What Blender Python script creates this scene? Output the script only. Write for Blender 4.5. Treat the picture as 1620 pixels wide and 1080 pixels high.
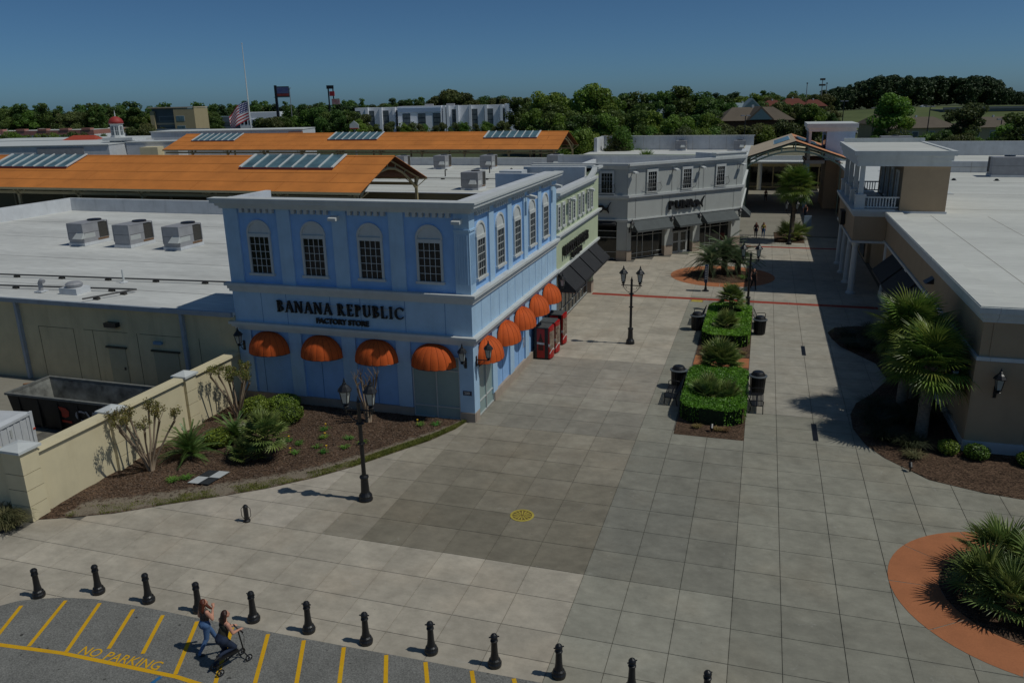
import bpy, bmesh, math, random
import numpy as np
from mathutils import Matrix, Vector
random.seed(7); np.random.seed(7)
for o in list(bpy.data.objects): bpy.data.objects.remove(o)
SC = bpy.context.scene
COL = SC.collection
R = math.radians
# ------------------------------------------------------------------ camera, sky, sun, exposure
CAM = Vector((4.5667, -18.5738, 14.4413))
PITCH, ROLL, YAW, FPX = R(16.817), R(-1.1006), R(-17.4732), 1255.0
FW = Vector((math.sin(YAW)*math.cos(PITCH), math.cos(YAW)*math.cos(PITCH), -math.sin(PITCH)))
_r = Vector((math.cos(YAW), -math.sin(YAW), 0)); _u = _r.cross(FW)
RT = _r*math.cos(ROLL)+_u*math.sin(ROLL); UP = -_r*math.sin(ROLL)+_u*math.cos(ROLL)
cam = bpy.data.objects.new('camera', bpy.data.cameras.new('camera')); COL.objects.link(cam)
cam.matrix_world = Matrix(((RT.x, UP.x, -FW.x, CAM.x), (RT.y, UP.y, -FW.y, CAM.y), (RT.z, UP.z, -FW.z, CAM.z), (0, 0, 0, 1)))
cam.data.sensor_width = 36; cam.data.sensor_fit = 'HORIZONTAL'; cam.data.lens = FPX/1620*36
cam.data.clip_end = 6000; cam.data.clip_start = 0.5
SC.camera = cam
SUN_EL, SUN_AZ = R(56.2), R(2.6)
SUN_DIR = Vector((math.cos(SUN_EL)*math.cos(SUN_AZ), math.cos(SUN_EL)*math.sin(SUN_AZ), math.sin(SUN_EL)))
W = bpy.data.worlds.new('World'); SC.world = W; W.use_nodes = True
nt = W.node_tree; nt.nodes.clear()
sky = nt.nodes.new('ShaderNodeTexSky'); sky.sky_type = 'NISHITA'; sky.sun_disc = False
sky.sun_elevation = SUN_EL; sky.sun_rotation = math.pi/2-SUN_AZ
sky.air_density = 0.48; sky.dust_density = 0.72; sky.ozone_density = 8.0; sky.altitude = 20
bg = nt.nodes.new('ShaderNodeBackground'); bg.inputs[1].default_value = 0.112
wo = nt.nodes.new('ShaderNodeOutputWorld')
tint = nt.nodes.new('ShaderNodeMix'); tint.data_type = 'RGBA'; tint.blend_type = 'MULTIPLY'; tint.inputs[0].default_value = 1; tint.inputs[7].default_value = (.85, 1.12, 1.11, 1)
nt.links.new(sky.outputs[0], tint.inputs[6]); nt.links.new(tint.outputs[2], bg.inputs[0]); nt.links.new(bg.outputs[0], wo.inputs[0])
sl = bpy.data.lights.new('sun', 'SUN'); sl.energy = 4.6; sl.angle = R(0.53); sl.color = (1.0, 0.99, 0.92)
so = bpy.data.objects.new('sun', sl); COL.objects.link(so)
so.rotation_euler = SUN_DIR.to_track_quat('Z', 'Y').to_euler(); so.location = (40, 0, 60)
SC.view_settings.view_transform = 'Standard'; SC.view_settings.look = 'None'
SC.view_settings.exposure = -1.32; SC.view_settings.gamma = 1.0
SC.view_settings.use_curve_mapping = False
SC.render.engine = 'CYCLES'; SC.render.resolution_x = 1024; SC.render.resolution_y = 682

# ------------------------------------------------------------------ materials
MATS = {}
def L(c):
    return tuple(((v/12.92) if v <= 0.04045 else ((v+0.055)/1.055)**2.4) for v in c)
def mat(name, col, rough=0.7, var=0.12, scale=3.0, bump=0.0, bscale=40.0, metal=0.0, col2=None, spec=0.4, stretch=(1, 1, 1), dirt=0.0, trans=0.0, coords='Object', fine=0.0):
    """procedural material: base colour varied by two noises, optional streak colour, bump"""
    if name in MATS: return MATS[name]
    m = bpy.data.materials.new(name); m.use_nodes = True; t = m.node_tree; N = t.nodes; K = t.links
    b = N['Principled BSDF']; b.inputs['Roughness'].default_value = rough; b.inputs['Metallic'].default_value = metal
    b.inputs['Specular IOR Level'].default_value = spec
    tc = N.new('ShaderNodeTexCoord'); mp = N.new('ShaderNodeMapping'); mp.inputs['Scale'].default_value = stretch
    K.new(tc.outputs[coords], mp.inputs[0])
    n1 = N.new('ShaderNodeTexNoise'); n1.inputs['Scale'].default_value = scale; n1.inputs['Detail'].default_value = 6; n1.inputs['Roughness'].default_value = 0.62
    K.new(mp.outputs[0], n1.inputs['Vector'])
    rm = N.new('ShaderNodeMapRange'); rm.inputs[1].default_value = 0.3; rm.inputs[2].default_value = 0.7
    K.new(n1.outputs[0], rm.inputs[0])
    mx = N.new('ShaderNodeMix'); mx.data_type = 'RGBA'
    c = Vector(col)
    ca = tuple(max(0, v*(1-var)) for v in c); cb = tuple(min(1, v*(1+var)) for v in c) if col2 is None else col2
    mx.inputs[6].default_value = (*ca, 1); mx.inputs[7].default_value = (*cb, 1)
    K.new(rm.outputs[0], mx.inputs[0]); out = mx.outputs[2]
    if fine > 0:
        n3 = N.new('ShaderNodeTexNoise'); n3.inputs['Scale'].default_value = scale*14; n3.inputs['Detail'].default_value = 3
        K.new(mp.outputs[0], n3.inputs['Vector'])
        r3 = N.new('ShaderNodeMapRange'); r3.inputs[1].default_value = .3; r3.inputs[2].default_value = .7; r3.inputs[3].default_value = 1-fine; r3.inputs[4].default_value = 1+fine
        K.new(n3.outputs[0], r3.inputs[0])
        m3 = N.new('ShaderNodeMix'); m3.data_type = 'RGBA'; m3.blend_type = 'MULTIPLY'; m3.inputs[0].default_value = 1
        K.new(out, m3.inputs[6]); K.new(r3.outputs[0], m3.inputs[7]); out = m3.outputs[2]
    if dirt > 0:
        n4 = N.new('ShaderNodeTexNoise'); n4.inputs['Scale'].default_value = 0.9; n4.inputs['Detail'].default_value = 9; n4.inputs['Roughness'].default_value = .7
        mp4 = N.new('ShaderNodeMapping'); mp4.inputs['Scale'].default_value = (1.6, 1.6, .22); K.new(tc.outputs['Object'], mp4.inputs[0]); K.new(mp4.outputs[0], n4.inputs['Vector'])
        r4 = N.new('ShaderNodeMapRange'); r4.inputs[1].default_value = .52; r4.inputs[2].default_value = .75; r4.inputs[3].default_value = 0; r4.inputs[4].default_value = dirt
        K.new(n4.outputs[0], r4.inputs[0])
        m4 = N.new('ShaderNodeMix'); m4.data_type = 'RGBA'; m4.inputs[7].default_value = (col[0]*.4+.01, col[1]*.38+.01, col[2]*.33+.008, 1)
        K.new(r4.outputs[0], m4.inputs[0]); K.new(out, m4.inputs[6]); out = m4.outputs[2]
    K.new(out, b.inputs['Base Color'])
    if bump > 0:
        n2 = N.new('ShaderNodeTexNoise'); n2.inputs['Scale'].default_value = bscale; n2.inputs['Detail'].default_value = 4
        K.new(tc.outputs[coords], n2.inputs['Vector'])
        bp = N.new('ShaderNodeBump'); bp.inputs['Strength'].default_value = bump; bp.inputs['Distance'].default_value = 0.02
        K.new(n2.outputs[0], bp.inputs['Height']); K.new(bp.outputs[0], b.inputs['Normal'])
    if trans > 0:
        b.inputs['Transmission Weight'].default_value = trans
    MATS[name] = m
    return m
def leafmat(name, c1, c2, trans=0.25, rough=0.45, scale=1.2):
    """foliage: colour varies from clump to clump and from leaf to leaf, some light passes through"""
    if name in MATS: return MATS[name]
    m = bpy.data.materials.new(name); m.use_nodes = True; t = m.node_tree; N = t.nodes; K = t.links
    N.remove(N['Principled BSDF']); o = N['Material Output']
    g = N.new('ShaderNodeNewGeometry'); oi = N.new('ShaderNodeObjectInfo')
    tc = N.new('ShaderNodeTexCoord'); nz = N.new('ShaderNodeTexNoise'); nz.inputs['Scale'].default_value = scale; nz.inputs['Detail'].default_value = 3
    K.new(tc.outputs['Object'], nz.inputs['Vector'])
    a = N.new('ShaderNodeMath'); a.operation = 'MULTIPLY_ADD'; a.inputs[1].default_value = .5; K.new(g.outputs['Random Per Island'], a.inputs[0])
    s = N.new('ShaderNodeMath'); s.operation = 'MULTIPLY_ADD'; s.inputs[1].default_value = 1.5; s.inputs[2].default_value = -.5
    K.new(nz.outputs[0], s.inputs[0]); K.new(s.outputs[0], a.inputs[2])
    mx = N.new('ShaderNodeMix'); mx.data_type = 'RGBA'; mx.inputs[6].default_value = (*c1, 1); mx.inputs[7].default_value = (*c2, 1); K.new(a.outputs[0], mx.inputs[0])
    hs = N.new('ShaderNodeHueSaturation'); hr = N.new('ShaderNodeMapRange'); hr.inputs[3].default_value = .475; hr.inputs[4].default_value = .525
    K.new(oi.outputs['Random'], hr.inputs[0]); K.new(hr.outputs[0], hs.inputs['Hue'])
    vr = N.new('ShaderNodeMapRange'); vr.inputs[3].default_value = .75; vr.inputs[4].default_value = 1.25
    wn = N.new('ShaderNodeTexWhiteNoise'); wn.noise_dimensions = '1D'; K.new(oi.outputs['Random'], wn.inputs['W']); K.new(wn.outputs[0], vr.inputs[0]); K.new(vr.outputs[0], hs.inputs['Value'])
    K.new(mx.outputs[2], hs.inputs['Color'])
    p = N.new('ShaderNodeBsdfPrincipled'); p.inputs['Roughness'].default_value = rough; p.inputs['Specular IOR Level'].default_value = .35; K.new(hs.outputs[0], p.inputs['Base Color'])
    tr = N.new('ShaderNodeBsdfTranslucent'); K.new(hs.outputs[0], tr.inputs[0])
    ms = N.new('ShaderNodeMixShader'); ms.inputs[0].default_value = trans; K.new(p.outputs[0], ms.inputs[1]); K.new(tr.outputs[0], ms.inputs[2]); K.new(ms.outputs[0], o.inputs[0])
    MATS[name] = m
    return m
def glassmat(name, col, rough=0.06, spec=0.6):
    if name in MATS: return MATS[name]
    m = mat(name, col, rough=rough, var=.35, scale=.8, spec=spec)
    return m

# ------------------------------------------------------------------ mesh builder
class MB:
    def __init__(s): s.v = []; s.f = []
    def add(s, vs, fs):
        k = len(s.v); s.v.extend(tuple(p) for p in vs); s.f.extend(tuple(i+k for i in f) for f in fs); return s
    def box(s, x0, x1, y0, y1, z0, z1):
        return s.add([(x0, y0, z0), (x1, y0, z0), (x1, y1, z0), (x0, y1, z0), (x0, y0, z1), (x1, y0, z1), (x1, y1, z1), (x0, y1, z1)],
                     [(0, 3, 2, 1), (4, 5, 6, 7), (0, 1, 5, 4), (1, 2, 6, 5), (2, 3, 7, 6), (3, 0, 4, 7)])
    def fb(s, u0, u1, d0, d1, z0, z1):           # facade box: d is measured outward
        return s.box(u0, u1, -d1, -d0, z0, z1)
    def tbox(s, x0, x1, y0, y1, z0, z1, ins):      # box with inset (tapered) top
        return s.add([(x0, y0, z0), (x1, y0, z0), (x1, y1, z0), (x0, y1, z0), (x0+ins, y0+ins, z1), (x1-ins, y0+ins, z1), (x1-ins, y1-ins, z1), (x0+ins, y1-ins, z1)],
                     [(0, 3, 2, 1), (4, 5, 6, 7), (0, 1, 5, 4), (1, 2, 6, 5), (2, 3, 7, 6), (3, 0, 4, 7)])
    def quad(s, a, b, c, d): return s.add([a, b, c, d], [(0, 1, 2, 3)])
    def tube(s, pts, rad, n=8, caps=True):
        pts = [Vector(p) for p in pts]
        if not isinstance(rad, (list, tuple)): rad = [rad]*len(pts)
        k = len(s.v); ref = None
        for i, p in enumerate(pts):
            t = (pts[min(i+1, len(pts)-1)]-pts[max(i-1, 0)]).normalized()
            if ref is None: ref = Vector((0, 0, 1)) if abs(t.z) < .9 else Vector((1, 0, 0))
            a = t.cross(ref).normalized(); b = t.cross(a).normalized(); ref = a.cross(t)
            for j in range(n):
                an = 2*math.pi*j/n; q = p+(a*math.cos(an)+b*math.sin(an))*rad[i]; s.v.append(tuple(q))
        for i in range(len(pts)-1):
            for j in range(n):
                s.f.append((k+i*n+j, k+i*n+(j+1) % n, k+(i+1)*n+(j+1) % n, k+(i+1)*n+j))
        if caps:
            s.f.append(tuple(k+j for j in range(n))); s.f.append(tuple(k+(len(pts)-1)*n+j for j in reversed(range(n))))
        return s
    def lathe(s, prof, n=16, c=(0, 0, 0), a0=0.0):
        k = len(s.v)
        for r, z in prof:
            for j in range(n):
                an = a0+2*math.pi*j/n; s.v.append((c[0]+r*math.cos(an), c[1]+r*math.sin(an), c[2]+z))
        for i in range(len(prof)-1):
            for j in range(n):
                s.f.append((k+i*n+j, k+i*n+(j+1) % n, k+(i+1)*n+(j+1) % n, k+(i+1)*n+j))
        s.f.append(tuple(k+j for j in reversed(range(n)))); s.f.append(tuple(k+(len(prof)-1)*n+j for j in range(n)))
        return s
    def prism(s, poly, z0, z1):                    # horizontal polygon extruded up
        n = len(poly)
        return s.add([(x, y, z0) for x, y in poly]+[(x, y, z1) for x, y in poly],
                     [tuple(reversed(range(n))), tuple(range(n, 2*n))]+[(i, (i+1) % n, n+(i+1) % n, n+i) for i in range(n)])
    def fprism(s, poly, d0, d1):                   # facade polygon (u,z) extruded outward
        n = len(poly)
        return s.add([(u, -d0, z) for u, z in poly]+[(u, -d1, z) for u, z in poly],
                     [tuple(reversed(range(n))), tuple(range(n, 2*n))]+[(i, (i+1) % n, n+(i+1) % n, n+i) for i in range(n)])
    def sheet(s, poly, z): 
        return s.add([(x, y, z) for x, y in poly], [tuple(range(len(poly)))])
    def mesh(s, name, m=None, smooth=False):
        me = bpy.data.meshes.new(name); me.from_pydata(s.v, [], s.f); me.update()
        if m: me.materials.append(m)
        if smooth: me.polygons.foreach_set('use_smooth', [True]*len(me.polygons))
        return me
WM = {}
I4 = Matrix.Identity(4)
def put(o, parent, M):
    COL.objects.link(o)
    if parent is not None:
        o.parent = parent; o.matrix_basis = WM[parent.name].inverted() @ M
    else: o.matrix_basis = M
    WM[o.name] = M.copy(); return o
def T(x, y, z, rz=0.0, s=1.0):
    return Matrix.Translation((x, y, z)) @ Matrix.Rotation(rz, 4, 'Z') @ Matrix.Diagonal((s, s, s, 1) if not isinstance(s, tuple) else (*s, 1))
def F(ox, oy, ux, uy):                             # facade frame: local x along the wall, local y into the wall
    u = Vector((ux, uy, 0)).normalized(); n = u.cross(Vector((0, 0, 1)))
    return Matrix(((u.x, -n.x, 0, ox), (u.y, -n.y, 0, oy), (0, 0, 1, 0), (0, 0, 0, 1)))
def obj(name, mb, m, parent=None, M=I4, smooth=False):
    me = mb if isinstance(mb, bpy.types.Mesh) else mb.mesh(name, m, smooth)
    if isinstance(mb, bpy.types.Mesh) and m is not None and not me.materials: me.materials.append(m)
    return put(bpy.data.objects.new(name, me), parent, M)
def tag(o, label=None, cat=None, group=None, kind=None):
    if label: o['label'] = label
    if cat: o['category'] = cat
    if group: o['group'] = group
    if kind: o['kind'] = kind
    return o
def thing(name, label, cat, loc=(0, 0, 0), rz=0.0, group=None, M=None):
    o = bpy.data.objects.new(name, None); o.empty_display_size = .3
    put(o, None, M if M is not None else T(*loc, rz)); return tag(o, label, cat, group)
def struct(name, mb, m, parent=None, M=I4):
    o = obj(name, mb, m, parent, M)
    if parent is None: o['kind'] = 'structure'
    return o
def copy_tree(src, M, label=None, group=None):
    r = src.copy(); COL.objects.link(r); r.matrix_basis = M; WM[r.name] = M.copy()
    def rec(a, b, Mb):
        for ch in a.children:
            c = ch.copy(); COL.objects.link(c); c.parent = b; Mc = Mb @ c.matrix_basis; WM[c.name] = Mc; rec(ch, c, Mc)
    rec(src, r, M)
    if label: r['label'] = label
    if group: r['group'] = group
    return r
def at(px, py, D):                                 # photo direction -> point at horizontal distance D ahead (for surveying the far background)
    d = RT*((px-810)/FPX)-UP*((py-540)/FPX)+FW
    h = Vector((FW.x, FW.y, 0)).normalized()
    return CAM+d*(D/d.dot(h))
def text_mesh(txt, size, depth, font_scale=1.0, align='LEFT', shear=0.0, offset=0.0):
    cu = bpy.data.curves.new('t', 'FONT'); cu.body = txt; cu.size = size; cu.extrude = depth/2; cu.align_x = align; cu.shear = shear; cu.offset = offset; cu.resolution_u = 3
    o = bpy.data.objects.new('t', cu); COL.objects.link(o)
    dg = bpy.context.evaluated_depsgraph_get(); me = bpy.data.meshes.new_from_object(o.evaluated_get(dg))
    bpy.data.objects.remove(o); return me

# ------------------------------------------------------------------ palette
M_BLUE = mat('blue_stucco', L((.675, .79, .885)), .85, .08, 1.2, .25, 60, dirt=.18)
M_BLUEP = mat('blue_panel_stucco', L((.575, .735, .915)), .85, .08, 1.2, .25, 60, dirt=.16)
M_TRIM = mat('grey_trim_paint', L((.78, .79, .78)), .75, .06, 2, .15, 50, dirt=.18)
M_WHITE = mat('white_trim_paint', L((.80, .81, .80)), .7, .06, 2, .1, 50, dirt=.22)
M_PLINTH = mat('taupe_plinth', L((.66, .60, .54)), .85, .10, 2, .3, 50, dirt=.15)
M_GREEN = mat('green_stucco', L((.74, .78, .65)), .85, .05, 1.2, .25, 60, dirt=.08)
M_GREY = mat('grey_stucco', L((.71, .72, .70)), .85, .05, 1.2, .25, 60, dirt=.10)
M_TAN = mat('tan_stucco', L((.68, .59, .48)), .85, .06, 1.2, .25, 60, dirt=.10)
M_CREAM = mat('cream_stucco', L((.85, .80, .66)), .85, .06, 1.0, .25, 60, dirt=.20)
M_CREAMD = mat('cream_block_wall', L((.81, .75, .60)), .85, .08, 1.0, .25, 60, dirt=.35)
M_ORANGE = mat('orange_canvas', L((.80, .35, .12)), .8, .14, 1.5, .2, 90)
M_BLACKCAN = mat('black_canvas', L((.17, .17, .175)), .75, .2, 2, .2, 90)
M_GREYCAN = mat('charcoal_canvas', L((.33, .35, .35)), .8, .12, 2, .2, 90)
M_IRON = mat('black_cast_iron', (.012, .012, .013), .38, .3, 6, .15, 80, spec=.5)
M_GLASSD = glassmat('dark_window_glass', (.010, .012, .014), .08, .5)
M_GLASSG = mat('frosted_green_glass', L((.56, .64, .63)), .25, .08, .6, spec=.5)
M_STORE = mat('storefront_glass', (.018, .019, .018), .06, .7, .5, spec=.55)
M_LAMPGL = mat('lantern_glass', L((.66, .68, .66)), .15, .2, 3, spec=.6)
M_ALU = mat('aluminium_mullion', L((.72, .73, .72)), .4, .06, 3, spec=.5)
M_ROOFO = mat('orange_roof_membrane', L((.80, .49, .22)), .75, .16, .30, .1, 20, dirt=.22)
M_ROOFW = mat('white_roof_membrane', L((.80, .80, .78)), .8, .17, .22, .1, 12, stretch=(.35, 1.6, 1), fine=.09)
M_ROOFR = mat('cream_roof_membrane', L((.80, .80, .77)), .8, .12, .22, .1, 12, stretch=(.4, 1.6, 1), fine=.07)
M_PARA = mat('pale_parapet_membrane', L((.80, .81, .82)), .75, .10, .8, .1, 12, dirt=.3)
M_HVAC = mat('grey_hvac_sheet', L((.60, .60, .61)), .5, .10, 2, spec=.5, dirt=.25)
M_HVACD = mat('dark_condenser_coil', L((.26, .25, .23)), .6, .3, 14, .4, 120)
M_RUST = mat('rusty_steel', L((.48, .38, .29)), .8, .35, 4, .3, 60)
M_SKYGL = mat('skylight_glass', L((.36, .47, .50)), .12, .35, .7, spec=.7)
# ------------------------------------------------------------------ ground, parking lot, plaza slabs, beds
def blendmat(name, fn):
    if name in MATS: return MATS[name]
    m = bpy.data.materials.new(name); m.use_nodes = True; fn(m.node_tree.nodes, m.node_tree.links, m.node_tree.nodes['Principled BSDF']); MATS[name] = m; return m
M_GRASSLAND = mat('rough_grassland', (.055, .075, .025), .95, .4, .02, .3, .6, col2=(.085, .10, .035), coords='Object')
struct('terrain', MB().sheet([(-3000, -60), (3000, -60), (3000, 4500), (-3000, 4500)], -.12), M_GRASSLAND)
M_MALLGND = mat('mall_back_concrete', L((.55, .53, .48)), .9, .12, .3, .2, 20, dirt=.3)
struct('service_yard_ground', MB().sheet([(-130, -2.0), (-20.2, -2.0), (-20.2, 15), (-130, 15)], -.03), M_MALLGND)
struct('mall_walkways', MB().sheet([(-130, 15), (70, 15), (70, 150), (-130, 150)], -.05), M_MALLGND)
# asphalt
def _asph(N, K, b):
    tc = N.new('ShaderNodeTexCoord'); b.inputs['Roughness'].default_value = .9; b.inputs['Specular IOR Level'].default_value = .25
    v = N.new('ShaderNodeTexVoronoi'); v.inputs['Scale'].default_value = 55; K.new(tc.outputs['Object'], v.inputs['Vector'])
    n = N.new('ShaderNodeTexNoise'); n.inputs['Scale'].default_value = .5; n.inputs['Detail'].default_value = 7; n.inputs['Roughness'].default_value = .65; K.new(tc.outputs['Object'], n.inputs['Vector'])
    n2 = N.new('ShaderNodeTexNoise'); n2.inputs['Scale'].default_value = 26; n2.inputs['Detail'].default_value = 3; K.new(tc.outputs['Object'], n2.inputs['Vector'])
    r = N.new('ShaderNodeValToRGB'); r.color_ramp.elements[0].position = .3; r.color_ramp.elements[0].color = (.155, .152, .139, 1); r.color_ramp.elements[1].position = .72; r.color_ramp.elements[1].color = (.232, .228, .208, 1); K.new(n.outputs[0], r.inputs[0])
    mr = N.new('ShaderNodeMapRange'); mr.inputs[1].default_value = .25; mr.inputs[2].default_value = .75; mr.inputs[3].default_value = .55; mr.inputs[4].default_value = 1.45; K.new(n2.outputs[0], mr.inputs[0])
    mx = N.new('ShaderNodeMix'); mx.data_type = 'RGBA'; mx.blend_type = 'MULTIPLY'; mx.inputs[0].default_value = 1; K.new(r.outputs[0], mx.inputs[6]); K.new(mr.outputs[0], mx.inputs[7])
    n5 = N.new('ShaderNodeTexNoise'); n5.inputs['Scale'].default_value = 3.2; n5.inputs['Detail'].default_value = 2; K.new(tc.outputs['Object'], n5.inputs['Vector'])
    r5 = N.new('ShaderNodeMapRange'); r5.inputs[1].default_value = .7; r5.inputs[2].default_value = .74; r5.inputs[3].default_value = 1; r5.inputs[4].default_value = .35; K.new(n5.outputs[0], r5.inputs[0])
    m5 = N.new('ShaderNodeMix'); m5.data_type = 'RGBA'; m5.blend_type = 'MULTIPLY'; m5.inputs[0].default_value = 1; K.new(mx.outputs[2], m5.inputs[6]); K.new(r5.outputs[0], m5.inputs[7])
    K.new(m5.outputs[2], b.inputs['Base Color'])
    bp = N.new('ShaderNodeBump'); bp.inputs['Strength'].default_value = .5; bp.inputs['Distance'].default_value = .01; K.new(v.outputs[0], bp.inputs['Height']); K.new(bp.outputs[0], b.inputs['Normal'])
M_ASPH = blendmat('worn_asphalt', _asph)
kerb = [(-40, -5.6), (-17.6, -4.1), (-16.78, -3.34), (-16.43, -2.98), (-15.9, -2.72), (-15.23, -2.47), (-14.22, -2.27), (-12.63, -2.19), (-10.31, -2.2), (-8, -2.17), (-5.4, -2.14), (-3.5, -2.1), (-1.7, -2.08), (0, -2.05), (30, -1.7)]
struct('parking_lot', MB().sheet(kerb+[(30, -40), (-40, -40)], .012), M_ASPH)
M_YEL = mat('worn_yellow_road_paint', L((.93, .74, .08)), .8, .2, 5, .2, 60, col2=L((.86, .64, .07)), fine=.22, dirt=.45)
M_BLUEPAINT = mat('worn_blue_road_paint', L((.16, .42, .62)), .8, .2, 5, .2, 60)
def stripe(a, b, w=.1):
    a = Vector((*a, 0)); b = Vector((*b, 0)); d = (b-a).normalized(); n = Vector((-d.y, d.x, 0))*w/2
    return MB().quad(*[tuple(p+Vector((0, 0, .018))) for p in (a-n, b-n, b+n, a+n)])
mk = thing('hatched_bay_marking', 'yellow hatched no parking marking on the grey asphalt below the bollards', 'road marking', (-10, -3.4, .012))
st = [((-16.13, -3.16), (-15.55, -4.5)), ((-15.02, -2.58), (-14.28, -4.6)), ((-13.89, -2.4), (-13.05, -4.5)), ((-12.66, -2.38), (-12.0, -4.06)), ((-11.59, -2.37), (-10.92, -3.97)), ((-10.4, -2.34), (-9.47, -4.42)), ((-9.22, -2.3), (-8.2, -4.45)), ((-8.04, -2.28), (-6.95, -4.7)), ((-6.9, -2.24), (-5.7, -4.8)), ((-5.66, -2.2), (-4.5, -4.8)), ((-4.38, -2.17), (-3.2, -4.7)), ((-3.23, -2.14), (-2.0, -4.6)), ((-1.91, -2.12), (-.7, -4.6)), ((-.75, -2.1), (.5, -4.6))]
for a, b in st: obj('stripe', stripe(a, b, .115), M_YEL, mk)
obj('border_line', MB().add([(p[0], p[1], .0165) for p in [(-19, -5.35), (-15.13, -4.84), (-13.1, -4.63), (-9.36, -4.55), (-5.0, -4.95), (0, -4.7), (0, -4.57), (-5.0, -4.82), (-9.36, -4.42), (-13.1, -4.5), (-15.13, -4.7), (-19, -5.2)]], [(0, 1, 10, 11), (1, 2, 9, 10), (2, 3, 8, 9), (3, 4, 7, 8), (4, 5, 6, 7)]), M_YEL, mk)
x = -12.72
for w, gap in (('NO', .62), ('PARKING', 0)):
    me = text_mesh(w, .46, .002, offset=.003)
    o = obj('lettering', me, M_YEL, mk, Matrix.Translation((x, -4.47, .02)) @ Matrix.Rotation(R(1.5), 4, 'Z') @ Matrix.Diagonal((.94, 1.02, 1, 1)))
    x += .86
obj('accessible_line', stripe((-9.78, -4.6), (-9.95, -5.4), .11), M_BLUEPAINT, mk)

# plaza of square concrete slabs
def _conc(N, K, b):
    b.inputs['Roughness'].default_value = .88; b.inputs['Specular IOR Level'].default_value = .25
    tc = N.new('ShaderNodeTexCoord'); g = N.new('ShaderNodeNewGeometry')
    oi = N.new('ShaderNodeObjectInfo'); at_ = N.new('ShaderNodeAttribute'); at_.attribute_name = 'tone'
    m0 = N.new('ShaderNodeMix'); m0.data_type = 'RGBA'; m0.blend_type = 'MULTIPLY'; m0.inputs[0].default_value = 1
    K.new(oi.outputs['Color'], m0.inputs[6]); K.new(at_.outputs['Color'], m0.inputs[7])
    n1 = N.new('ShaderNodeTexNoise'); n1.inputs['Scale'].default_value = .62; n1.inputs['Detail'].default_value = 9; n1.inputs['Roughness'].default_value = .68; K.new(g.outputs['Position'], n1.inputs['Vector'])
    r1 = N.new('ShaderNodeMapRange'); r1.inputs[1].default_value = .3; r1.inputs[2].default_value = .7; r1.inputs[3].default_value = .78; r1.inputs[4].default_value = 1.16; K.new(n1.outputs[0], r1.inputs[0])
    n2 = N.new('ShaderNodeTexNoise'); n2.inputs['Scale'].default_value = 2.1; n2.inputs['Detail'].default_value = 8; n2.inputs['Roughness'].default_value = .72
    mp = N.new('ShaderNodeMapping'); mp.inputs['Scale'].default_value = (.85, 1.2, 1); K.new(g.outputs['Position'], mp.inputs[0]); K.new(mp.outputs[0], n2.inputs['Vector'])
    r2 = N.new('ShaderNodeMapRange'); r2.inputs[1].default_value = .3; r2.inputs[2].default_value = .7; r2.inputs[3].default_value = .83; r2.inputs[4].default_value = 1.12; K.new(n2.outputs[0], r2.inputs[0])
    mm = N.new('ShaderNodeMath'); mm.operation = 'MULTIPLY'; K.new(r1.outputs[0], mm.inputs[0]); K.new(r2.outputs[0], mm.inputs[1])
    n3 = N.new('ShaderNodeTexNoise'); n3.inputs['Scale'].default_value = 30; n3.inputs['Detail'].default_value = 3; K.new(g.outputs['Position'], n3.inputs['Vector'])
    r3 = N.new('ShaderNodeMapRange'); r3.inputs[3].default_value = .93; r3.inputs[4].default_value = 1.07; K.new(n3.outputs[0], r3.inputs[0])
    m3 = N.new('ShaderNodeMath'); m3.operation = 'MULTIPLY'; K.new(mm.outputs[0], m3.inputs[0]); K.new(r3.outputs[0], m3.inputs[1])
    # pale efflorescence scuffs
    n4 = N.new('ShaderNodeTexNoise'); n4.inputs['Scale'].default_value = 1.3; n4.inputs['Detail'].default_value = 10; n4.inputs['Roughness'].default_value = .75; n4.inputs['Distortion'].default_value = 1.6; K.new(g.outputs['Position'], n4.inputs['Vector'])
    r4 = N.new('ShaderNodeMapRange'); r4.inputs[1].default_value = .61; r4.inputs[2].default_value = .70; r4.inputs[3].default_value = 0; r4.inputs[4].default_value = .35; K.new(n4.outputs[0], r4.inputs[0])
    # warm rusty bloom
    n6 = N.new('ShaderNodeTexNoise'); n6.inputs['Scale'].default_value = .33; n6.inputs['Detail'].default_value = 6; K.new(g.outputs['Position'], n6.inputs['Vector'])
    r6 = N.new('ShaderNodeMapRange'); r6.inputs[1].default_value = .5; r6.inputs[2].default_value = .75; r6.inputs[3].default_value = 0; r6.inputs[4].default_value = .35; K.new(n6.outputs[0], r6.inputs[0])
    mx = N.new('ShaderNodeMix'); mx.data_type = 'RGBA'; mx.blend_type = 'MULTIPLY'; mx.inputs[0].default_value = 1; K.new(m0.outputs[2], mx.inputs[6]); K.new(m3.outputs[0], mx.inputs[7])
    mw = N.new('ShaderNodeMix'); mw.data_type = 'RGBA'; mw.blend_type = 'MULTIPLY'; mw.inputs[7].default_value = (1.06, .93, .82, 1); K.new(r6.outputs[0], mw.inputs[0]); K.new(mx.outputs[2], mw.inputs[6])
    mf = N.new('ShaderNodeMix'); mf.data_type = 'RGBA'; mf.inputs[7].default_value = (.47, .46, .43, 1); K.new(r4.outputs[0], mf.inputs[0]); K.new(mw.outputs[2], mf.inputs[6])
    # grime gathered along the edges of each slab, and old gum spots
    gx = N.new('ShaderNodeSeparateXYZ'); K.new(tc.outputs['Generated'], gx.inputs[0])
    def mt(op, a_, b_=None):
        q = N.new('ShaderNodeMath'); q.operation = op
        for i_, v_ in enumerate((a_, b_)):
            if v_ is None: continue
            if isinstance(v_, (int, float)): q.inputs[i_].default_value = v_
            else: K.new(v_, q.inputs[i_])
        return q.outputs[0]
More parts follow.
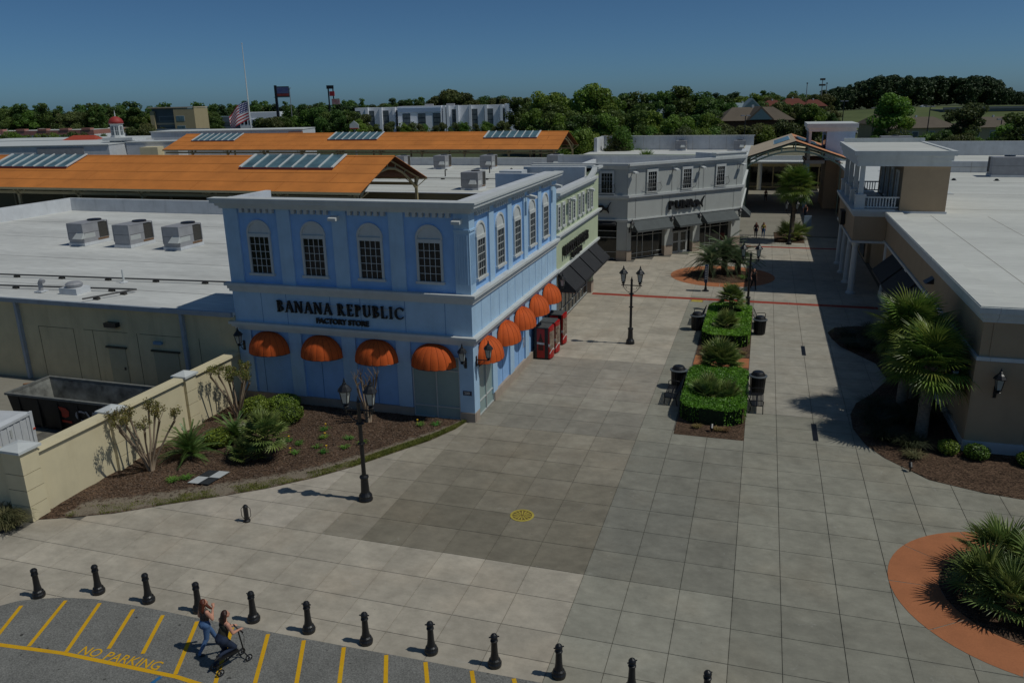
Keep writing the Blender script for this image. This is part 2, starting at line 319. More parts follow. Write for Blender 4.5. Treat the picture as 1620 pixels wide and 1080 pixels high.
    ed = mt('MINIMUM', mt('MINIMUM', gx.outputs[0], mt('SUBTRACT', 1, gx.outputs[0])), mt('MINIMUM', gx.outputs[1], mt('SUBTRACT', 1, gx.outputs[1])))
    ed = mt('ADD', ed, mt('MULTIPLY', mt('SUBTRACT', n2.outputs[0], .5), .16))
    re = N.new('ShaderNodeMapRange'); re.inputs[1].default_value = -.03; re.inputs[2].default_value = .035; re.inputs[3].default_value = .90; re.inputs[4].default_value = 1; K.new(ed, re.inputs[0])
    vo = N.new('ShaderNodeTexVoronoi'); vo.inputs['Scale'].default_value = 1.5; K.new(g.outputs['Position'], vo.inputs['Vector'])
    rg = N.new('ShaderNodeMapRange'); rg.inputs[1].default_value = .030; rg.inputs[2].default_value = .042; rg.inputs[3].default_value = .74; rg.inputs[4].default_value = 1; K.new(vo.outputs['Distance'], rg.inputs[0])
    me_ = N.new('ShaderNodeMix'); me_.data_type = 'RGBA'; me_.blend_type = 'MULTIPLY'; me_.inputs[0].default_value = 1; K.new(mf.outputs[2], me_.inputs[6]); K.new(mt('MULTIPLY', re.outputs[0], rg.outputs[0]), me_.inputs[7])
    K.new(me_.outputs[2], b.inputs['Base Color'])
    bp = N.new('ShaderNodeBump'); bp.inputs['Strength'].default_value = .12; bp.inputs['Distance'].default_value = .01; K.new(n3.outputs[0], bp.inputs['Height']); K.new(bp.outputs[0], b.inputs['Normal'])
M_CONC = blendmat('broom_finished_concrete', _conc)
M_JOINT = mat('dirty_slab_joint', (.135, .126, .107), .95, .3, 3)
plaza = struct('plaza_paving', MB().sheet([(-27, -5.6), (15.2, -5.6), (15.2, 72), (-27, 72)], -.022), M_JOINT)
XL = [0, 1.465, 3.007, 4.572, 5.957, 7.587, 9.175, 10.75, 12.3, 13.85, 15.4]
xx = [-1.78]
while xx[-1] > -22: xx.append(xx[-1]-1.528)
while xx[-1] > -27: xx.append(xx[-1]-1.528)
XL = sorted(xx)+XL
YL = [-5.4, -3.9, -2.45, -1.24]+[1.5422*k for k in range(0, 47)]
def tone(x, y, i, j):
    rr = random.Random(i*977+j*31+5)
    k = 1+rr.uniform(-.035, .035)
    if x < 0:                                # old beige pour
        c = [.51, .475, .395]
        if 3.1 < y < 13.8:
            lx = min(1, max(0, (x+11.5)/4.5)); ly = min(1, max(0, (13.2-y)/6.5)); w = lx*(.68+.32*ly)*(1+rr.uniform(-.16, .10)); d = 1-.54*min(1, w)
            c = [.475*d, .438*d, (.372-.03*min(1, w))*d]
        elif y >= 13.8 and y < 17: c = [.275, .262, .222]
        elif y >= 17 and y < 19: c = [.33, .312, .262]
        elif y >= 19 and y < 24: c = [.33, .308, .262]
        else: c = [.45, .415, .345]
        k *= 1+rr.uniform(-.06, .06)
    else:                                    # newer grey pour
        c = [.31, .303, .252]
        if y < 3.1 and x < 5: c = [.355, .347, .29]
        if 3.1 < y < 14 and x < 5: c = [.262, .257, .216]
        if 4.6 < y < 9 and x < 3.2: c = [.242, .239, .204]
        if y > 18 and x > 4.5: c = [.40, .38, .325]
        if x > 4.6 and y < 3.1: c = [.272, .267, .222]
        if y > 42: c = [.43, .405, .345]
    return [c[0]*k, c[1]*k*.965, c[2]*k*.93] if x < 0 else [c[0]*k*.97, c[1]*k*.945, c[2]*k*.915]
cells = []
for i in range(len(XL)-1):
    for j in range(len(YL)-1):
        x0, x1, y0, y1 = XL[i], XL[i+1], YL[j], YL[j+1]; cx, cy = (x0+x1)/2, (y0+y1)/2
        if cx < -7.6 and cy > 14.3 and not (43.5 < cy < 54): continue
        if cx < -20.4 and cy > 0.4: continue
        if cx > 13.6 and cy > 16.6: continue
        if cx < -8.2 and 1.5 < cy < 13 and (cy-1.4) > (cx+19.5)*1.18: continue
        if cy > 54 and cx < -7+(cy-54.3)*.897 and cx < 2.5: continue
        if 1.3 < cx < 4.7 and 15.9 < cy < 37: continue
        cells.append((Vector((cx, cy, 0))-CAM).length and (((cx-CAM.x)**2+(cy-CAM.y)**2), i, j, x0, x1, y0, y1))
def inframe(c):
    p = Vector(((c[3]+c[4])/2, (c[5]+c[6])/2, 0))-CAM; z = p.dot(FW); return abs(p.dot(RT)/z*FPX) < 860 and -p.dot(UP)/z*FPX < 590
vis = sorted([c for c in cells if inframe(c)]); rest = [c for c in cells if not inframe(c)]
slabm = {}
JW = .0062
def slab_mesh(w, h):
    k = (round(w, 3), round(h, 3))
    if k not in slabm:
        mb = MB().tbox(-w/2+JW, w/2-JW, -h/2+JW, h/2-JW, -.02, 0, .004); me = mb.mesh('slab', M_CONC)
        a = me.color_attributes.new('tone', 'FLOAT_COLOR', 'POINT')
        for d in a.data: d.color = (1, 1, 1, 1)
        slabm[k] = me
    return slabm[k]
for _, i, j, x0, x1, y0, y1 in vis[:300]:
    rr = random.Random(i*13+j*7)
    o = obj('slab', slab_mesh(x1-x0, y1-y0), None, plaza, Matrix.Translation(((x0+x1)/2, (y0+y1)/2, rr.uniform(-.002, .001))))
    o.color = (*tone((x0+x1)/2, (y0+y1)/2, i, j), 1)
mb = MB(); cols = []
for _, i, j, x0, x1, y0, y1 in vis[300:]+rest:
    mb.tbox(x0+JW, x1-JW, y0+JW, y1-JW, -.02, 0, .004); cols += [(*tone((x0+x1)/2, (y0+y1)/2, i, j), 1)]*8
fs = obj('far_slabs', mb, M_CONC, plaza); tag(fs, kind='stuff')
a = fs.data.color_attributes.new('tone', 'FLOAT_COLOR', 'POINT'); a.data.foreach_set('color', np.array(cols, dtype=np.float32).ravel())

# red stained bands and rings
M_REDC = mat('red_stained_concrete', L((.68, .43, .28)), .85, .10, 1.2, .15, 40, fine=.06, dirt=.12)
M_REDB = mat('dark_red_stained_concrete', L((.60, .24, .17)), .85, .12, 1.2, .15, 40)
for y, x0, x1, lab in ((40.85, -7.5, 13, 'near red concrete band across the plaza in front of the ringed palm island'), (64.35, 2.9, 13, 'far red concrete band across the shaded walkway')):
    t = thing('red_band', lab, 'paving band', ((x0+x1)/2, y, 0), group='red paving bands')
    x = x0
    while x < x1-.1:
        obj('band_slab', MB().tbox(x+.006, min(x+2.9, x1)-.006, y-.31, y+.31, 0, .006, .003), M_REDB, t); x += 2.9
obj('red_insert', MB().tbox(1.53, 4.56, 25.2, 26.95, -.01, .008, .003), M_REDC, plaza)
def ring(cx, cy, rx, ry, ix, iy, rot, n, name, label, cat):
    t = thing(name, label, cat, (cx, cy, 0))
    for k in range(n):
        mb = MB(); a0, a1 = 2*math.pi*k/n+.004, 2*math.pi*(k+1)/n-.004; P = []
        for q in range(7):
            a = a0+(a1-a0)*q/6
            def e(rx, ry): x, y = rx*math.cos(a), ry*math.sin(a); return (cx+x*math.cos(rot)-y*math.sin(rot), cy+x*math.sin(rot)+y*math.cos(rot))
            P.append((e(rx, ry), e(ix, iy)))
        for q in range(6):
            (o0, i0), (o1, i1) = P[q], P[q+1]
            mb.quad((*o0, .008), (*o1, .008), (*i1, .008), (*i0, .008)); mb.quad((*o0, -.02), (*o1, -.02), (*o1, .008), (*o0, .008))
        obj('ring_slab', mb, M_REDC, t)
    return t
ring(1.87, 49.5, 4.26, 4.26, 2.86, 2.86, 0, 12, 'red_ring', 'red concrete ring around the far palm island by the grey store', 'paving ring')
ring(13.1, 5.3, 3.93, 3.93, 2.5, 2.5, 0, 10, 'red_ring', 'red concrete ring around the fan palm clump at the right edge', 'paving ring')
# ------------------------------------------------------------------ shared building pieces
def arch_pts(uc, z0, r, n=14):
    return [(uc+r*math.cos(math.pi*k/n), z0+r*math.sin(math.pi*k/n)) for k in range(n+1)]
PANE = {}
def pane_mesh(w, h, m, key):
    k = (round(w, 3), round(h, 3), key)
    if k not in PANE: PANE[k] = MB().fb(-w/2, w/2, .0, .012, -h/2, h/2).mesh('pane', m)
    return PANE[k]
def window(parent, FR, uc, z0, z1, w, nx, ny, frame_m, munt_m, glass_m=None, panes=True, d=.0, arched=False, sill=True, fw=.11, fd=.09, name='window'):
    """window in facade frame FR: frame (part) > pane, muntin, sill, lunette"""
    glass_m = glass_m or M_GLASSD
    Mw = FR @ Matrix.Translation((uc, -d, 0)); h = z1-z0
    fr = MB(); fr.fb(-w/2-fw, -w/2, 0, fd, z0, z1).fb(w/2, w/2+fw, 0, fd, z0, z1).fb(-w/2-fw, w/2+fw, 0, fd+.004, z1, z1+fw*1.5)
    f = obj(name, fr, frame_m, parent, Mw)
    if sill: obj('sill', MB().fb(-w/2-fw-.06, w/2+fw+.06, 0, fd+.06, z0-.12, z0), frame_m, f, Mw)
    if arched:
        r = w/2+fw+.02; zz = z1+fw*1.5+.002
        obj('lunette', MB().fprism(arch_pts(0, zz, r-.09), 0, .03), frame_m, f, Mw)
        ar = MB(); a = arch_pts(0, zz, r); b = arch_pts(0, zz, r-.1)
        for k in range(len(a)-1): ar.fprism([a[k], a[k+1], b[k+1], b[k]], 0, .08)
        obj('arch_moulding', ar, frame_m, f, Mw)
    if panes:
        for i in range(nx):
            for j in range(ny):
                obj('pane', pane_mesh(w/nx, h/ny, glass_m, glass_m.name), None, f, Mw @ Matrix.Translation((-w/2+w*(i+.5)/nx, 0, z0+h*(j+.5)/ny)) @ Matrix.Rotation(random.uniform(-.012, .012), 4, 'Z') @ Matrix.Rotation(random.uniform(-.012, .012), 4, 'X'))
    else: obj('pane', MB().fb(-w/2, w/2, 0, .012, z0, z1), glass_m, f, Mw)
    mu = MB(); t = .022
    for i in range(1, nx): mu.fb(-w/2+w*i/nx-t/2, -w/2+w*i/nx+t/2, .02, .045, z0, z1)
    for j in range(1, ny): mu.fb(-w/2, w/2, .018, .04, z0+h*j/ny-t/2, z0+h*j/ny+t/2)
    obj('muntin', mu, munt_m, f, Mw)
    return f
def flood(FR, u, z, d, label, group='white floodlights along the store cornices'):
    t = thing('floodlight', label, 'floodlight', M=FR @ Matrix.Translation((u, -d, z)), group=group)
    MM = WM[t.name]
    hs = MB().fb(-.2, .2, .25, .62, -.08, .12); hs.v = [(x, y, z_-(.08 if y < -.4 and z_ > 0 else 0)) for x, y, z_ in hs.v]
    obj('housing', hs, M_WHITE, t, MM); obj('arm', MB().fb(-.05, .05, 0, .26, -.02, .06), M_WHITE, t, MM); obj('lens', MB().fb(-.17, .17, .29, .58, -.095, -.08), M_LAMPGL, t, MM)
    return t
def lantern_parts(t, MM, s=1.0):
    """four-sided street lantern standing on z=0"""
    def q(name, mb, m): return obj(name, mb, m, t, MM)
    hd = MB().lathe([(.06*s, 0), (.10*s, .03*s), (.05*s, .07*s), (.12*s, .12*s)], 8).mesh('lantern_cup', M_IRON)
    q('lantern_cup', hd, None)
    q('lantern_glass', MB().lathe([(.10*s, .125*s), (.165*s, .52*s)], 4, a0=math.pi/4), M_LAMPGL)
    fr = MB()
    for k in range(4):
        a = math.pi/4+k*math.pi/2; c, n_ = math.cos(a), math.sin(a)
        fr.tube([(.105*s*c, .105*s*n_, .12*s), (.172*s*c, .172*s*n_, .53*s)], .016*s, 5)
    q('lantern_frame', fr, M_IRON)
    q('lantern_cap', MB().lathe([(.215*s, .52*s), (.225*s, .545*s), (.14*s, .66*s), (.07*s, .72*s), (.06*s, .77*s), (.03*s, .79*s)], 8), M_IRON)
    q('finial', MB().lathe([(.02*s, .78*s), (.04*s, .82*s), (.028*s, .86*s), (.006*s, .93*s)], 8), M_IRON)
def wall_lantern(FR, u, z, d, label, reach=.5, group='black wall lanterns', s=1.0):
    MW = FR @ Matrix.Translation((u, -d, z)); t = thing('wall_lantern', label, 'wall lantern', M=MW, group=group)
    obj('wall_plate', MB().fb(-.06, .06, 0, .04, -.28, .22), M_IRON, t, MW)
    ar = MB().tube([(0, 0, .05), (0, -reach, .05)], .025, 6); ar.tube([(0, 0, -.22), (0, -reach*.35, -.2), (0, -reach*.7, .0)], .018, 6)
    obj('bracket', ar, M_IRON, t, MW)
    lantern_parts(t, MW @ Matrix.Translation((0, -reach, .06)), 1.05*s)
    return t
def dome_awning(FR, u, zb, label, group, w=2.2, h=1.04, p=.88):
    MW = FR @ Matrix.Translation((u, 0, zb)); t = thing('dome_awning', label, 'awning', M=MW, group=group)
    ng = 9
    for g in range(ng):
        mb = MB(); nu, nv = 4, 8
        for a in range(nu+1):
            th = math.pi*(g+a/nu)/ng; sc = 1+.018*math.sin(math.pi*a/nu)
            for b in range(nv+1):
                ph = math.pi/2*b/nv; r = math.cos(ph)**.82*sc
                mb.v.append((-w/2*math.cos(th)*r, -max(.004, p*math.sin(th)*r), h*math.sin(ph)**.95*(1+.0*sc)))
        for a in range(nu):
            for b in range(nv):
                k = a*(nv+1)+b; mb.f.append((k, k+nv+1, k+nv+2, k+1))
        obj('gore', mb, M_ORANGE, t, MW, smooth=True)
    sm = MB()
    for g in range(1, ng):
        th = math.pi*g/ng; sm.tube([(-w/2*math.cos(th)*r_, -max(.006, p*math.sin(th)*r_)-.003, h*math.sin(ph)**.95+.003) for ph in [math.pi/2*b/8 for b in range(8)] for r_ in [math.cos(ph)**.82]], .009, 4, False)
    obj('seam', sm, mat('dark_orange_seam', L((.58, .24, .08)), .85), t, MW)
    rim = MB().tube([(-w/2*math.cos(math.pi*k/20), -max(.01, p*math.sin(math.pi*k/20)), 0) for k in range(21)], .018, 5)
    obj('rim_tube', rim, M_IRON, t, MW)
    return t
def shed_awning(FR, u0, u1, z1, z0, p, m, label, group, val=.16):
    MW = FR; t = thing('shed_awning', label, 'awning', M=FR @ Matrix.Translation(((u0+u1)/2, 0, z0)), group=group)
    th = .02
    obj('canopy', MB().add([(u0, -.03, z1), (u1, -.03, z1), (u1, -p, z0+val), (u0, -p, z0+val), (u0, -.03, z1-th), (u1, -.03, z1-th), (u1, -p, z0+val-th), (u0, -p, z0+val-th)], [(0, 1, 2, 3), (7, 6, 5, 4), (0, 3, 7, 4), (1, 5, 6, 2)]), m, t, MW)
    for u in (u0, u1): obj('side_panel', MB().add([(u, -.03, z1-.01), (u, -p+.01, z0+val-.01), (u, -p+.01, z0), (u, -.03, z0)], [(0, 1, 2, 3)]), m, t, MW)
    obj('valance', MB().fb(u0, u1, p-.004, p+.01, z0, z0+val-.01), m, t, MW)
    obj('frame', MB().tube([(u0, -p, z0+.01), (u1, -p, z0+.01)], .02, 5).tube([(u0, -.05, z0+.3), (u0, -p, z0+.01)], .02, 5).tube([(u1, -.05, z0+.3), (u1, -p, z0+.01)], .02, 5), M_IRON, t, MW)
    return t
def glazing(parent, FR, u0, u1, z0, z1, us, zs, glass, mull, d=.0, mw=.05, name='storefront'):
    """storefront glazing: each pane is a piece, mullions one part"""
    U = [u0]+us+[u1]; Z = [z0]+zs+[z1]
    mu = MB()
    for u in U: mu.fb(u-mw/2, u+mw/2, d, d+.08, z0, z1)
    for z in Z: mu.fb(u0, u1, d+.003, d+.075, z-mw/2, z+mw/2)
    f = obj(name, mu, mull, parent, FR)
    for i in range(len(U)-1):
        for j in range(len(Z)-1): obj('pane', MB().fb(U[i]+mw/2, U[i+1]-mw/2, d+.01, d+.025, Z[j]+mw/2, Z[j+1]-mw/2), glass, f, FR)
    return f
# serif lettering made of strokes on a 0..1 high grid
def serif(txt, h, depth, gap=.20):
    t, n = .17, .062                                 # thick and thin stroke
    def bar(mb, x0, z0, x1, z1, w):
        dx, dz = x1-x0, z1-z0
        if abs(dz) < 1e-6: mb.fprism([(x0, z0-w/2), (x1, z0-w/2), (x1, z0+w/2), (x0, z0+w/2)], 0, depth/h)
        else: mb.fprism([(x0-w/2, z0), (x0+w/2, z0), (x1+w/2, z1), (x1-w/2, z1)], 0, depth/h)
    def ser(mb, x, z, w=.22): bar(mb, x-w/2, z+(n/2 if z < .5 else -n/2), x+w/2, z+(n/2 if z < .5 else -n/2), n)
    def bowl(mb, x, zc, rx, rz, a0, a1, w1=t, w2=n, m=10):
        P = []
        for k in range(m+1):
            a = a0+(a1-a0)*k/m; w = n+(t-n)*abs(math.cos(a)); c, s = math.cos(a), math.sin(a)
            P.append(((x+rx*c, zc+rz*s), (x+(rx-w)*c, zc+(rz-min(w, n*1.4) if True else 0)*s)))
        for k in range(m): mb.fprism([P[k][0], P[k+1][0], P[k+1][1], P[k][1]], 0, depth/h)
    out = []; x = 0
    for ch in txt:
        mb = MB(); w = .6
        if ch == ' ': x += .42; continue
        if ch in 'BPR':
            bar(mb, .12, 0, .12, 1, t); ser(mb, .12, 0, .3); ser(mb, .10, 1, .26)
            zc = .75 if ch == 'B' else .73; bowl(mb, .2, zc, .32, 1-zc, -math.pi/2, math.pi/2)
            if ch == 'B': bowl(mb, .2, .26, .38, .27, -math.pi/2, math.pi/2); w = .62
            if ch == 'R': bar(mb, .62, 0, .3, .47, t*.95); ser(mb, .68, 0, .2); w = .76
            if ch == 'P': w = .58
        elif ch == 'A':
            bar(mb, .08, 0, .40, 1, n*1.1); bar(mb, .72, 0, .40, 1, t); bar(mb, .2, .34, .6, .34, n); ser(mb, .08, 0); ser(mb, .72, 0, .28); w = .8
        elif ch == 'N':
            bar(mb, .1, 0, .1, 1, n*1.2); bar(mb, .66, 0, .1, 1, t); bar(mb, .68, 0, .68, 1, n*1.2); ser(mb, .1, 0); ser(mb, .08, 1); ser(mb, .68, 1); w = .78
        elif ch in 'EL':
            bar(mb, .12, 0, .12, 1, t); ser(mb, .12, 1, .28); bar(mb, .04, n/2, .54, n/2, n); bar(mb, .53, 0, .53, .22, n)
            if ch == 'E': bar(mb, .12, 1-n/2, .5, 1-n/2, n); bar(mb, .5, .8, .5, 1, n); bar(mb, .12, .52, .4, .52, n); bar(mb, .4, .43, .4, .62, n)
            w = .6
        elif ch == 'U':
            bar(mb, .12, .3, .12, 1, t); bar(mb, .62, .3, .62, 1, n*1.2); bowl(mb, .36, .31, .325, .31, math.pi, 2*math.pi); ser(mb, .12, 1, .28); ser(mb, .62, 1); w = .74
        elif ch == 'I': bar(mb, .14, 0, .14, 1, t); ser(mb, .14, 0, .3); ser(mb, .14, 1, .3); w = .3
        elif ch == 'C': bowl(mb, .5, .5, .48, .5, R(48), R(318), m=16); bar(mb, .83, .72, .83, .92, n); w = .92
        elif ch == '.': w = .1
        mb.v = [((a+x)*h, b*h, c*h) for a, b, c in mb.v]; out.append(mb); x += w+gap
    return out, (x-gap)*h
M_SIGN = mat('black_sign_letter', (.012, .012, .013), .5, .2, 4, spec=.4)
# ------------------------------------------------------------------ blue corner store
FB = F(-7.57, 14.0, 1, 0)       # front wall, u = X+7.57 (runs negative to the left)
FS = F(-7.57, 14.0, 0, 1)       # side wall, u = Y-14
blue = thing('blue_store', 'sky blue two storey corner store with orange dome awnings and dentil cornice', 'building', (-13.9, 14, 0))
UL = -12.62                      # left end of the front wall
SE = 15.7                        # far end of the side wall
def bpart(n, mb, m, M): return obj(n, mb, m, blue, M)
# core walls (panel plane lies 0.10 behind the pilasters)
bpart('wall', MB().box(-20.19, -7.67, 14.10, 14.4, .0, 9.9), M_BLUEP, I4)
bpart('wall', MB().box(-7.97, -7.67, 14.4, 29.7, .0, 9.9), M_BLUEP, I4)
bpart('wall', MB().box(-20.19, -19.9, 14.4, 17.5, 0, 9.9), M_BLUE, I4); bpart('wall', MB().box(-20.19, -19.9, 17.5, 29.6, 0, 8.0), M_BLUE, I4)
bpart('roof_deck', MB().box(-19.9, -7.97, 14.4, 45.0, 4.4, 4.6), M_ROOFW, I4)
bpart('frieze', MB().fb(UL, .0, -.1, .0, 4.1, 5.85), M_BLUE, FB)
bpart('frieze', MB().fb(0.1, SE, -.1, .0, 4.1, 5.85), M_BLUE, FS)
def prof_band(prof, FRa, u0, u1, FRb, w0, w1, name, m):
    """moulding of stacked steps that turns the corner between the two facades"""
    for d, z0, z1 in prof:
        bpart(name, MB().fb(u0-(d if u0 == UL else 0), u1+d, -.1, d, z0, z1), m, FRa)
        bpart(name, MB().fb(w0+.1, w1, -.1, d, z0, z1), m, FRb)
prof_band([(.10, 5.72, 5.86), (.16, 5.86, 6.02), (.26, 6.02, 6.16)], FB, UL, 0, FS, 0, SE, 'string_course', M_TRIM)
prof_band([(.09, 3.78, 3.92), (.17, 3.92, 4.06), (.27, 4.06, 4.19)], FB, UL, 0, FS, 0, SE, 'string_course', M_TRIM)
prof_band([(.12, 9.80, 9.92), (.24, 9.92, 10.06), (.40, 10.06, 10.22), (.46, 10.22, 10.31)], FB, UL, 0, FS, 0, SE, 'cornice', M_TRIM)
bpart('parapet_back', MB().box(-20.1, -7.7, 14.35, 14.6, 9.9, 10.28), M_PARA, I4)
bpart('parapet_back', MB().box(-8.3, -7.7, 14.6, 29.7, 9.9, 10.28), M_PARA, I4)
bpart('parapet_return', MB().box(-11.4, -8.3, 29.3, 29.68, 8.6, 10.16), M_PARA, I4)
bpart('parapet_return', MB().box(-20.05, -19.75, 14.6, 17.5, 8.8, 10.27), M_PARA, I4)
# pilasters
for z0, z1, nm in ((6.16, 9.8, 'pilaster'), (.46, 3.78, 'pilaster')):
    for u0, u1 in ((UL, UL+.78), (-9.68, -8.98), (-6.76, -6.02), (-3.88, -3.15), (-.72, 0)): bpart(nm, MB().fb(u0, u1, -.1, .0, z0, z1), M_BLUE, FB)
    for u0, u1 in ((.1, .72), (2.76, 3.46), (5.66, 6.36), (8.56, 9.26), (11.46, 12.16), (14.4, SE)): bpart(nm, MB().fb(u0, u1, -.1, .0, z0, z1), M_BLUE, FS)
for FR, us in ((FB, (-.60, -.48, -.36, -.24, -.12)), (FS, (.14, .26, .38, .50, .62))):          # fluting on the corner pilaster
    for u in us: bpart('flute', MB().fb(u-.022, u+.022, .0, .025, 6.6, 8.85), M_BLUE, FR)
    bpart('pilaster_cap', MB().fb(min(us)-.13, max(us)+.13, .0, .05, 9.0, 9.08), M_BLUE, FR)
for FR, rng in ((FB, ((UL+.9, -9.75), (-8.9, -6.85), (-5.95, -3.95), (-3.05, -.8))), (FS, ((.8, 2.7), (3.52, 5.6), (6.42, 8.5), (9.32, 11.4), (12.22, 14.3)))):
    for a, b in rng:
        n = int((b-a)/.3)
        for k in range(n): bpart('dentil', MB().fb(a+(b-a)*(k+.5)/n-.085, a+(b-a)*(k+.5)/n+.085, -.1, .10, 9.60, 9.797), M_TRIM, FR)
# plinth
for u0, u1 in ((UL+.05, -3.12), (-.72, .02)): bpart('plinth', MB().fb(u0, u1, -.1, .035, 0, .45), M_PLINTH, FB)
for u0, u1 in ((.1, .62), (2.9, SE)): bpart('plinth', MB().fb(u0, u1, -.1, .035, 0, .45), M_PLINTH, FS)
# seams between the lower wall boards
for u in (-11.3, -8.0, -5.0, -1.9):
    if u < -3: bpart('panel_joint', MB().fb(u-.012, u+.012, -.1, -.088, .46, 3.78), mat('blue_joint_paint', L((.30, .46, .66)), .9), FB)  # joint strips in a deeper blue than the wall
for u in (4.56, 7.46, 10.36, 13.2): bpart('panel_joint', MB().fb(u-.012, u+.012, -.1, -.088, .46, 3.78), MATS['blue_joint_paint'], FS)
for u in (-11.0, -9.6, -7.2, -5.6, -3.3, -1.3): bpart('panel_joint', MB().fb(u-.01, u+.01, 0, .006, 4.2, 5.72), MATS['blue_joint_paint'], FB)
for k in range(11): bpart('panel_joint', MB().fb(1.3+k*1.35-.01, 1.3+k*1.35+.01, 0, .006, 4.2, 5.72), MATS['blue_joint_paint'], FS)
for uc in (-10.78, -7.84, -4.89, -1.95): window(blue, FB, uc, 6.68, 8.44, 1.06, 4, 5, M_TRIM, M_WHITE, arched=True, d=-.1)
for k in range(5): window(blue, FS, 1.66+2.905*k, 6.68, 8.44, 1.06, 4, 5, M_TRIM, M_WHITE, arched=True, d=-.1)
glazing(blue, FB, -3.08, -.74, .06, 3.1, [-1.9], [.62, 2.45], M_GLASSG, M_ALU, d=-.095)
glazing(blue, FS, .68, 2.86, .06, 3.1, [1.75], [.75, 2.45], M_GLASSG, M_ALU, d=-.095)
# sign letters
lt, wd = serif('BANANA REPUBLIC', .57, .12)
MS = FB @ Matrix.Translation((-10.05, -.05, 4.83)) @ Matrix.Diagonal((6.75/wd, 1, 1, 1))
for l in lt: obj('letter', l, M_SIGN, blue, MS)
obj('letter_rail', MB().fb(.1, wd-.25, -.03, -.01, .40, .43), M_WHITE, blue, MS)
me = text_mesh('FACTORY STORE', .36, .08, offset=.012); 
w0 = max(v.co.x for v in me.vertices)
obj('letter_row', me, M_SIGN, blue, FB @ Matrix.Translation((-8.0, -.07, 4.37)) @ Matrix.Rotation(R(90), 4, 'X') @ Matrix.Diagonal((2.82/w0, 1, 1, 1)))
bpart('number_plaque', MB().fb(-.56, -.13, .0, .02, 1.32, 1.54), mat('dark_plaque', L((.20, .22, .30)), .6), FB)
obj('plaque_digits', text_mesh('200', .17, .01), M_TRIM, blue, FB @ Matrix.Translation((-.50, -.026, 1.37)) @ Matrix.Rotation(R(90), 4, 'X') @ Matrix.Diagonal((1.05, 1, 1, 1)))
bpart('notice_sticker', MB().fb(8.3, 8.75, -.095, -.08, 1.15, 1.75), mat('blue_white_notice', L((.30, .42, .66)), .6, .4, 6, col2=L((.75, .78, .8))), FS)
ordn = ['leftmost', 'second', 'third', 'rightmost']
for k, uc in enumerate((-10.78, -7.84, -4.89, -1.95)):
    dome_awning(FB, uc, 2.70, ['orange dome awning on the shaded front by the cream wall, leftmost of four', 'orange dome awning on the shaded front, second from the cream wall', 'orange dome awning on the shaded front, third from the cream wall', 'orange dome awning on the shaded front above frosted glass'][k], 'orange dome awnings of the blue store')
for k in range(5):
    dome_awning(FS, 1.66+2.905*k, 2.70, ['sunlit orange dome awning nearest the corner, above frosted glass', 'sunlit orange dome awning, second from the corner on the side wall', 'sunlit orange dome awning, third from the corner on the side wall', 'sunlit orange dome awning above the vending machines', 'sunlit orange dome awning farthest along the side wall'][k], 'orange dome awnings of the blue store')
flood(FB, -6.4, 9.48, .0, 'white floodlight on the blue front wall between the second and third arched windows')
flood(FB, -.4, 9.48, .0, 'white floodlight on the blue front wall at the street corner')
flood(FS, 8.9, 9.5, 0, 'white floodlight on the sunlit blue side wall near its middle')
flood(FS, 14.6, 9.5, 0, 'white floodlight on the sunlit blue side wall at its far end')
wall_lantern(FB, UL+.33, 2.95, 0, 'black wall lantern at the left end of the blue front, above the cream wall', .42)
wall_lantern(FB, -.38, 2.95, 0, 'black wall lantern on the shaded face of the blue corner pier', .42)
wall_lantern(FS, .36, 2.95, 0, 'black wall lantern on the sunlit face of the blue corner pier', .62)
wall_lantern(FS, 15.3, 3.0, 0, 'black wall lantern where the blue side wall meets the green store', .5)

# ------------------------------------------------------------------ green store
green = thing('green_store', 'sage green two storey store with narrow paired windows and black awnings', 'building', (-9.5, 36.5, 0))
def gpart(n, mb, m, M=None): return obj(n, mb, m, green, FS if M is None else M)
G0, G1, GL = SE+.02, 29.35, 27.85
gpart('upper_wall', MB().fb(G0, G1, -.45, -.05, 3.85, 8.75), M_GREEN)
gpart('end_wall', MB().box(-13.4, -7.62, 43.0, 43.34, 3.85, 9.4), M_GREEN, I4); gpart('end_wall', MB().box(-20, -13.4, 43.0, 43.34, 3.85, 5.0), M_GREEN, I4)
gpart('pier', MB().fb(GL-.8, GL, -.5, -.08, .9, 3.85), M_GREEN); gpart('pier_base', MB().fb(GL-.85, GL+.04, -.5, -.05, 0, .9), M_PLINTH)
gpart('back_wall', MB().box(-20, -9.0, 41.5, 41.85, 0, 3.85), M_GREEN, I4)
gpart('soffit', MB().box(-20, -7.65, 29.8, 43.3, 3.7, 3.86), M_TRIM, I4)
for d, z0, z1 in ((.04, 8.5, 8.64), (.14, 8.64, 8.78), (.26, 8.78, 8.95)): gpart('cornice', MB().fb(G0, G1-1.6, -.2, d, z0, z1), M_TRIM)
for d, z0, z1 in ((.02, 9.12, 9.26), (.14, 9.26, 9.42), (.26, 9.42, 9.60)):
    gpart('end_cornice', MB().fb(G1-1.6, G1+d, -.3, d, z0, z1), M_TRIM)
    gpart('end_cornice', MB().box(-13.0, -7.62, 43.0, 43.36+d, z0, z1), M_TRIM, I4)
gpart('end_parapet', MB().fb(G1-1.6, G1, -.45, -.05, 8.75, 9.3), M_GREEN)
rk = MB()
for k in range(8):
    a = k/8; b = (k+1)/8; f = lambda t: 8.95+.62*t**2.2
    rk.fprism([(G1-5.2+3.6*a, f(a)-.25), (G1-5.2+3.6*b, f(b)-.25), (G1-5.2+3.6*b, f(b)), (G1-5.2+3.6*a, f(a))], -.2, .16)
gpart('swept_cornice', rk, M_TRIM)
gpart('parapet_back', MB().box(-8.5, -8.02, 29.72, 43.0, 8.3, 8.8), M_PARA, I4)
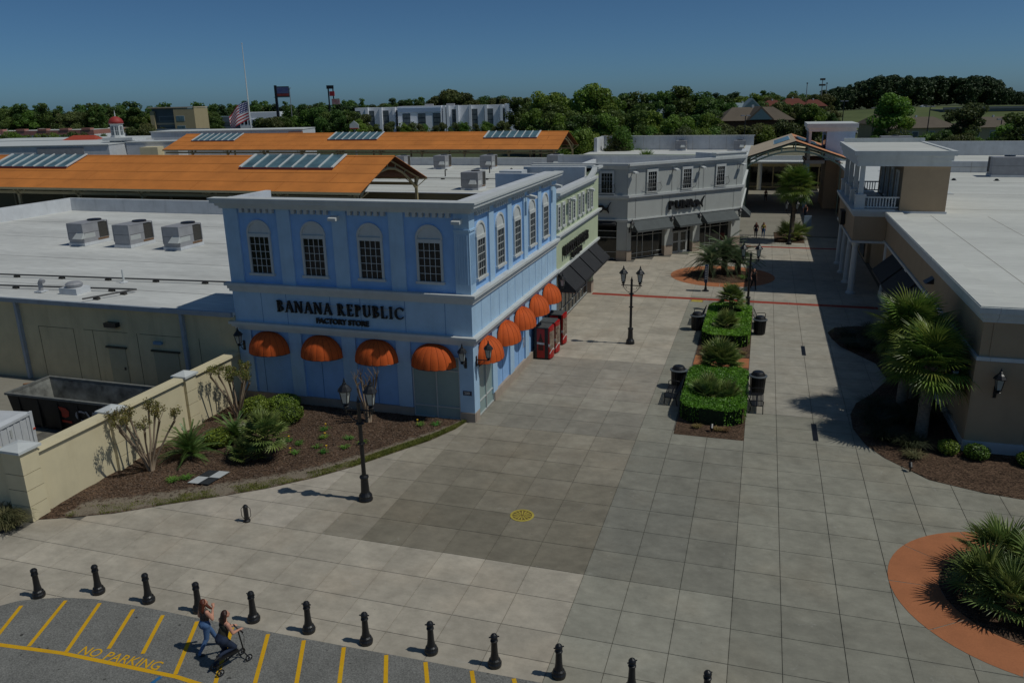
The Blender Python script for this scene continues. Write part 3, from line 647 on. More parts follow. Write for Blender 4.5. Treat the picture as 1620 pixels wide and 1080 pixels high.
gpart('parapet_return', MB().box(-13.4, -8.5, 42.4, 42.98, 7.6, 9.52), M_PARA, I4)
gpart('roof_box', MB().box(-14.8, -13.0, 40.5, 42.0, 8.2, 9.35), M_PARA, I4)
for d, z0, z1 in ((.03, 5.92, 6.04), (.12, 6.04, 6.16), (.22, 6.16, 6.30)): gpart('string_course', MB().fb(G0, G1+d, -.3, d, z0, z1), M_TRIM)
for d, z0, z1 in ((.02, 3.74, 3.86), (.12, 3.86, 4.0)): gpart('string_course', MB().fb(G0, G1+d, -.3, d, z0, z1), M_TRIM)
for yc in (30.35, 31.6, 33.3, 34.6, 36.3, 37.55, 39.3, 40.55): window(green, FS, yc-14, 6.72, 8.0, .5, 2, 5, M_TRIM, M_WHITE, panes=False, d=-.05, fw=.13)
glazing(green, FS, G0+1.0, GL-.85, .05, 3.6, [17.8, 18.9, 20.0, 21.1, 22.2, 23.3, 24.4, 25.5], [.75], M_STORE, M_ALU, d=-.45)
gpart('stall_riser', MB().fb(G0, G0+.95, -.5, -.1, 0, 3.85), M_TRIM)
for k in range(4): shed_awning(FS, 16.0+3.05*k, 18.82+3.05*k, 3.86, 2.6, 1.2, M_BLACKCAN, ['black sloped awning of the green store nearest the blue store', 'black sloped awning of the green store, second from the blue store', 'black sloped awning of the green store, third from the blue store', 'black sloped awning at the far end of the green store'][k], 'black awnings of the green store')
# channel letters: heavy, read edge-on from here
x = 17.35
for ch in 'BROOKS BROTHERS':
    if ch == ' ': x += .22; continue
    obj('letter', text_mesh(ch, .86, .22, offset=.022), M_SIGN, green, FS @ Matrix.Translation((x, -.12, 4.74)) @ Matrix.Rotation(R(90), 4, 'X') @ Matrix.Diagonal((.78, 1, 1, 1))); x += .515
obj('letter_row', text_mesh('FACTORY STORE', .46, .18, offset=.012), M_SIGN, green, FS @ Matrix.Translation((19.55, -.12, 4.22)) @ Matrix.Rotation(R(90), 4, 'X') @ Matrix.Diagonal((.84, 1, 1, 1)))
flood(FS, 18.75, 8.2, -.05, 'white floodlight on the green wall between the second and third narrow windows')
flood(FS, 24.75, 8.2, -.05, 'white floodlight on the green wall near its far end')

# ------------------------------------------------------------------ vending machines
M_VRED = mat('vending_red', L((.66, .08, .08)), .35, .12, 3, spec=.5)
M_VBLK = mat('vending_black', (.012, .012, .013), .4, .2, 4, spec=.5)
M_VTOP = mat('vending_grey_top', L((.30, .31, .31)), .8, .2, 4)  # even grey top, lighter than the black cabinet
M_VPIC = mat('vending_product_print', L((.52, .10, .10)), .3, .8, 5.5, col2=L((.66, .60, .52)), spec=.5)
M_BOT = mat('brown_bottle_print', L((.30, .10, .05)), .4, .4, 8)
M_VWH = mat('white_print', L((.80, .78, .76)), .4, .2, 8)
vl = ['red and black drinks machine with a bottle picture, nearest the camera', 'red and black drinks machine in the middle of three', 'red and black drinks machine farthest along the wall']
for k, (y0, y1, xr, h) in enumerate(((23.95, 24.95, -6.42, 1.93), (25.12, 26.12, -6.36, 1.93), (26.95, 27.95, -6.36, 1.93))):
    t = thing('vending_machine', vl[k], 'vending machine', (-6.95, (y0+y1)/2, 0), group='drinks machines beside the blue store')
    v = lambda n, mb, m, M=I4: obj(n, mb, m, t, M)
    v('cabinet', MB().box(-7.45, xr-.22, y0, y1, .06, h-.02), M_VBLK); v('top', MB().tbox(-7.47, xr-.2, y0-.01, y1+.01, h-.02, h+.02, .02), M_VTOP)
    # bowed front door
    dr = MB(); P = [(xr-.22, y0+.01)]+[(xr-.12+.12*math.sin(math.pi*q/8), y0+.01+(y1-y0-.02)*q/8) for q in range(9)]+[(xr-.22, y1-.01)]
    dr.prism(P, .08, h-.03); d_ = v('door', dr, M_VRED)
    pr = MB()
    for q in range(8):
        a, b = P[1+q], P[2+q]; pr.quad((a[0]+.004, a[1], .62), (b[0]+.004, b[1], .62), (b[0]+.004, b[1], 1.7), (a[0]+.004, a[1], 1.7))
    obj('product_picture', pr, M_VPIC, d_)
    sw = MB()
    for q in range(8):
        a, b = P[1+q], P[2+q]; za, zb = .34+.22*math.sin(q/8*4.2), .34+.22*math.sin((q+1)/8*4.2); sw.quad((a[0]+.006, a[1], za), (b[0]+.006, b[1], zb), (b[0]+.006, b[1], zb+.09), (a[0]+.006, a[1], za+.09))
    obj('white_wave', sw, M_VWH, d_)
    sp = v('side_picture', MB().box(-7.3, xr-.42, y0-.012, y0, .1, h-.08), M_VRED)
    bt = []
    for r, z in ((.15, .55), (.16, .62), (.145, .85), (.155, 1.02), (.13, 1.15), (.06, 1.36), (.045, 1.48), (.05, 1.5), (.05, 1.55)): bt.append((r, z))
    bc = (-7.3+xr-.42)/2; poly = [(bc+r, z) for r, z in bt]+[(bc-r, z) for r, z in reversed(bt)]
    mbp = MB(); n = len(poly); mbp.add([(x_, y0-.016, z_) for x_, z_ in poly], [tuple(range(n))]); obj('bottle_picture', mbp, M_BOT, sp)
    obj('label_strip', MB().quad((bc-.22, y0-.02, .93), (bc+.22, y0-.02, .90), (bc+.22, y0-.02, 1.02), (bc-.22, y0-.02, 1.05)), M_VWH, sp)
    v('coin_panel', MB().box(xr-.2, xr-.1, y0-.006, y0+.03, .8, .95), M_VWH)
    for fx in (-7.4, xr-.3): v('foot', MB().box(fx, fx+.06, y0+.05, y1-.05, 0, .06), M_VBLK)
# ------------------------------------------------------------------ grey store at the end of the plaza
PA = Vector((-7.0, 54.3, 0)); PB = Vector((2.7, 65.1, 0)); PU = (PB-PA).normalized(); PLN = (PB-PA).length
FP = F(PA.x, PA.y, PU.x, PU.y); FPL = F(PA.x, PA.y, 1, 0); FPR = F(PB.x, PB.y, 0, 1)
grey = thing('grey_store', 'warm grey two storey store with an angled sunlit front and charcoal awnings', 'building', (-4, 62, 0))
def ppart(n, mb, m, M=None): return obj(n, mb, m, grey, FP if M is None else M)
core = [(-16, 54.4), (-7.04, 54.4), (2.6, 65.14), (2.6, 84), (-16, 84)]
ppart('upper_wall', MB().fb(-.02, PLN+.02, -.42, -.02, 3.7, 8.6), M_GREY); ppart('upper_wall', MB().fb(-9, -.1, -.45, -.05, 3.7, 8.6), M_GREY, FPL); ppart('upper_wall', MB().fb(.1, 18.9, -.45, -.05, 3.7, 8.6), M_GREY, FPR)
ppart('roof_surface', MB().prism([(-16, 54.9), (-7.4, 54.9), (2.1, 65.5), (2.1, 83.9), (-16, 83.9)], 4.8, 5.2), M_ROOFW, I4); ppart('rear_parapet', MB().box(-21, 2.3, 84.0, 84.4, 4.5, 7.55), M_PARA, I4); ppart('rear_coping', MB().box(-21, 2.35, 83.9, 84.5, 7.55, 7.66), M_TRIM, I4); ppart('left_parapet', MB().box(-16.3, -15.9, 54.9, 84, 4.5, 7.2), M_PARA, I4)
ppart('inner_core', MB().prism([(-16, 55.2), (-7.2, 55.2), (2.0, 65.6), (2.0, 84), (-16, 84)], 0, 3.72), mat('dark_shop_interior', (.02, .02, .018), .9), I4)
for d, z0, z1 in ((.05, 8.36, 8.5), (.16, 8.5, 8.68), (.30, 8.68, 8.90)):
    ppart('cornice', MB().fb(-d*.4, PLN+d*.4, -.3, d, z0, z1), M_TRIM); ppart('cornice', MB().fb(-9, 0, -.3, d-.001, z0+.002, z1-.002), M_TRIM, FPL); ppart('cornice', MB().fb(.05, 18, -.3, d-.001, z0+.002, z1-.002), M_TRIM, FPR)
ppart('raised_parapet', MB().fb(10.5, PLN+.1, -.3, .2, 8.9, 9.22), M_TRIM); ppart('raised_parapet_cap', MB().fb(10.45, PLN+.2, -.34, .28, 9.22, 9.34), M_WHITE)
ppart('parapet_return', MB().fb(10.5, 10.75, -2.6, -.3, 8.6, 9.3), M_PARA); ppart('parapet_return', MB().fb(.2, 4.5, -.3, .12, 8.9, 9.3), M_PARA, FPR)
for z0, z1, a in ((5.70, 5.84, .06), (5.84, 6.06, .18), (3.62, 3.74, .05), (3.74, 3.86, .12)):
    ppart('string_course', MB().fb(-a*.4, PLN+a*.4, -.2, a, z0, z1), M_TRIM); ppart('string_course', MB().fb(-9, 0, -.2, a-.001, z0+.002, z1-.002), M_TRIM, FPL); ppart('string_course', MB().fb(.05, 18, -.2, a-.001, z0+.002, z1-.002), M_TRIM, FPR)
for u0, u1 in ((-.05, .45), (4.55, 5.5), (8.15, 9.05), (13.3, PLN+.02)):
    ppart('pier', MB().fb(u0, u1, -.6, .0, .95, 3.65), M_GREY); ppart('pier_base', MB().fb(u0-.03, u1+.03, -.6, .05, 0, .95), M_PLINTH)
ppart('pier', MB().fb(-1.0, -.1, -.6, -.01, .95, 3.65), M_GREY, FPL); ppart('pier_base', MB().fb(-1.02, -.12, -.6, .03, 0, .95), M_PLINTH, FPL)
glazing(grey, FP, .45, 4.55, .12, 2.75, [1.45, 2.1, 3.35], [.55, 2.2], M_STORE, M_ALU, d=-.4)
glazing(grey, FP, 9.05, 13.3, .12, 2.75, [10.1, 10.75, 12.1], [.55, 2.2], M_STORE, M_ALU, d=-.4)
glazing(grey, FPL, -8.8, -1.0, .12, 2.72, [-6.5, -4.6, -2.9], [.75, 2.1], M_STORE, M_ALU, d=-.4)
glazing(grey, FP, 5.5, 8.15, .02, 2.75, [5.72, 7.75], [2.15], M_STORE, M_ALU, d=-.42)
for u in (5.78, 6.75):
    dm = MB(); w = .93
    for a, b in ((u, u+.13), (u+w-.13, u+w)): dm.fb(a, b, -.38, -.32, .03, 2.1)
    for a, b in ((.03, .22), (1.05, 1.18), (2.0, 2.1)): dm.fb(u, u+w, -.382, -.322, a, b)
    dd = ppart('door', dm, M_ALU); obj('pane', MB().fb(u+.13, u+w-.13, -.37, -.36, .22, 2.0), M_STORE, dd, FP)
ppart('upper_band', MB().fb(.45, 13.3, -.45, -.1, 2.75, 3.7), M_GREY)
for u in (0.9, 4.1, 5.0, 8.3, 9.6, 13.4): ppart('panel_joint', MB().fb(u-.012, u+.012, 0, .006, 3.87, 5.69), mat('grey_joint_paint', L((.42, .42, .41)), .9)); 
for u in (.9, 5.2, 8.6, 9.2, 13.7): ppart('panel_joint', MB().fb(u-.012, u+.012, 0, .006, 6.07, 8.35), MATS['grey_joint_paint'])
M_JUL = M_IRON
for k, (FR, u) in enumerate(((FP, 2.75), (FP, 7.05), (FP, 11.4), (FPL, -1.98), (FPL, -5.5))):
    w_ = window(grey, FR, u, 6.26, 8.02, 1.0, 4, 5, M_TRIM, M_WHITE, panes=False, fw=.16, fd=.1)
    jb = MB()                                        # small iron balcony guard
    for z in (6.3, 7.0): jb.tube([(-.75, -.12, z), (-.75, -.34, z), (.75, -.34, z), (.75, -.12, z)], .014, 5)
    for q in range(9): jb.tube([(-.75+1.5*q/8, -.34, 6.3), (-.75+1.5*q/8, -.34, 7.0)], .010, 4)
    for s_ in (-1, 1): jb.tube([(s_*.75, -.34, 6.3), (s_*.9, -.4, 6.6), (s_*.75, -.36, 7.0), (s_*.82, -.34, 7.15)], .014, 5)
    obj('balcony_guard', jb, M_JUL, w_, FR @ Matrix.Translation((u, 0, 0)))
al = ['charcoal awning over the left window bay of the grey store', 'charcoal awning over the entrance of the grey store', 'charcoal awning over the right window bay of the grey store']
for k, (a, b) in enumerate(((.42, 4.86), (5.6, 8.42), (9.1, 13.42))): shed_awning(FP, a, b, 3.72, 2.72, .95, M_GREYCAN, al[k], 'charcoal awnings of the grey store')
shed_awning(FPL, -8.4, -1.1, 3.72, 3.3, .3, M_BLACKCAN, 'dark awning on the shaded left face of the grey store', 'charcoal awnings of the grey store')
shed_awning(FPR, .5, 3.6, 3.72, 2.72, .95, M_GREYCAN, 'charcoal awning on the walkway side of the grey store', 'charcoal awnings of the grey store')
flo = ['at its left corner', 'between its left and middle windows', 'between its middle and right windows', 'at its right corner']
for k, u in enumerate((.45, 5.35, 8.75, 14.1)): flood(FP, u, 8.08, 0, 'white floodlight on the grey store front '+flo[k])
wl = ['left corner of the grey store', 'pier left of the grey store entrance', 'pier right of the grey store entrance', 'right corner of the grey store']
for k, u in enumerate((.2, 5.05, 8.6, 14.0)): wall_lantern(FP, u, 2.9, 0, 'black wall lantern on the '+wl[k], .4)
# sign: condensed block letters and a leaping cat
x = 4.8
for ch in 'PUMA':
    obj('letter', text_mesh(ch, 1.08, .26, offset=.035), M_SIGN, grey, FP @ Matrix.Translation((x, -.16, 4.42)) @ Matrix.Rotation(R(90), 4, 'X') @ Matrix.Diagonal((1.02, 1, 1, 1))); x += .80
CAT = [(0, .62), (.10, .74), (.22, .80), (.34, .76), (.46, .80), (.60, .74), (.74, .58), (.86, .50), (.98, .56), (1.12, .78), (1.26, 1.0), (1.36, 1.08), (1.40, 1.02), (1.28, .92), (1.16, .66), (1.10, .44), (1.12, .28), (1.20, .10), (1.16, .0), (1.06, .14), (.94, .26), (.80, .30), (.66, .32), (.56, .26), (.44, .12), (.30, .06), (.22, .12), (.34, .20), (.40, .34), (.30, .46), (.14, .54)]
def cat(FR, u, z, s): obj('cat_emblem', MB().fprism([(u+a*s, z+b*s) for a, b in CAT], .06, .2), M_SIGN, grey, FR)
cat(FP, 7.95, 4.28, 1.0); cat(FPL, -2.85, 4.4, .95)

# ------------------------------------------------------------------ tan store on the right
FT = F(13.5, 16.4, 0, -1)      # wall facing the plaza (-X), u runs toward the camera
FTF = F(13.5, 16.4, 1, 0)      # wall facing the car park (-Y)
tan = thing('tan_store', 'long single storey tan store with wide pale roof and wall lanterns on its corner piers', 'building', (20, 30, 0))
def tpart(n, mb, m, M=I4): return obj(n, mb, m, tan, M)
tpart('wall', MB().box(13.5, 13.85, 16.42, 44.85, .4, 5.75), M_TAN); tpart('wall', MB().box(13.86, 45, 16.4, 16.75, .4, 5.75), M_TAN)
tpart('base_course', MB().box(13.42, 13.9, 16.32, 44.8, 0, .42), M_WHITE); tpart('base_course', MB().box(13.91, 45, 16.32, 16.8, 0, .42), M_WHITE)
tpart('roof_surface', MB().box(13.7, 60, 16.7, 79.5, 5.7, 6.18), M_ROOFR)
for k in range(2): tpart('roof_seam', MB().box(16.1+k*3.6, 16.14+k*3.6, 17, 44, 6.18, 6.188), mat('roof_seam_dirt', L((.68, .66, .62)), .9))
for k in range(3): tpart('roof_seam', MB().box(17.2, 58, 47.5+k*10.4, 47.56+k*10.4, 6.18, 6.189), MATS['roof_seam_dirt'])
for d, z0, z1 in ((.06, 5.62, 5.8), (.16, 5.8, 6.02), (.28, 6.02, 6.26)):
    tpart('cornice', MB().box(13.5-d, 13.95, 16.4-d, 45.2, z0, z1), M_WHITE); tpart('cornice', MB().box(13.96, 46, 16.4-d+.001, 16.9, z0+.001, z1), M_WHITE)
tpart('coping', MB().box(13.26, 14.35, 16.2, 44.9, 6.262, 6.30), M_ROOFR); tpart('coping', MB().box(14.35, 46, 16.2, 17.2, 6.262, 6.299), M_ROOFR)
for d, z0, z1 in ((.10, 4.0, 4.16),):
    tpart('string_course', MB().box(13.5-d, 13.9, 16.4-d, 45.2, z0, z1), M_WHITE); tpart('string_course', MB().box(13.91, 45, 16.4-d+.001, 16.9, z0+.001, z1-.001), M_WHITE)
for x0, x1 in ((13.46, 15.5), (18.5, 20.5)): tpart('corner_pier', MB().box(x0, x1, 16.3, 16.5, .43, 3.99), M_TAN)
tpart('corner_pier', MB().box(13.4, 13.6, 16.31, 17.6, .43, 3.99), M_TAN)
tpart('pier_base', MB().box(13.34, 15.6, 16.22, 16.4, 0, .5), M_WHITE)
for y in (25.5, 34.5, 43.6): tpart('pilaster', MB().box(13.42, 13.6, y, y+.7, .43, 3.99), M_WHITE)
for y in (26.6, 29.3, 32.0, 35.6, 38.3, 41.0):
    glazing(tan, FT, 16.4-y-2.3, 16.4-y, .5, 2.9, [16.4-y-1.15], [2.2], M_STORE, M_ALU, d=.0)
for k, y in enumerate((26.3, 31.2, 36.1)): shed_awning(FT, 16.4-y-4.5, 16.4-y, 3.95, 2.7, 1.2, M_BLACKCAN, ['black awning on the shaded tan wall nearest the palms', 'black awning in the middle of the shaded tan wall', 'black awning on the shaded tan wall beside the porch'][k], 'black awnings of the tan store')
wall_lantern(FT, -.7, 2.65, .02, 'black wall lantern on the tan corner facing the plaza', .6, s=1.1)
wall_lantern(FTF, .75, 2.75, .1, 'black wall lantern on the tan corner pier facing the car park', .4, s=1.1)
t = thing('wall_downlight', 'small dark wedge light fixed high on the shaded tan wall', 'wall light', (13.45, 27.0, 5.1))
obj('housing', MB().add([(13.5, 26.6, 4.9), (13.5, 27.4, 4.9), (13.1, 27.4, 4.9), (13.1, 26.6, 4.9), (13.5, 26.65, 5.2), (13.5, 27.35, 5.2)], [(0, 1, 2, 3), (2, 1, 5), (3, 4, 0), (3, 2, 5, 4)]), M_IRON, t); obj('lens', MB().box(13.15, 13.45, 26.7, 27.3, 4.88, 4.895), M_LAMPGL, t)
t = thing('window_awning', 'black boxed awning at the right edge on the tan front', 'awning', (16.3, 16, 2.4))
obj('canopy', MB().add([(15.75, 16.3, 3.85), (18.4, 16.3, 3.85), (18.4, 15.5, 2.9), (15.75, 15.5, 2.9), (15.75, 15.5, 2.7), (18.4, 15.5, 2.7), (15.75, 16.3, 2.7)], [(0, 1, 2, 3), (3, 2, 5, 4), (0, 3, 4, 6)]), M_BLACKCAN, t)
obj('frame', MB().tube([(15.75, 15.5, 2.7), (18.4, 15.5, 2.7)], .02, 5), M_IRON, t)
# porch with balcony
porch = thing('columned_porch', 'two storey tan porch with white columns, balcony rail and flat white roof', 'porch', (14, 51, 0))
def qpart(n, mb, m): return obj(n, mb, m, porch)
Y0, Y1 = 44.9, 57.4
qpart('beam', MB().box(11.25, 13.49, Y0, Y0+.4, 4.05, 5.9), M_TAN); qpart('beam', MB().box(11.25, 11.6, Y0+.4, Y1, 4.05, 5.9), M_TAN); qpart('beam', MB().box(11.61, 17.2, Y1-.4, Y1, 4.05, 5.9), M_TAN)
qpart('beam_trim', MB().box(11.15, 13.48, Y0-.1, Y0+.3, 3.92, 4.08), M_WHITE); qpart('beam_trim', MB().box(11.16, 11.6, Y0+.3, Y1+.1, 3.921, 4.079), M_WHITE)
for d, z0, z1 in ((.08, 5.88, 6.05), (.2, 6.05, 6.25), (.3, 6.25, 6.42)):
    qpart('ledge', MB().box(11.25-d, 13.9, Y0-d, Y1+d, z0, z1), M_WHITE)
qpart('soffit', MB().box(11.3, 14.5, Y0+.1, Y1-.1, 4.0, 4.1), M_WHITE)
qpart('back_wall', MB().box(14.2, 14.5, Y0+.45, Y1, .0, 4.0), M_TAN)
for k, y in enumerate((45.2, 49.05, 53.0, 56.9)):
    c = MB().lathe([(.36, 0), (.36, .12), (.30, .16), (.25, .22), (.245, 1.3), (.20, 3.6), (.22, 3.66), (.28, 3.74), (.28, 3.92)], 20, (11.55, y, 0)); qpart('column', c, M_WHITE)
    p = MB().box(11.2, 11.85, y-.33, y+.33, 6.42, 7.35).box(11.15, 11.9, y-.38, y+.38, 7.35, 7.47); qpart('rail_pedestal', p, M_WHITE)
    qpart('upper_post', MB().tbox(11.35, 11.7, y-.17, y+.17, 7.47, 9.5, .02), M_WHITE)
def rail(p, q):
    p, q = Vector(p), Vector(q); n = max(3, int((q-p).length/.2)); mb = MB()
    qpart('hand_rail', MB().box(min(p.x, q.x)-.06, max(p.x, q.x)+.06, min(p.y, q.y)-.06, max(p.y, q.y)+.06, 7.2, 7.3), M_WHITE); qpart('hand_rail', MB().box(min(p.x, q.x)-.05, max(p.x, q.x)+.05, min(p.y, q.y)-.05, max(p.y, q.y)+.05, 6.5, 6.58), M_WHITE)
    bl = MB().box(-.035, .035, -.035, .035, 6.58, 7.2).mesh('baluster', M_WHITE)
    for k in range(1, n): obj('baluster', bl, None, porch, Matrix.Translation(p.lerp(q, k/n)))
rail((11.9, Y0+.25, 0), (14.1, Y0+.25, 0)); rail((11.9, Y1-.35, 0), (14.1, Y1-.35, 0))
for a, b in ((45.6, 48.6), (49.45, 52.6), (53.4, 56.5)): rail((11.5, a, 0), (11.5, b, 0))
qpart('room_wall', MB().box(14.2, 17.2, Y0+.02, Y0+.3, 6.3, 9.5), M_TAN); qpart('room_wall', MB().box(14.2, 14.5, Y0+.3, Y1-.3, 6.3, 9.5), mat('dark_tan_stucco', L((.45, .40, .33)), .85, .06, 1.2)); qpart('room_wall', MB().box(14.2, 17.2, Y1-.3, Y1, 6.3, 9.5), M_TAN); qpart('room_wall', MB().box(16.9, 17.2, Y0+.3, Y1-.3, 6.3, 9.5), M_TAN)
qpart('room_upstand', MB().box(13.95, 17.3, Y0-.06, Y1+.1, 5.9, 6.32), M_PARA)
FPO = F(14.2, Y0, 0, -1)
for y in (47.2, 49.8, 52.4, 55.0):
    window(porch, FPO, -(y-Y0), 6.7, 8.9, .9, 2, 3, M_TRIM, M_WHITE, panes=False)
for d, z0, z1 in ((.0, 9.5, 9.9), (.12, 9.9, 10.25), (.28, 10.25, 10.5)): qpart('roof_fascia', MB().box(11.1-d, 17.15+d, Y0-.15-d, Y1+.15+d, z0, z1), M_WHITE)
qpart('roof_edge', MB().box(10.8, 17.45, Y0-.45, Y0-.15, 10.5, 10.58).box(10.8, 11.1, Y0-.15, Y1+.45, 10.5, 10.58).box(11.1, 17.45, Y1+.15, Y1+.45, 10.5, 10.85).box(17.15, 17.45, Y0-.15, Y1+.15, 10.5, 10.58), M_WHITE)
qpart('roof_top', MB().box(11.1, 17.15, Y0-.15, Y1+.15, 10.46, 10.515), M_ROOFR)
obj('hanging_sign', MB().box(10.9, 11.2, 51.2, 53.0, 4.3, 5.4), M_SIGN, porch)
# second porch farther along, pale blue
p2 = thing('blue_porch', 'distant pale blue two storey porch with flat white roof', 'porch', (12.7, 98, 0))
obj('wall', MB().box(12.2, 15.6, 95.0, 104, 6.3, 10.0), M_BLUE, p2); obj('lower_wall', MB().box(12.4, 15.6, 95.2, 104, 0, 6.3), M_TAN, p2)
for y in (95.3, 99.5, 103.6): obj('lower_post', MB().box(9.95, 10.4, y-.22, y+.22, 0, 5.95), M_BLUE, p2)
for y in (95.2, 98.5, 101.8): obj('upper_post', MB().tbox(10.0, 10.35, y-.17, y+.17, 6.2, 10.0, .02), M_WHITE, p2)
for d, z0, z1 in ((.0, 9.95, 10.4), (.2, 10.4, 10.95)): obj('roof_fascia', MB().box(9.9-d, 15.7+d, 94.9-d, 104+d, z0, z1), M_WHITE, p2)
obj('ledge', MB().box(9.8, 12.2, 94.8, 104.1, 5.9, 6.3), M_WHITE, p2)
obj('dark_window', MB().box(12.15, 12.2, 96.5, 98.0, 6.8, 9.4).box(12.15, 12.2, 99, 100.5, 6.8, 9.4), M_GLASSD, p2)
# ------------------------------------------------------------------ low cream service building and its roof
low = thing('cream_service_building', 'low cream service building with flat pale roof and downpipes behind the dumpster', 'building', (-40, 14, 0))
def lpart(n, mb, m): return obj(n, mb, m, low)
lpart('wall', MB().box(-75, -20.2, 13.9, 14.3, -.03, 4.45), M_CREAMD)
lpart('roof_surface', MB().add([(-75, 13.75, 4.62), (-20.2, 13.75, 4.62), (-20.2, 45.4, 4.72), (-75, 45.4, 4.72), (-75, 13.75, 4.4), (-20.2, 13.75, 4.4), (-20.2, 45.4, 4.4), (-75, 45.4, 4.4)], [(0, 1, 2, 3), (4, 7, 6, 5), (0, 4, 5, 1), (1, 5, 6, 2), (2, 6, 7, 3), (3, 7, 4, 0)]), M_ROOFW)
lpart('eave_gutter', MB().box(-75, -20.2, 13.62, 13.8, 4.42, 4.66), mat('galvanised_gutter', L((.60, .63, .66)), .5, .1, 2, dirt=.3))
lpart('back_parapet', MB().box(-61.8, -20.2, 45.2, 45.6, 4.6, 5.95), M_PARA); lpart('west_parapet', MB().box(-62.2, -61.8, 37.0, 45.6, 4.6, 5.95), M_PARA)
lpart('west_parapet_slope', MB().add([(-62.2, 30, 4.7), (-61.8, 30, 4.7), (-61.8, 37, 4.7), (-62.2, 37, 4.7), (-62.2, 37, 5.95), (-61.8, 37, 5.95)], [(0, 1, 5, 4), (1, 2, 5), (0, 4, 3), (0, 3, 2, 1), (2, 3, 4, 5)]), M_PARA)
for x in (-34.2, -23.3): lpart('downpipe', MB().box(x-.09, x+.09, 13.70, 13.9, 0, 4.45), MATS['galvanised_gutter'])
M_DOOR = mat('cream_steel_door', L((.66, .64, .53)), .6, .06, 2)
for x0, x1 in ((-28.4, -27.3), (-25.45, -23.9)):
    dd = lpart('door', MB().box(x0, x1, 13.86, 13.9, 0, 2.2), M_DOOR); obj('lintel', MB().box(x0-.12, x1+.12, 13.8, 13.9, 2.2, 2.29), mat('dark_drip_lintel', L((.28, .26, .2)), .8), dd); obj('handle', MB().box(x1-.2, x1-.12, 13.82, 13.86, 1.0, 1.15), M_IRON, dd)
for x in (-33.0, -30.6, -29.3, -26.4, -22.5): lpart('wall_joint', MB().box(x-.012, x+.012, 13.893, 13.9, 0, 3.1), MATS['dark_drip_lintel'])
for x0, x1 in ((-33, -30.6), (-29.9, -27.0), (-26.2, -23.6)): lpart('wall_joint', MB().box(x0, x1, 13.892, 13.9, 3.08, 3.10), MATS['dark_drip_lintel'])
lpart('blue_door_light', MB().box(-25.3, -24.8, 13.75, 13.9, 2.62, 2.78), mat('pale_blue_plastic', L((.45, .58, .68)), .5))
for k in range(4): lpart('roof_lap', MB().box(-74, -20.4, 16.9+k*7.1, 16.93+k*7.1, 4.635+k*.0226, 4.645+k*.0226), mat('roof_lap_dirt', L((.72, .71, .69)), .9, .1, .3))
t = thing('wall_pack_light', 'boxy wall light above the left service door', 'wall light', (-27.8, 13.7, 3.5))
obj('housing', MB().box(-28.15, -27.4, 13.55, 13.9, 3.42, 3.66), M_IRON, t); obj('lens', MB().add([(-28.1, 13.54, 3.42), (-27.45, 13.54, 3.42), (-27.45, 13.75, 3.28), (-28.1, 13.75, 3.28)], [(0, 1, 2, 3)]), M_LAMPGL, t)
# rooftop pipes
def pipe_run(name, label, pts, r=.05, z=4.8):
    t = thing(name, label, 'roof pipe', (*pts[0], 4.65), group='pipes on the low roof')
    obj('pipe', MB().tube([(x, y, z) for x, y in pts], r, 6), mat('dark_gas_pipe', L((.30, .30, .30)), .6, .2, 3), t)
    a, b = Vector((*pts[0], 0)), Vector((*pts[-1], 0)); n = max(2, int((b-a).length/3.1))
    for k in range(n):
        p = a.lerp(b, (k+.5)/n); obj('support_block', MB().box(p.x-.16, p.x+.16, p.y-.1, p.y+.1, z-.17, z-.05), M_HVACD, t)
pipe_run('roof_pipe', 'long dark pipe on blocks across the low roof, nearer the air units', [(-60, 16.6), (-24.3, 19.3)])
pipe_run('roof_pipe', 'dark pipe on blocks beside the mushroom vent near the eave', [(-44, 14.9), (-28.4, 16.5)])
pipe_run('roof_pipe', 'short dark pipe slanting to the eave of the low roof', [(-28.4, 16.5), (-29.6, 13.9)])
t = thing('mushroom_vent', 'squat galvanised mushroom vent on a curb near the roof eave', 'roof vent', (-31.8, 15.6, 4.65))
obj('curb', MB().box(-32.4, -31.2, 15.1, 16.1, 4.62, 4.98), M_PARA, t); obj('hood', MB().lathe([(.25, .32), (.42, .36), (.46, .5), (.34, .6), (.1, .64)], 16, (-31.8, 15.6, 4.65)), M_HVAC, t)
t = thing('pipe_vent', 'slim white pipe vent standing on the low roof', 'roof vent', (-31.0, 18.4, 4.65)); obj('pipe', MB().lathe([(.16, 0), (.06, .08), (.055, .75)], 8, (-31.0, 18.4, 4.66)), M_WHITE, t); obj('flashing', MB().lathe([(.26, 0), (.2, .05)], 8, (-31, 18.4, 4.655)), M_PARA, t)
t = thing('exhaust_elbow', 'small grey gooseneck exhaust left of the mushroom vent', 'roof vent', (-33.9, 15.3, 4.65)); obj('duct', MB().tube([(-33.9, 15.3, 4.66), (-33.9, 15.3, 5.15), (-33.8, 15.3, 5.3), (-33.6, 15.3, 5.25)], .12, 8), M_HVAC, t); obj('flashing', MB().box(-34.15, -33.65, 15.05, 15.55, 4.65, 4.72), M_PARA, t)
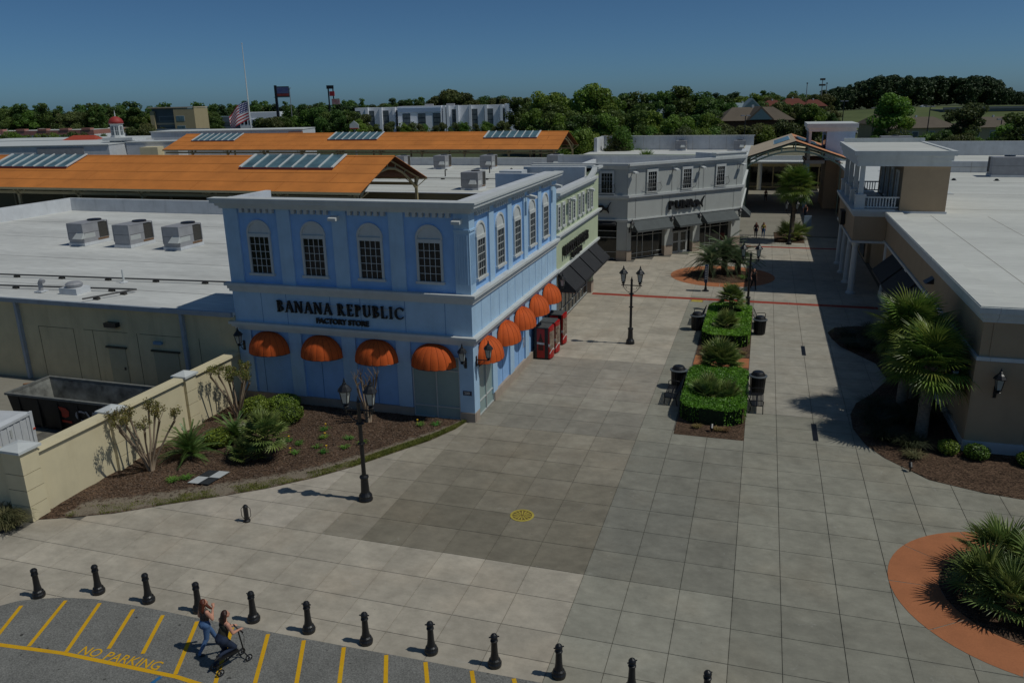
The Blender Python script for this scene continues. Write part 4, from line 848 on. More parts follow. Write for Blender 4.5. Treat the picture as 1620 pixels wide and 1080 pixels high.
# packaged air units
def hvac(x, y, z, label, w=1.4, d=2.45, h=1.6, rz=0, group='packaged air conditioners on the roofs', hood=True):
    M_ = T(x, y, z, rz); t = thing('air_conditioner', label, 'air conditioner', M=M_, group=group)
    v = lambda n, mb, m: obj(n, mb, m, t, M_)
    v('curb', MB().box(-w/2-.05, w/2+.05, -d/2-.05, d/2+.05, 0, .22), M_PARA); v('base_rail', MB().box(-w/2, w/2, -d/2, d/2, .22, .42), M_HVAC); v('rust_streak', MB().box(w/2, w/2+.008, d*.05, d/2-.05, .25, .40), M_RUST)
    v('cabinet', MB().box(-w/2, w/2, -d/2, d*.12, .42, h), M_HVAC); v('condenser_coil', MB().box(-w/2+.03, w/2-.03, d*.12, d/2-.02, .42, h-.05), M_HVACD)
    v('top_pan', MB().box(-w/2-.02, w/2+.02, -d/2-.02, d/2+.02, h, h+.06), M_HVAC); v('fan_guard', MB().lathe([(.52, 0), (.5, .1), (.12, .12)], 14, (0, d*.3, h+.06)), M_IRON)
    v('panel_joint', MB().box(-w/2-.006, w/2+.006, -d/2-.006, d*.12, h*.58, h*.58+.02), M_HVACD); v('access_panel', MB().box(w/2, w/2+.012, -d/2+.1, -.1, .55, h*.56), M_ALU)
    for k in range(4): v('corner_post', MB().box((-1 if k < 2 else 1)*w/2-.03, (-1 if k < 2 else 1)*w/2+.03, (-d/2 if k % 2 else d/2)-.03, (-d/2 if k % 2 else d/2)+.03, .42, h), M_HVAC)
    if hood: v('intake_hood', MB().add([(.1, -d/2, h*.62), (.75, -d/2, h*.62), (.85, -d/2-.4, h*.36), (.0, -d/2-.4, h*.36), (.0, -d/2, h*.36), (.85, -d/2, h*.36)], [(0, 1, 2, 3), (0, 3, 4), (1, 5, 2), (3, 2, 5, 4)]), M_ALU)
    return t
hvac(-44.15, 29.4, 4.68, 'grey rooftop air unit on the low roof, leftmost of the three')
hvac(-39.95, 29.4, 4.68, 'dark grey rooftop air unit on the low roof, middle of the three', hood=False)
hvac(-35.5, 29.3, 4.68, 'grey rooftop air unit on the low roof, rightmost of the three')

# ------------------------------------------------------------------ middle mall block behind the first canopy
mid = thing('middle_mall_block', 'long cream mall block with pale flat roof between the two orange canopies', 'building', (-50, 80, 0))
def mpart(n, mb, m): return obj(n, mb, m, mid)
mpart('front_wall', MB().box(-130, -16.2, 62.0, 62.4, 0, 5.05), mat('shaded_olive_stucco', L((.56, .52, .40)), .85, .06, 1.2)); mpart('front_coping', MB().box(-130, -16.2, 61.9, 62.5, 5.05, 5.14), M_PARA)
mpart('roof_surface', MB().box(-130, -16.2, 62.5, 101.0, 4.6, 4.95), M_ROOFR); mpart('back_parapet', MB().box(-130, -2, 101.0, 101.5, 4.6, 6.05), M_PARA); mpart('back_coping', MB().box(-130, -2, 100.9, 101.6, 6.05, 6.14), M_TRIM)
mpart('side_wall', MB().box(-16.4, -16.0, 62.4, 101, 0, 5.3), M_GREY)
for k in range(8): mpart('roof_lap', MB().box(-129, -17, 65+k*4.2, 65.08+k*4.2, 4.95, 4.962), MATS['roof_seam_dirt'])
hvac(-26.9, 67.9, 4.95, 'rooftop air unit on the pale roof right of the first orange canopy', 2.0, 2.6, 1.9)
hvac(-41.6, 95.0, 4.95, 'rooftop air unit behind the first canopy gable, left of a roof pair', 1.8, 2.6, 1.9)
hvac(-34.4, 95.4, 4.95, 'rooftop air unit right of the first canopy gable, beside the grey parapet', 1.8, 2.6, 1.9)
hvac(-24.5, 96.5, 4.95, 'rooftop air unit behind the green store parapet', 1.8, 2.6, 1.9)
hvac(-48.2, 95.0, 4.95, 'rooftop air unit half hidden behind the first canopy gable', 1.6, 2.2, 1.8)
for k, (x, y) in enumerate(((-36.0, 82), (-31.6, 87.5), (-27.5, 84))): 
    t = thing('pipe_vent', ['slim vent pipe on the middle roof nearest the first canopy', 'slim vent pipe on the middle roof between two air units', 'slim vent pipe on the middle roof nearest the green store'][k], 'roof vent', (x, y, 4.95), group='slim vent pipes'); obj('pipe', MB().tube([(x, y, 4.95), (x, y, 5.8), (x+.15, y, 5.95), (x+.3, y, 5.85)], .08, 7), M_HVACD, t); obj('flashing', MB().lathe([(.22, 0), (.15, .05)], 8, (x, y, 4.95)), M_PARA, t)
pr = thing('roof_pipe', 'thin dark pipe on blocks across the middle mall roof', 'roof pipe', (-45, 79, 4.95), group='pipes on the low roof')
obj('pipe', MB().tube([(-60, 78.6, 5.1), (-18, 78.6, 5.1)], .05, 5), MATS['dark_gas_pipe'], pr)
for k in range(14): obj('support_block', MB().box(-59+k*3-.2, -59+k*3+.2, 78.4, 78.8, 4.95, 5.08), M_HVACD, pr)
# far mall block with rear parapet, beyond the second canopy
far = thing('far_mall_block', 'distant pale mall block with white parapet walls beyond the second canopy', 'building', (-20, 140, 0))
def fpart(n, mb, m): return obj(n, mb, m, far)
fpart('front_wall', MB().box(-28, 4.0, 128.0, 128.4, 0, 4.9), M_GREEN); fpart('roof_surface', MB().box(-28, 4.0, 128.4, 146, 4.3, 4.7), M_ROOFW); fpart('rear_parapet', MB().box(-27, 2.5, 145.0, 145.6, 4.5, 7.3), M_PARA); fpart('rear_coping', MB().box(-27.2, 2.7, 144.9, 145.7, 7.3, 7.42), M_WHITE)
fpart('end_parapet', MB().box(-27.2, -26.6, 138, 145, 4.5, 7.3), M_PARA)
for k in range(9): fpart('membrane_joint', MB().box(-25+k*3.2, -24.94+k*3.2, 144.96, 145, 4.7, 7.3), MATS['roof_lap_dirt'])
for k, x in enumerate((-23.6, -11.0, .0)): hvac(x, 143.0, 4.7, ['rooftop air unit against the distant white parapet, left of three', 'rooftop air unit against the distant white parapet, middle of three', 'rooftop air unit against the distant white parapet, right of three'][k], 2.0, 2.2, 1.8)

# ------------------------------------------------------------------ gabled walkway canopies
M_TRUSS = mat('cream_truss_paint', L((.74, .68, .52)), .7, .08, 2)
def canopy(name, label, x0, x1, y0, y1, ze, zr, roofm, sky, rows=4, plen=9.5, group='orange walkway canopies'):
    yc = (y0+y1)/2; t = thing(name, label, 'canopy', ((x0+x1)/2, yc, 0), group=group)
    sl = math.hypot(yc-y0, zr-ze); rnd = random.Random(int(y0))
    for side in (0, 1):
        def P(x, s, dz=0): return (x, y0+(yc-y0)*s, ze+(zr-ze)*s+dz) if side == 0 else (x, y1+(yc-y1)*s, ze+(zr-ze)*s+dz)
        for r in range(rows):
            s0, s1 = r/rows, (r+1)/rows; xs = x0; off = (r % 2)*plen*.5
            while xs < x1-.01:
                xe = min(x1, xs+plen-(off if xs == x0 else 0)); g = .03; q = .004
                cut = [(xs, xe)]
                if side == 0:
                    for a, b, sa, sb in sky:
                        if s1 > sa+.02 and s0 < sb-.02 and False: pass
                for a, b in cut:
                    obj('roof_panel', MB().add([P(a+g, s0+q, 0), P(b-g, s0+q, 0), P(b-g, s1-q, 0), P(a+g, s1-q, 0), P(a+g, s0+q, -.06), P(b-g, s0+q, -.06), P(b-g, s1-q, -.06), P(a+g, s1-q, -.06)], [(0, 1, 2, 3), (7, 6, 5, 4), (0, 4, 5, 1), (1, 5, 6, 2), (2, 6, 7, 3), (3, 7, 4, 0)]), roofm, t)
                xs = xe
        obj('roof_underside', MB().quad(P(x0, .003, -.07), P(x1, .003, -.07), P(x1, 1, -.07), P(x0, 1, -.07)), mat('dark_roof_joint', L((.36, .19, .08)), .9), t)
        obj('fascia', MB().add([P(x0, 0, .01), P(x1, 0, .01), P(x1, 0, -.22), P(x0, 0, -.22)], [(0, 1, 2, 3)]), M_TRUSS, t)
        if side == 0:
            for a, b, sa, sb in sky:
                sk = obj('skylight', MB().add([P(a, sa, .02), P(b, sa, .02), P(b, sb, .02), P(a, sb, .02), P(a, sa, .16), P(b, sa, .16), P(b, sb, .16), P(a, sb, .16)], [(0, 1, 5, 4), (1, 2, 6, 5), (2, 3, 7, 6), (3, 0, 4, 7)]), M_WHITE, t)
                n = 7
                for k in range(n):
                    u0, u1 = a+(b-a)*k/n+.05, a+(b-a)*(k+1)/n-.05; obj('pane', MB().quad(P(u0, sa+.006, .15), P(u1, sa+.006, .15), P(u1, sb-.006, .15), P(u0, sb-.006, .15)), M_SKYGL, sk)
                bars = MB()
                for k in range(n+1):
                    u = a+(b-a)*k/n; w = .07 if 0 < k < n else .14; bars.add([P(u-w, sa, .15), P(u+w, sa, .15), P(u+w, sb, .15), P(u-w, sb, .15), P(u-w, sa, .24), P(u+w, sa, .24), P(u+w, sb, .24), P(u-w, sb, .24)], [(4, 5, 6, 7), (0, 4, 7, 3), (1, 2, 6, 5), (0, 1, 5, 4)])
                obj('glazing_bar', bars, M_WHITE, sk); obj('sill_flashing', MB().add([P(a-.1, sa-.02, .02), P(b+.1, sa-.02, .02), P(b+.1, sa, .17), P(a-.1, sa, .17)], [(0, 1, 2, 3)]), mat('dark_red_flashing', L((.36, .12, .08)), .7), sk)
    obj('ridge_cap', MB().add([(x0, yc-.25, zr-.05), (x1, yc-.25, zr-.05), (x1, yc, zr+.05), (x0, yc, zr+.05), (x1, yc+.25, zr-.05), (x0, yc+.25, zr-.05)], [(0, 1, 2, 3), (3, 2, 4, 5)]), roofm, t)
    n = int((x1-x0)/8.0); pz = 4.6
    for k in range(n+1):
        x = x1-.9-k*8.0
        if x < x0: break
        for y, yy in ((y0+1.0, y0+.25), (y1-1.0, y1-.25)):
            obj('post', MB().box(x-.13, x+.13, y-.13, y+.13, 0, ze+.1), M_TRUSS, t)
            obj('brace', MB().tube([(x, y, ze-.9), (x, yy, ze-.1)], .06, 5).tube([(x-1.2, y, ze-.05), (x, y, ze-1.0), (x+1.2, y, ze-.05)], .05, 5), M_TRUSS, t)
        tr = MB(); tr.tube([(x, y0+.3, ze+.0), (x, yc, zr-.25), (x, y1-.3, ze+.0)], .10, 4)
        arc = [(x, yc+(y1-yc-1.0)*c_, ze-1.1+(zr-ze-.1)*(1-c_*c_)) for c_ in (-1, -.9, -.75, -.5, -.25, 0, .25, .5, .75, .9, 1)]
        tr.tube(arc, .14, 5)
        for c_ in (-.55, -.25, 0, .25, .55): tr.tube([(x, yc+(y1-yc-1)*c_, ze-1.1+(zr-ze-.1)*(1-c_*c_)), (x, yc+(y1-yc)*c_, ze+(zr-ze)*(1-abs(c_))-.2)], .07, 4)
        obj('truss', tr, M_TRUSS, t)
    for y in (y0+1.0, y1-1.0): obj('eave_beam', MB().box(x0, x1-.9, y-.1, y+.1, ze-.75, ze-.45), M_TRUSS, t)
    for k in range(int((x1-x0)/2)): 
        x = x1-.4-k*2.0; obj('rafter_tail', MB().box(x-.06, x+.06, y0+.02, y0+1.0, ze-.2, ze-.08), M_TRUSS, t)
    return t
canopy('walkway_canopy', 'near orange gabled walkway canopy with two skylights behind the blue store', -96, -30.0, 46.5, 61.9, 6.8, 9.55, M_ROOFO, [(-45.7, -35.3, .60, .985), (-78.2, -67.6, .58, .985)])
canopy('walkway_canopy', 'far orange gabled walkway canopy with three skylights', -107, -28.0, 112.3, 127.6, 6.72, 9.35, M_ROOFO, [(-103, -93.4, .51, .965), (-73, -63.1, .54, .985), (-42.5, -33.0, .60, .985)])
# third canopy spans the shaded walkway, ridge away from the camera
M_ROOFT = mat('tan_roof_membrane', L((.76, .69, .59)), .75, .08, .5, dirt=.15); M_ROOFT2 = mat('salmon_roof_membrane', L((.80, .55, .38)), .75, .08, .5, dirt=.1)
M_SAGE = mat('sage_truss_paint', L((.58, .64, .56)), .7, .06, 2)
c3 = thing('walkway_canopy', 'tan gabled canopy with sage truss spanning the shaded walkway', 'canopy', (8.3, 100, 0), group='tan walkway canopy')
def c3p(n, mb, m): return obj(n, mb, m, c3)
XA, XB, XC, ZE, ZR, YA, YB = 2.0, 14.4, 8.3, 6.95, 9.05, 90.0, 112.0
for k in range(4):
    a, b = YA+(YB-YA)*k/4+.02, YA+(YB-YA)*(k+1)/4-.02
    c3p('roof_panel', MB().add([(XA, a, ZE), (XC, a, ZR), (XC, b, ZR), (XA, b, ZE), (XA, a, ZE-.1), (XC, a, ZR-.1), (XC, b, ZR-.1), (XA, b, ZE-.1)], [(0, 1, 2, 3), (7, 6, 5, 4), (0, 4, 5, 1), (0, 3, 7, 4)]), M_ROOFT)
    c3p('roof_panel', MB().add([(XC, a, ZR), (XB, a, ZE), (XB, b, ZE), (XC, b, ZR), (XC, a, ZR-.1), (XB, a, ZE-.1), (XB, b, ZE-.1), (XC, b, ZR-.1)], [(0, 1, 2, 3), (7, 6, 5, 4), (0, 4, 5, 1), (1, 2, 6, 5)]), M_ROOFT2)
for s_, (xa, xb) in ((1, (XC-2.6, XC-.5)), (-1, (XC+.5, XC+3.2))):
    f = lambda x: ZR-(abs(x-XC))*(ZR-ZE)/(XB-XC)+.06
    sk = c3p('skylight', MB().add([(xa, 97, f(xa)), (xb, 97, f(xb)), (xb, 107, f(xb)), (xa, 107, f(xa))], [(0, 1, 2, 3)]), M_WHITE)
    for k in range(6): y = 97+k*10/6; obj('pane', MB().quad((xa+.1, y+.08, f(xa+.1)+.02), (xb-.1, y+.08, f(xb-.1)+.02), (xb-.1, y+1.58, f(xb-.1)+.02), (xa+.1, y+1.58, f(xa+.1)+.02)), M_SKYGL, sk)
for yy in (YA+.15, YA+7.5, YA+15, YB-.3):
    tr = MB(); arc = [(XC+(XB-XC-.3)*c_, yy, ZE-1.1+(ZR-ZE-.2)*(1-c_*c_)) for c_ in [-1+q/8 for q in range(17)]]; tr.tube(arc, .11, 6)
    tr.tube([(XA+.1, yy, ZE-.2), (XC, yy, ZR-.22), (XB-.1, yy, ZE-.2)], .09, 5)
    for c_ in (-.8, -.55, -.28, 0, .28, .55, .8): tr.tube([(XC+(XB-XC-.3)*c_, yy, ZE-1.1+(ZR-ZE-.2)*(1-c_*c_)), (XC+(XB-XC)*c_*.97, yy, ZR-(ZR-ZE)*abs(c_)-.2)], .08, 5)
    c3p('truss', tr, M_SAGE)
    for x in (XA+.5, XB-.5): c3p('post', MB().box(x-.14, x+.14, yy-.14, yy+.14, 0, ZE-.6), M_SAGE)
c3p('gable_fascia', MB().add([(XA, YA-.01, ZE-.18), (XC, YA-.01, ZR-.18), (XB, YA-.01, ZE-.18), (XB, YA-.01, ZE), (XC, YA-.01, ZR), (XA, YA-.01, ZE)], [(0, 1, 4, 5), (1, 2, 3, 4)]), M_IRON)
# buildings that line the shaded walkway
ws = thing('walkway_shop', 'tan shop with white column and dark glass under the far canopy', 'building', (-2, 108, 0))
obj('wall', MB().box(-12, 1.2, 104, 127.9, 0, 4.3), M_CREAM, ws); obj('roof', MB().box(-12, 1.3, 103.85, 127.9, 4.3, 4.6), M_ROOFW, ws); obj('coping', MB().box(.9, 1.4, 103.8, 127.9, 4.6, 5.4), M_PARA, ws)
for u in (-2.6, -.3): obj('pane', MB().box(u-.9, u+.9, 103.9, 104, .2, 2.9), M_STORE, ws)
ww = thing('walkway_end_shop', 'cream shop with white column and dark glazing closing the shaded walkway', 'building', (5, 121, 0))
obj('wall', MB().box(1.3, 16, 121, 127.9, 0, 6.4), M_CREAM, ww); obj('fascia', MB().box(1.3, 16, 120.5, 121, 4.2, 5.2), M_WHITE, ww)
for k in range(6): obj('pane', MB().box(1.6+k*2.35, 3.75+k*2.35, 120.93, 121, .3, 3.4), M_STORE, ww)
obj('column', MB().lathe([(.42, 0), (.36, .3), (.34, 4.2)], 14, (4.1, 117.5, 0)), M_WHITE, ww); obj('canopy_slab', MB().box(1.4, 16, 117, 120.5, 4.2, 4.5), M_WHITE, ww)
rs = thing('right_walkway_shops', 'tan row of shops in shade along the right of the walkway', 'building', (16, 80, 0))
obj('wall', MB().box(13.9, 20, 57.6, 94.9, 0, 5.9), M_TAN, rs); obj('coping', MB().box(13.7, 20.2, 57.5, 95, 5.9, 6.25), M_WHITE, rs)
for k in range(7): obj('pane', MB().box(13.82, 13.9, 59+k*5, 62.6+k*5, .3, 3.0), M_STORE, rs)
gw = thing('left_walkway_shops', 'grey row of shops along the left of the walkway behind the corner', 'building', (-3, 94, 0))
obj('wall', MB().box(-16, 2.0, 84.45, 103.7, 0, 5.0), M_GREY, gw); obj('front_parapet', MB().box(1.7, 2.2, 84.45, 103.8, 5.0, 6.6), M_GREY, gw); obj('coping', MB().box(1.6, 2.3, 84.45, 103.8, 6.6, 6.75), M_WHITE, gw); obj('pane', MB().box(2.0, 2.06, 86, 102, .3, 3.0), M_STORE, gw)
# parapets and air units on the tan roof
obj('rear_parapet', MB().box(17.6, 60, 79.5, 80.1, 5.6, 7.35), M_PARA, tan); obj('far_roof', MB().box(14, 60, 80.1, 116, 5.2, 5.6), M_ROOFR, tan); obj('far_parapet', MB().box(17, 60, 116, 116.6, 5.2, 7.6), M_PARA, tan)
for k, x in enumerate((19.5, 22.2, 26.0, 30, 34)): obj('membrane_joint', MB().box(x, x+.05, 79.47, 79.5, 6.2, 7.35), MATS['roof_lap_dirt'], tan)
obj('membrane_joint', MB().box(17.7, 50, 79.46, 79.49, 6.72, 6.78), MATS['roof_lap_dirt'], tan)
hvac(28.6, 75.2, 6.18, 'rooftop air unit on the tan store roof near the right edge', 3.6, 2.0, 1.9, hood=False)
hvac(21.6, 92.0, 5.6, 'rooftop air unit behind the tan roof parapet, nearest the porch roof', 2.6, 2.4, 2.4, hood=False); hvac(23.6, 88.0, 5.6, 'low wide rooftop air unit behind the tan roof parapet', 3.6, 2.2, 1.6, hood=False)
hvac(21.5, 100.0, 5.6, 'rooftop air unit far behind the tan roof parapet, right of the porch roof', 3.2, 2.4, 2.6, hood=False); hvac(22.5, 110.0, 5.6, 'farthest rooftop air unit behind the tan roof parapet', 4.0, 2.4, 3.0, hood=False)
for k in range(3):
    t = thing('roof_drain', ['small dark roof drain on the tan roof, left of three', 'small dark roof drain on the tan roof, middle of three', 'small dark roof drain on the tan roof, right of three'][k], 'roof drain', (18.9+k*3.75, 70.4, 6.18), group='dark roof drains'); obj('dome', MB().lathe([(.2, 0), (.17, .14), (.05, .2)], 8, (18.9+k*3.75, 70.4, 6.18)), M_IRON, t); obj('flange', MB().lathe([(.3, 0), (.3, .02)], 8, (18.9+k*3.75, 70.4, 6.18)), M_HVACD, t)
# ------------------------------------------------------------------ cream yard wall
wall = thing('cream_yard_wall', 'cream stucco yard wall with banded piers running to the blue store', 'wall', (-20.3, 7.5, 0))
def wpart(n, mb, m): return obj(n, mb, m, wall)
wpart('wall_panel', MB().box(-20.55, -20.25, 1.6, 13.95, 0, 2.45), M_CREAM)
wpart('coping', MB().tbox(-20.68, -20.12, 1.6, 13.9, 2.45, 2.58, .03), M_CREAM)
wpart('wall_panel', MB().box(-34, -20.9, 1.15, 1.45, 0, 2.45), M_CREAM); wpart('coping', MB().tbox(-34, -20.9, 1.02, 1.58, 2.45, 2.58, .03), M_CREAM)
M_GROOVE = mat('dark_pier_groove', L((.36, .33, .26)), .9, .2, 3)
for y0, y1, x0, h in ((.95, 1.72, -20.98, 2.72), (5.25, 5.95, -20.72, 2.56), (9.75, 10.45, -20.72, 2.56)):
    zs = [0, .62, 1.24, 1.86, h]; x1 = -20.1
    for k in range(4): wpart('pier_block', MB().box(x0, x1, y0, y1, zs[k]+.012, zs[k+1]-.012), M_CREAM)
    wpart('pier_core', MB().box(x0+.03, x1-.03, y0+.03, y1-.03, 0, h), M_GROOVE)
    c = MB().box(x0-.1, x1+.1, y0-.1, y1+.1, h, h+.1); cx, cy = (x0+x1)/2, (y0+y1)/2
    c.add([(x0-.1, y0-.1, h+.1), (x1+.1, y0-.1, h+.1), (x1+.1, y1+.1, h+.1), (x0-.1, y1+.1, h+.1), (cx, cy, h+.25)], [(0, 1, 4), (1, 2, 4), (2, 3, 4), (3, 0, 4)]); wpart('pier_cap', c, M_WHITE)
# dumpster
dz = thing('roll_off_dumpster', 'open black roll-off dumpster with pale scuffed inside behind the cream wall', 'dumpster', (-25.4, 9.1, 0))
M_DBLK = mat('dumpster_black', (.014, .014, .014), .6, .5, 1.5, .1, 30, dirt=.2); M_DIN = mat('dumpster_inside', L((.42, .42, .40)), .8, .6, 1.4, .2, 30, col2=L((.60, .60, .57)))
X0, X1, Ya, Yb, ZT = -28.9, -22.0, 7.95, 10.4, 1.62
for (a, b, c, d) in (((X0+.15, Ya+.15), (X1-.15, Ya+.15), (X0, Ya), (X1, Ya)), ((X0+.15, Yb-.15), (X1-.15, Yb-.15), (X0, Yb), (X1, Yb)), ((X0+.25, Ya+.15), (X0+.25, Yb-.15), (X0, Ya), (X0, Yb)), ((X1-.15, Ya+.15), (X1-.15, Yb-.15), (X1, Ya), (X1, Yb))):
    cx, cy = (X0+X1)/2, (Ya+Yb)/2; inn = lambda p: (p[0]+(.07 if p[0] < cx else -.07), p[1]+(.07 if p[1] < cy else -.07))
    o = obj('side_wall', MB().quad((*a, .12), (*b, .12), (*d, ZT), (*c, ZT)), M_DBLK, dz)
    obj('lining', MB().quad((*inn(a), .2), (*inn(b), .2), (*inn(d), ZT-.01), (*inn(c), ZT-.01)), M_DIN, o)
obj('floor', MB().box(X0+.2, X1-.2, Ya+.2, Yb-.2, .1, .2), M_DIN, dz)
obj('rim', MB().box(X0-.07, X1+.07, Ya-.07, Ya+.07, ZT, ZT+.1).box(X0-.07, X1+.07, Yb-.07, Yb+.07, ZT, ZT+.1).box(X0-.07, X0+.07, Ya, Yb, ZT+.001, ZT+.099).box(X1-.07, X1+.07, Ya, Yb, ZT+.001, ZT+.099), mat('dumpster_rim', L((.45, .45, .43)), .6, .3, 3), dz)
for k in range(6): obj('side_rib', MB().box(X0+.6+k*1.15, X0+.68+k*1.15, Ya+.0, Ya+.13, .15, ZT), M_DBLK, dz)
obj('skid', MB().box(X0+.3, X1-.3, 8.5, 8.65, 0, .12).box(X0+.3, X1-.3, 9.7, 9.85, 0, .12), M_DBLK, dz)
M_DRED = mat('dumpster_red_emblem', L((.70, .25, .18)), .6, .2, 6); M_DWHT = mat('dumpster_grey_lettering', L((.62, .63, .65)), .6, .4, 5)
tilt = math.atan2(.15, 1.5); MD = Matrix.Translation((0, Ya+.15-.014, .12)) @ Matrix.Rotation(tilt, 4, 'X')
obj('emblem', MB().add([(-25.95+a, -.004, 0.62+b) for a, b in ((0, .58), (.45, .52), (.6, .36), (.52, .1), (.3, 0), (.1, .06), (.14, .3))], [tuple(range(7))]), M_DRED, dz, MD)
obj('emblem_strip', MB().quad((-25.95, -.005, .38), (-25.35, -.005, .36), (-25.35, -.005, .48), (-25.95, -.005, .50)), M_DRED, dz, MD)
obj('lettering', text_mesh('CWS', .78, .01, offset=.01), M_DWHT, dz, MD @ Matrix.Translation((-25.05, -.012, .55)) @ Matrix.Rotation(R(90), 4, 'X') @ Matrix.Diagonal((1.2, 1, 1, 1)))
# white storage box with pallet timber on top
wb = thing('white_storage_container', 'white ribbed storage container inside the yard wall', 'container', (-26.5, 4.5, 0)); MW_ = T(-26.6, 3.6, 0, R(8))
M_CONT = mat('white_container_paint', L((.80, .81, .82)), .5, .06, 2, dirt=.25)
obj('body', MB().box(-1.2, 1.2, -2.6, 2.6, .1, 1.55), M_CONT, wb, MW_); obj('top_rail', MB().box(-1.26, 1.26, -2.66, 2.66, 1.55, 1.66), M_CONT, wb, MW_); obj('lid', MB().tbox(-1.2, 1.2, -2.6, 2.6, 1.66, 1.72, .25), M_CONT, wb, MW_)
for k in range(14): obj('rib', MB().box(1.2, 1.235, -2.5+k*.37, -2.36+k*.37, .15, 1.5), M_CONT, wb, MW_)
obj('corner_post', MB().box(1.18, 1.27, 2.5, 2.67, .0, 1.7), M_CONT, wb, MW_); obj('latch', MB().box(1.24, 1.27, 1.3, 1.4, 1.0, 1.35), M_ALU, wb, MW_); obj('red_marker', MB().box(1.2, 1.29, 2.55, 2.68, .85, .93), M_DRED, wb, MW_)
pl = thing('broken_pallet', 'weathered broken pallet boards on top of the white container', 'pallet', (-27.6, 5.2, 1.72)); M_PAL = mat('weathered_pallet_wood', L((.60, .44, .31)), .9, .25, 3, .3, 40, stretch=(6, 1, 1))
for k in range(12):
    M_ = T(-27.7+random.uniform(-.6, .6), 5.0+random.uniform(-.5, .6), 1.76+.05*k, R(random.choice((20, 30, 100, 115, 25))+random.uniform(-8, 8))); obj('board', MB().box(-.62, .62, -.05, .05, 0, .025), M_PAL, pl, M_ @ Matrix.Rotation(random.uniform(-.06, .06), 4, 'Y'))
t = thing('scrap_board', 'loose scrap boards on the yard ground by the service wall', 'timber', (-33.2, 13.2, 0)); 
for k in range(3): obj('board', MB().box(-.45, .45, -.06, .06, .0, .04), M_PAL, t, T(-33.2+.1*k, 12.9+.12*k, .0+.042*k, R(10+25*k)))

# ------------------------------------------------------------------ bollards and lamp posts
def make_bollard():
    t = thing('bollard', 'x', 'bollard', group='black cast iron bollards along the kerb'); v = lambda n, mb: obj(n, mb, M_IRON, t, smooth=False)
    v('base', MB().lathe([(.18, 0), (.19, .05), (.19, .11), (.165, .15), (.155, .2), (.12, .235), (.115, .27)], 16)); v('shaft', MB().lathe([(.115, .27), (.095, .40), (.082, .72), (.079, .78)], 16))
    v('collar', MB().lathe([(.1, .76), (.105, .78), (.1, .80), (.08, .81), (.095, .84), (.08, .87)], 16)); v('cap', MB().lathe([(.075, .865), (.1, .89), (.098, .93), (.07, .975), (.03, .995), (.012, 1.005)], 16)); v('chain_eye', MB().tube([(-.14, 0, .9), (.14, 0, .9)], .018, 6))
    return t
bp = [(-16.02, -2.62), (-14.35, -1.95), (-12.49, -1.91), (-10.68, -1.89), (-8.81, -1.84), (-6.98, -1.83), (-5.15, -1.84), (-3.23, -1.72), (-1.39, -1.74), (.36, -1.68), (2.27, -1.71), (4.12, -1.65)]
od = ['first', 'second', 'third', 'fourth', 'fifth', 'sixth', 'seventh', 'eighth', 'ninth', 'tenth', 'eleventh', 'twelfth']
extra = ['leftmost, set back beside the curve of the kerb', 'beside the top of the kerb curve', '', 'behind the red haired walker', 'right of the two walkers', '', '', '', '', 'on the joint between beige and grey paving', 'cut off by the bottom edge of the picture', 'only its cap in view, rightmost']
b0 = make_bollard()
for k, (x, y) in enumerate(bp):
    lab = od[k]+' black kerb bollard from the left'+(', '+extra[k] if extra[k] else '')
    if k == 0: b0.matrix_basis = T(x, y, 0); b0['label'] = lab
    else: copy_tree(b0, T(x, y, 0, R(k*7-30)), lab)
t = thing('path_light', 'short black path light with wire guard beside the mulch bed', 'path light', (-12.51, 3.12, 0))
obj('base', MB().lathe([(.13, 0), (.13, .05), (.09, .08)], 12, (-12.51, 3.12, 0)), M_IRON, t); obj('body', MB().lathe([(.085, .08), (.085, .58), (.095, .6), (.05, .66)], 12, (-12.51, 3.12, 0)), M_IRON, t)
g = MB()
for k in range(4): a = k*math.pi/2+.4; c, s = math.cos(a), math.sin(a); g.tube([(-12.51+.07*c, 3.12+.07*s, .1), (-12.51+.16*c, 3.12+.16*s, .22), (-12.51+.16*c, 3.12+.16*s, .5), (-12.51+.08*c, 3.12+.08*s, .6)], .012, 4)
obj('wire_guard', g, M_IRON, t)
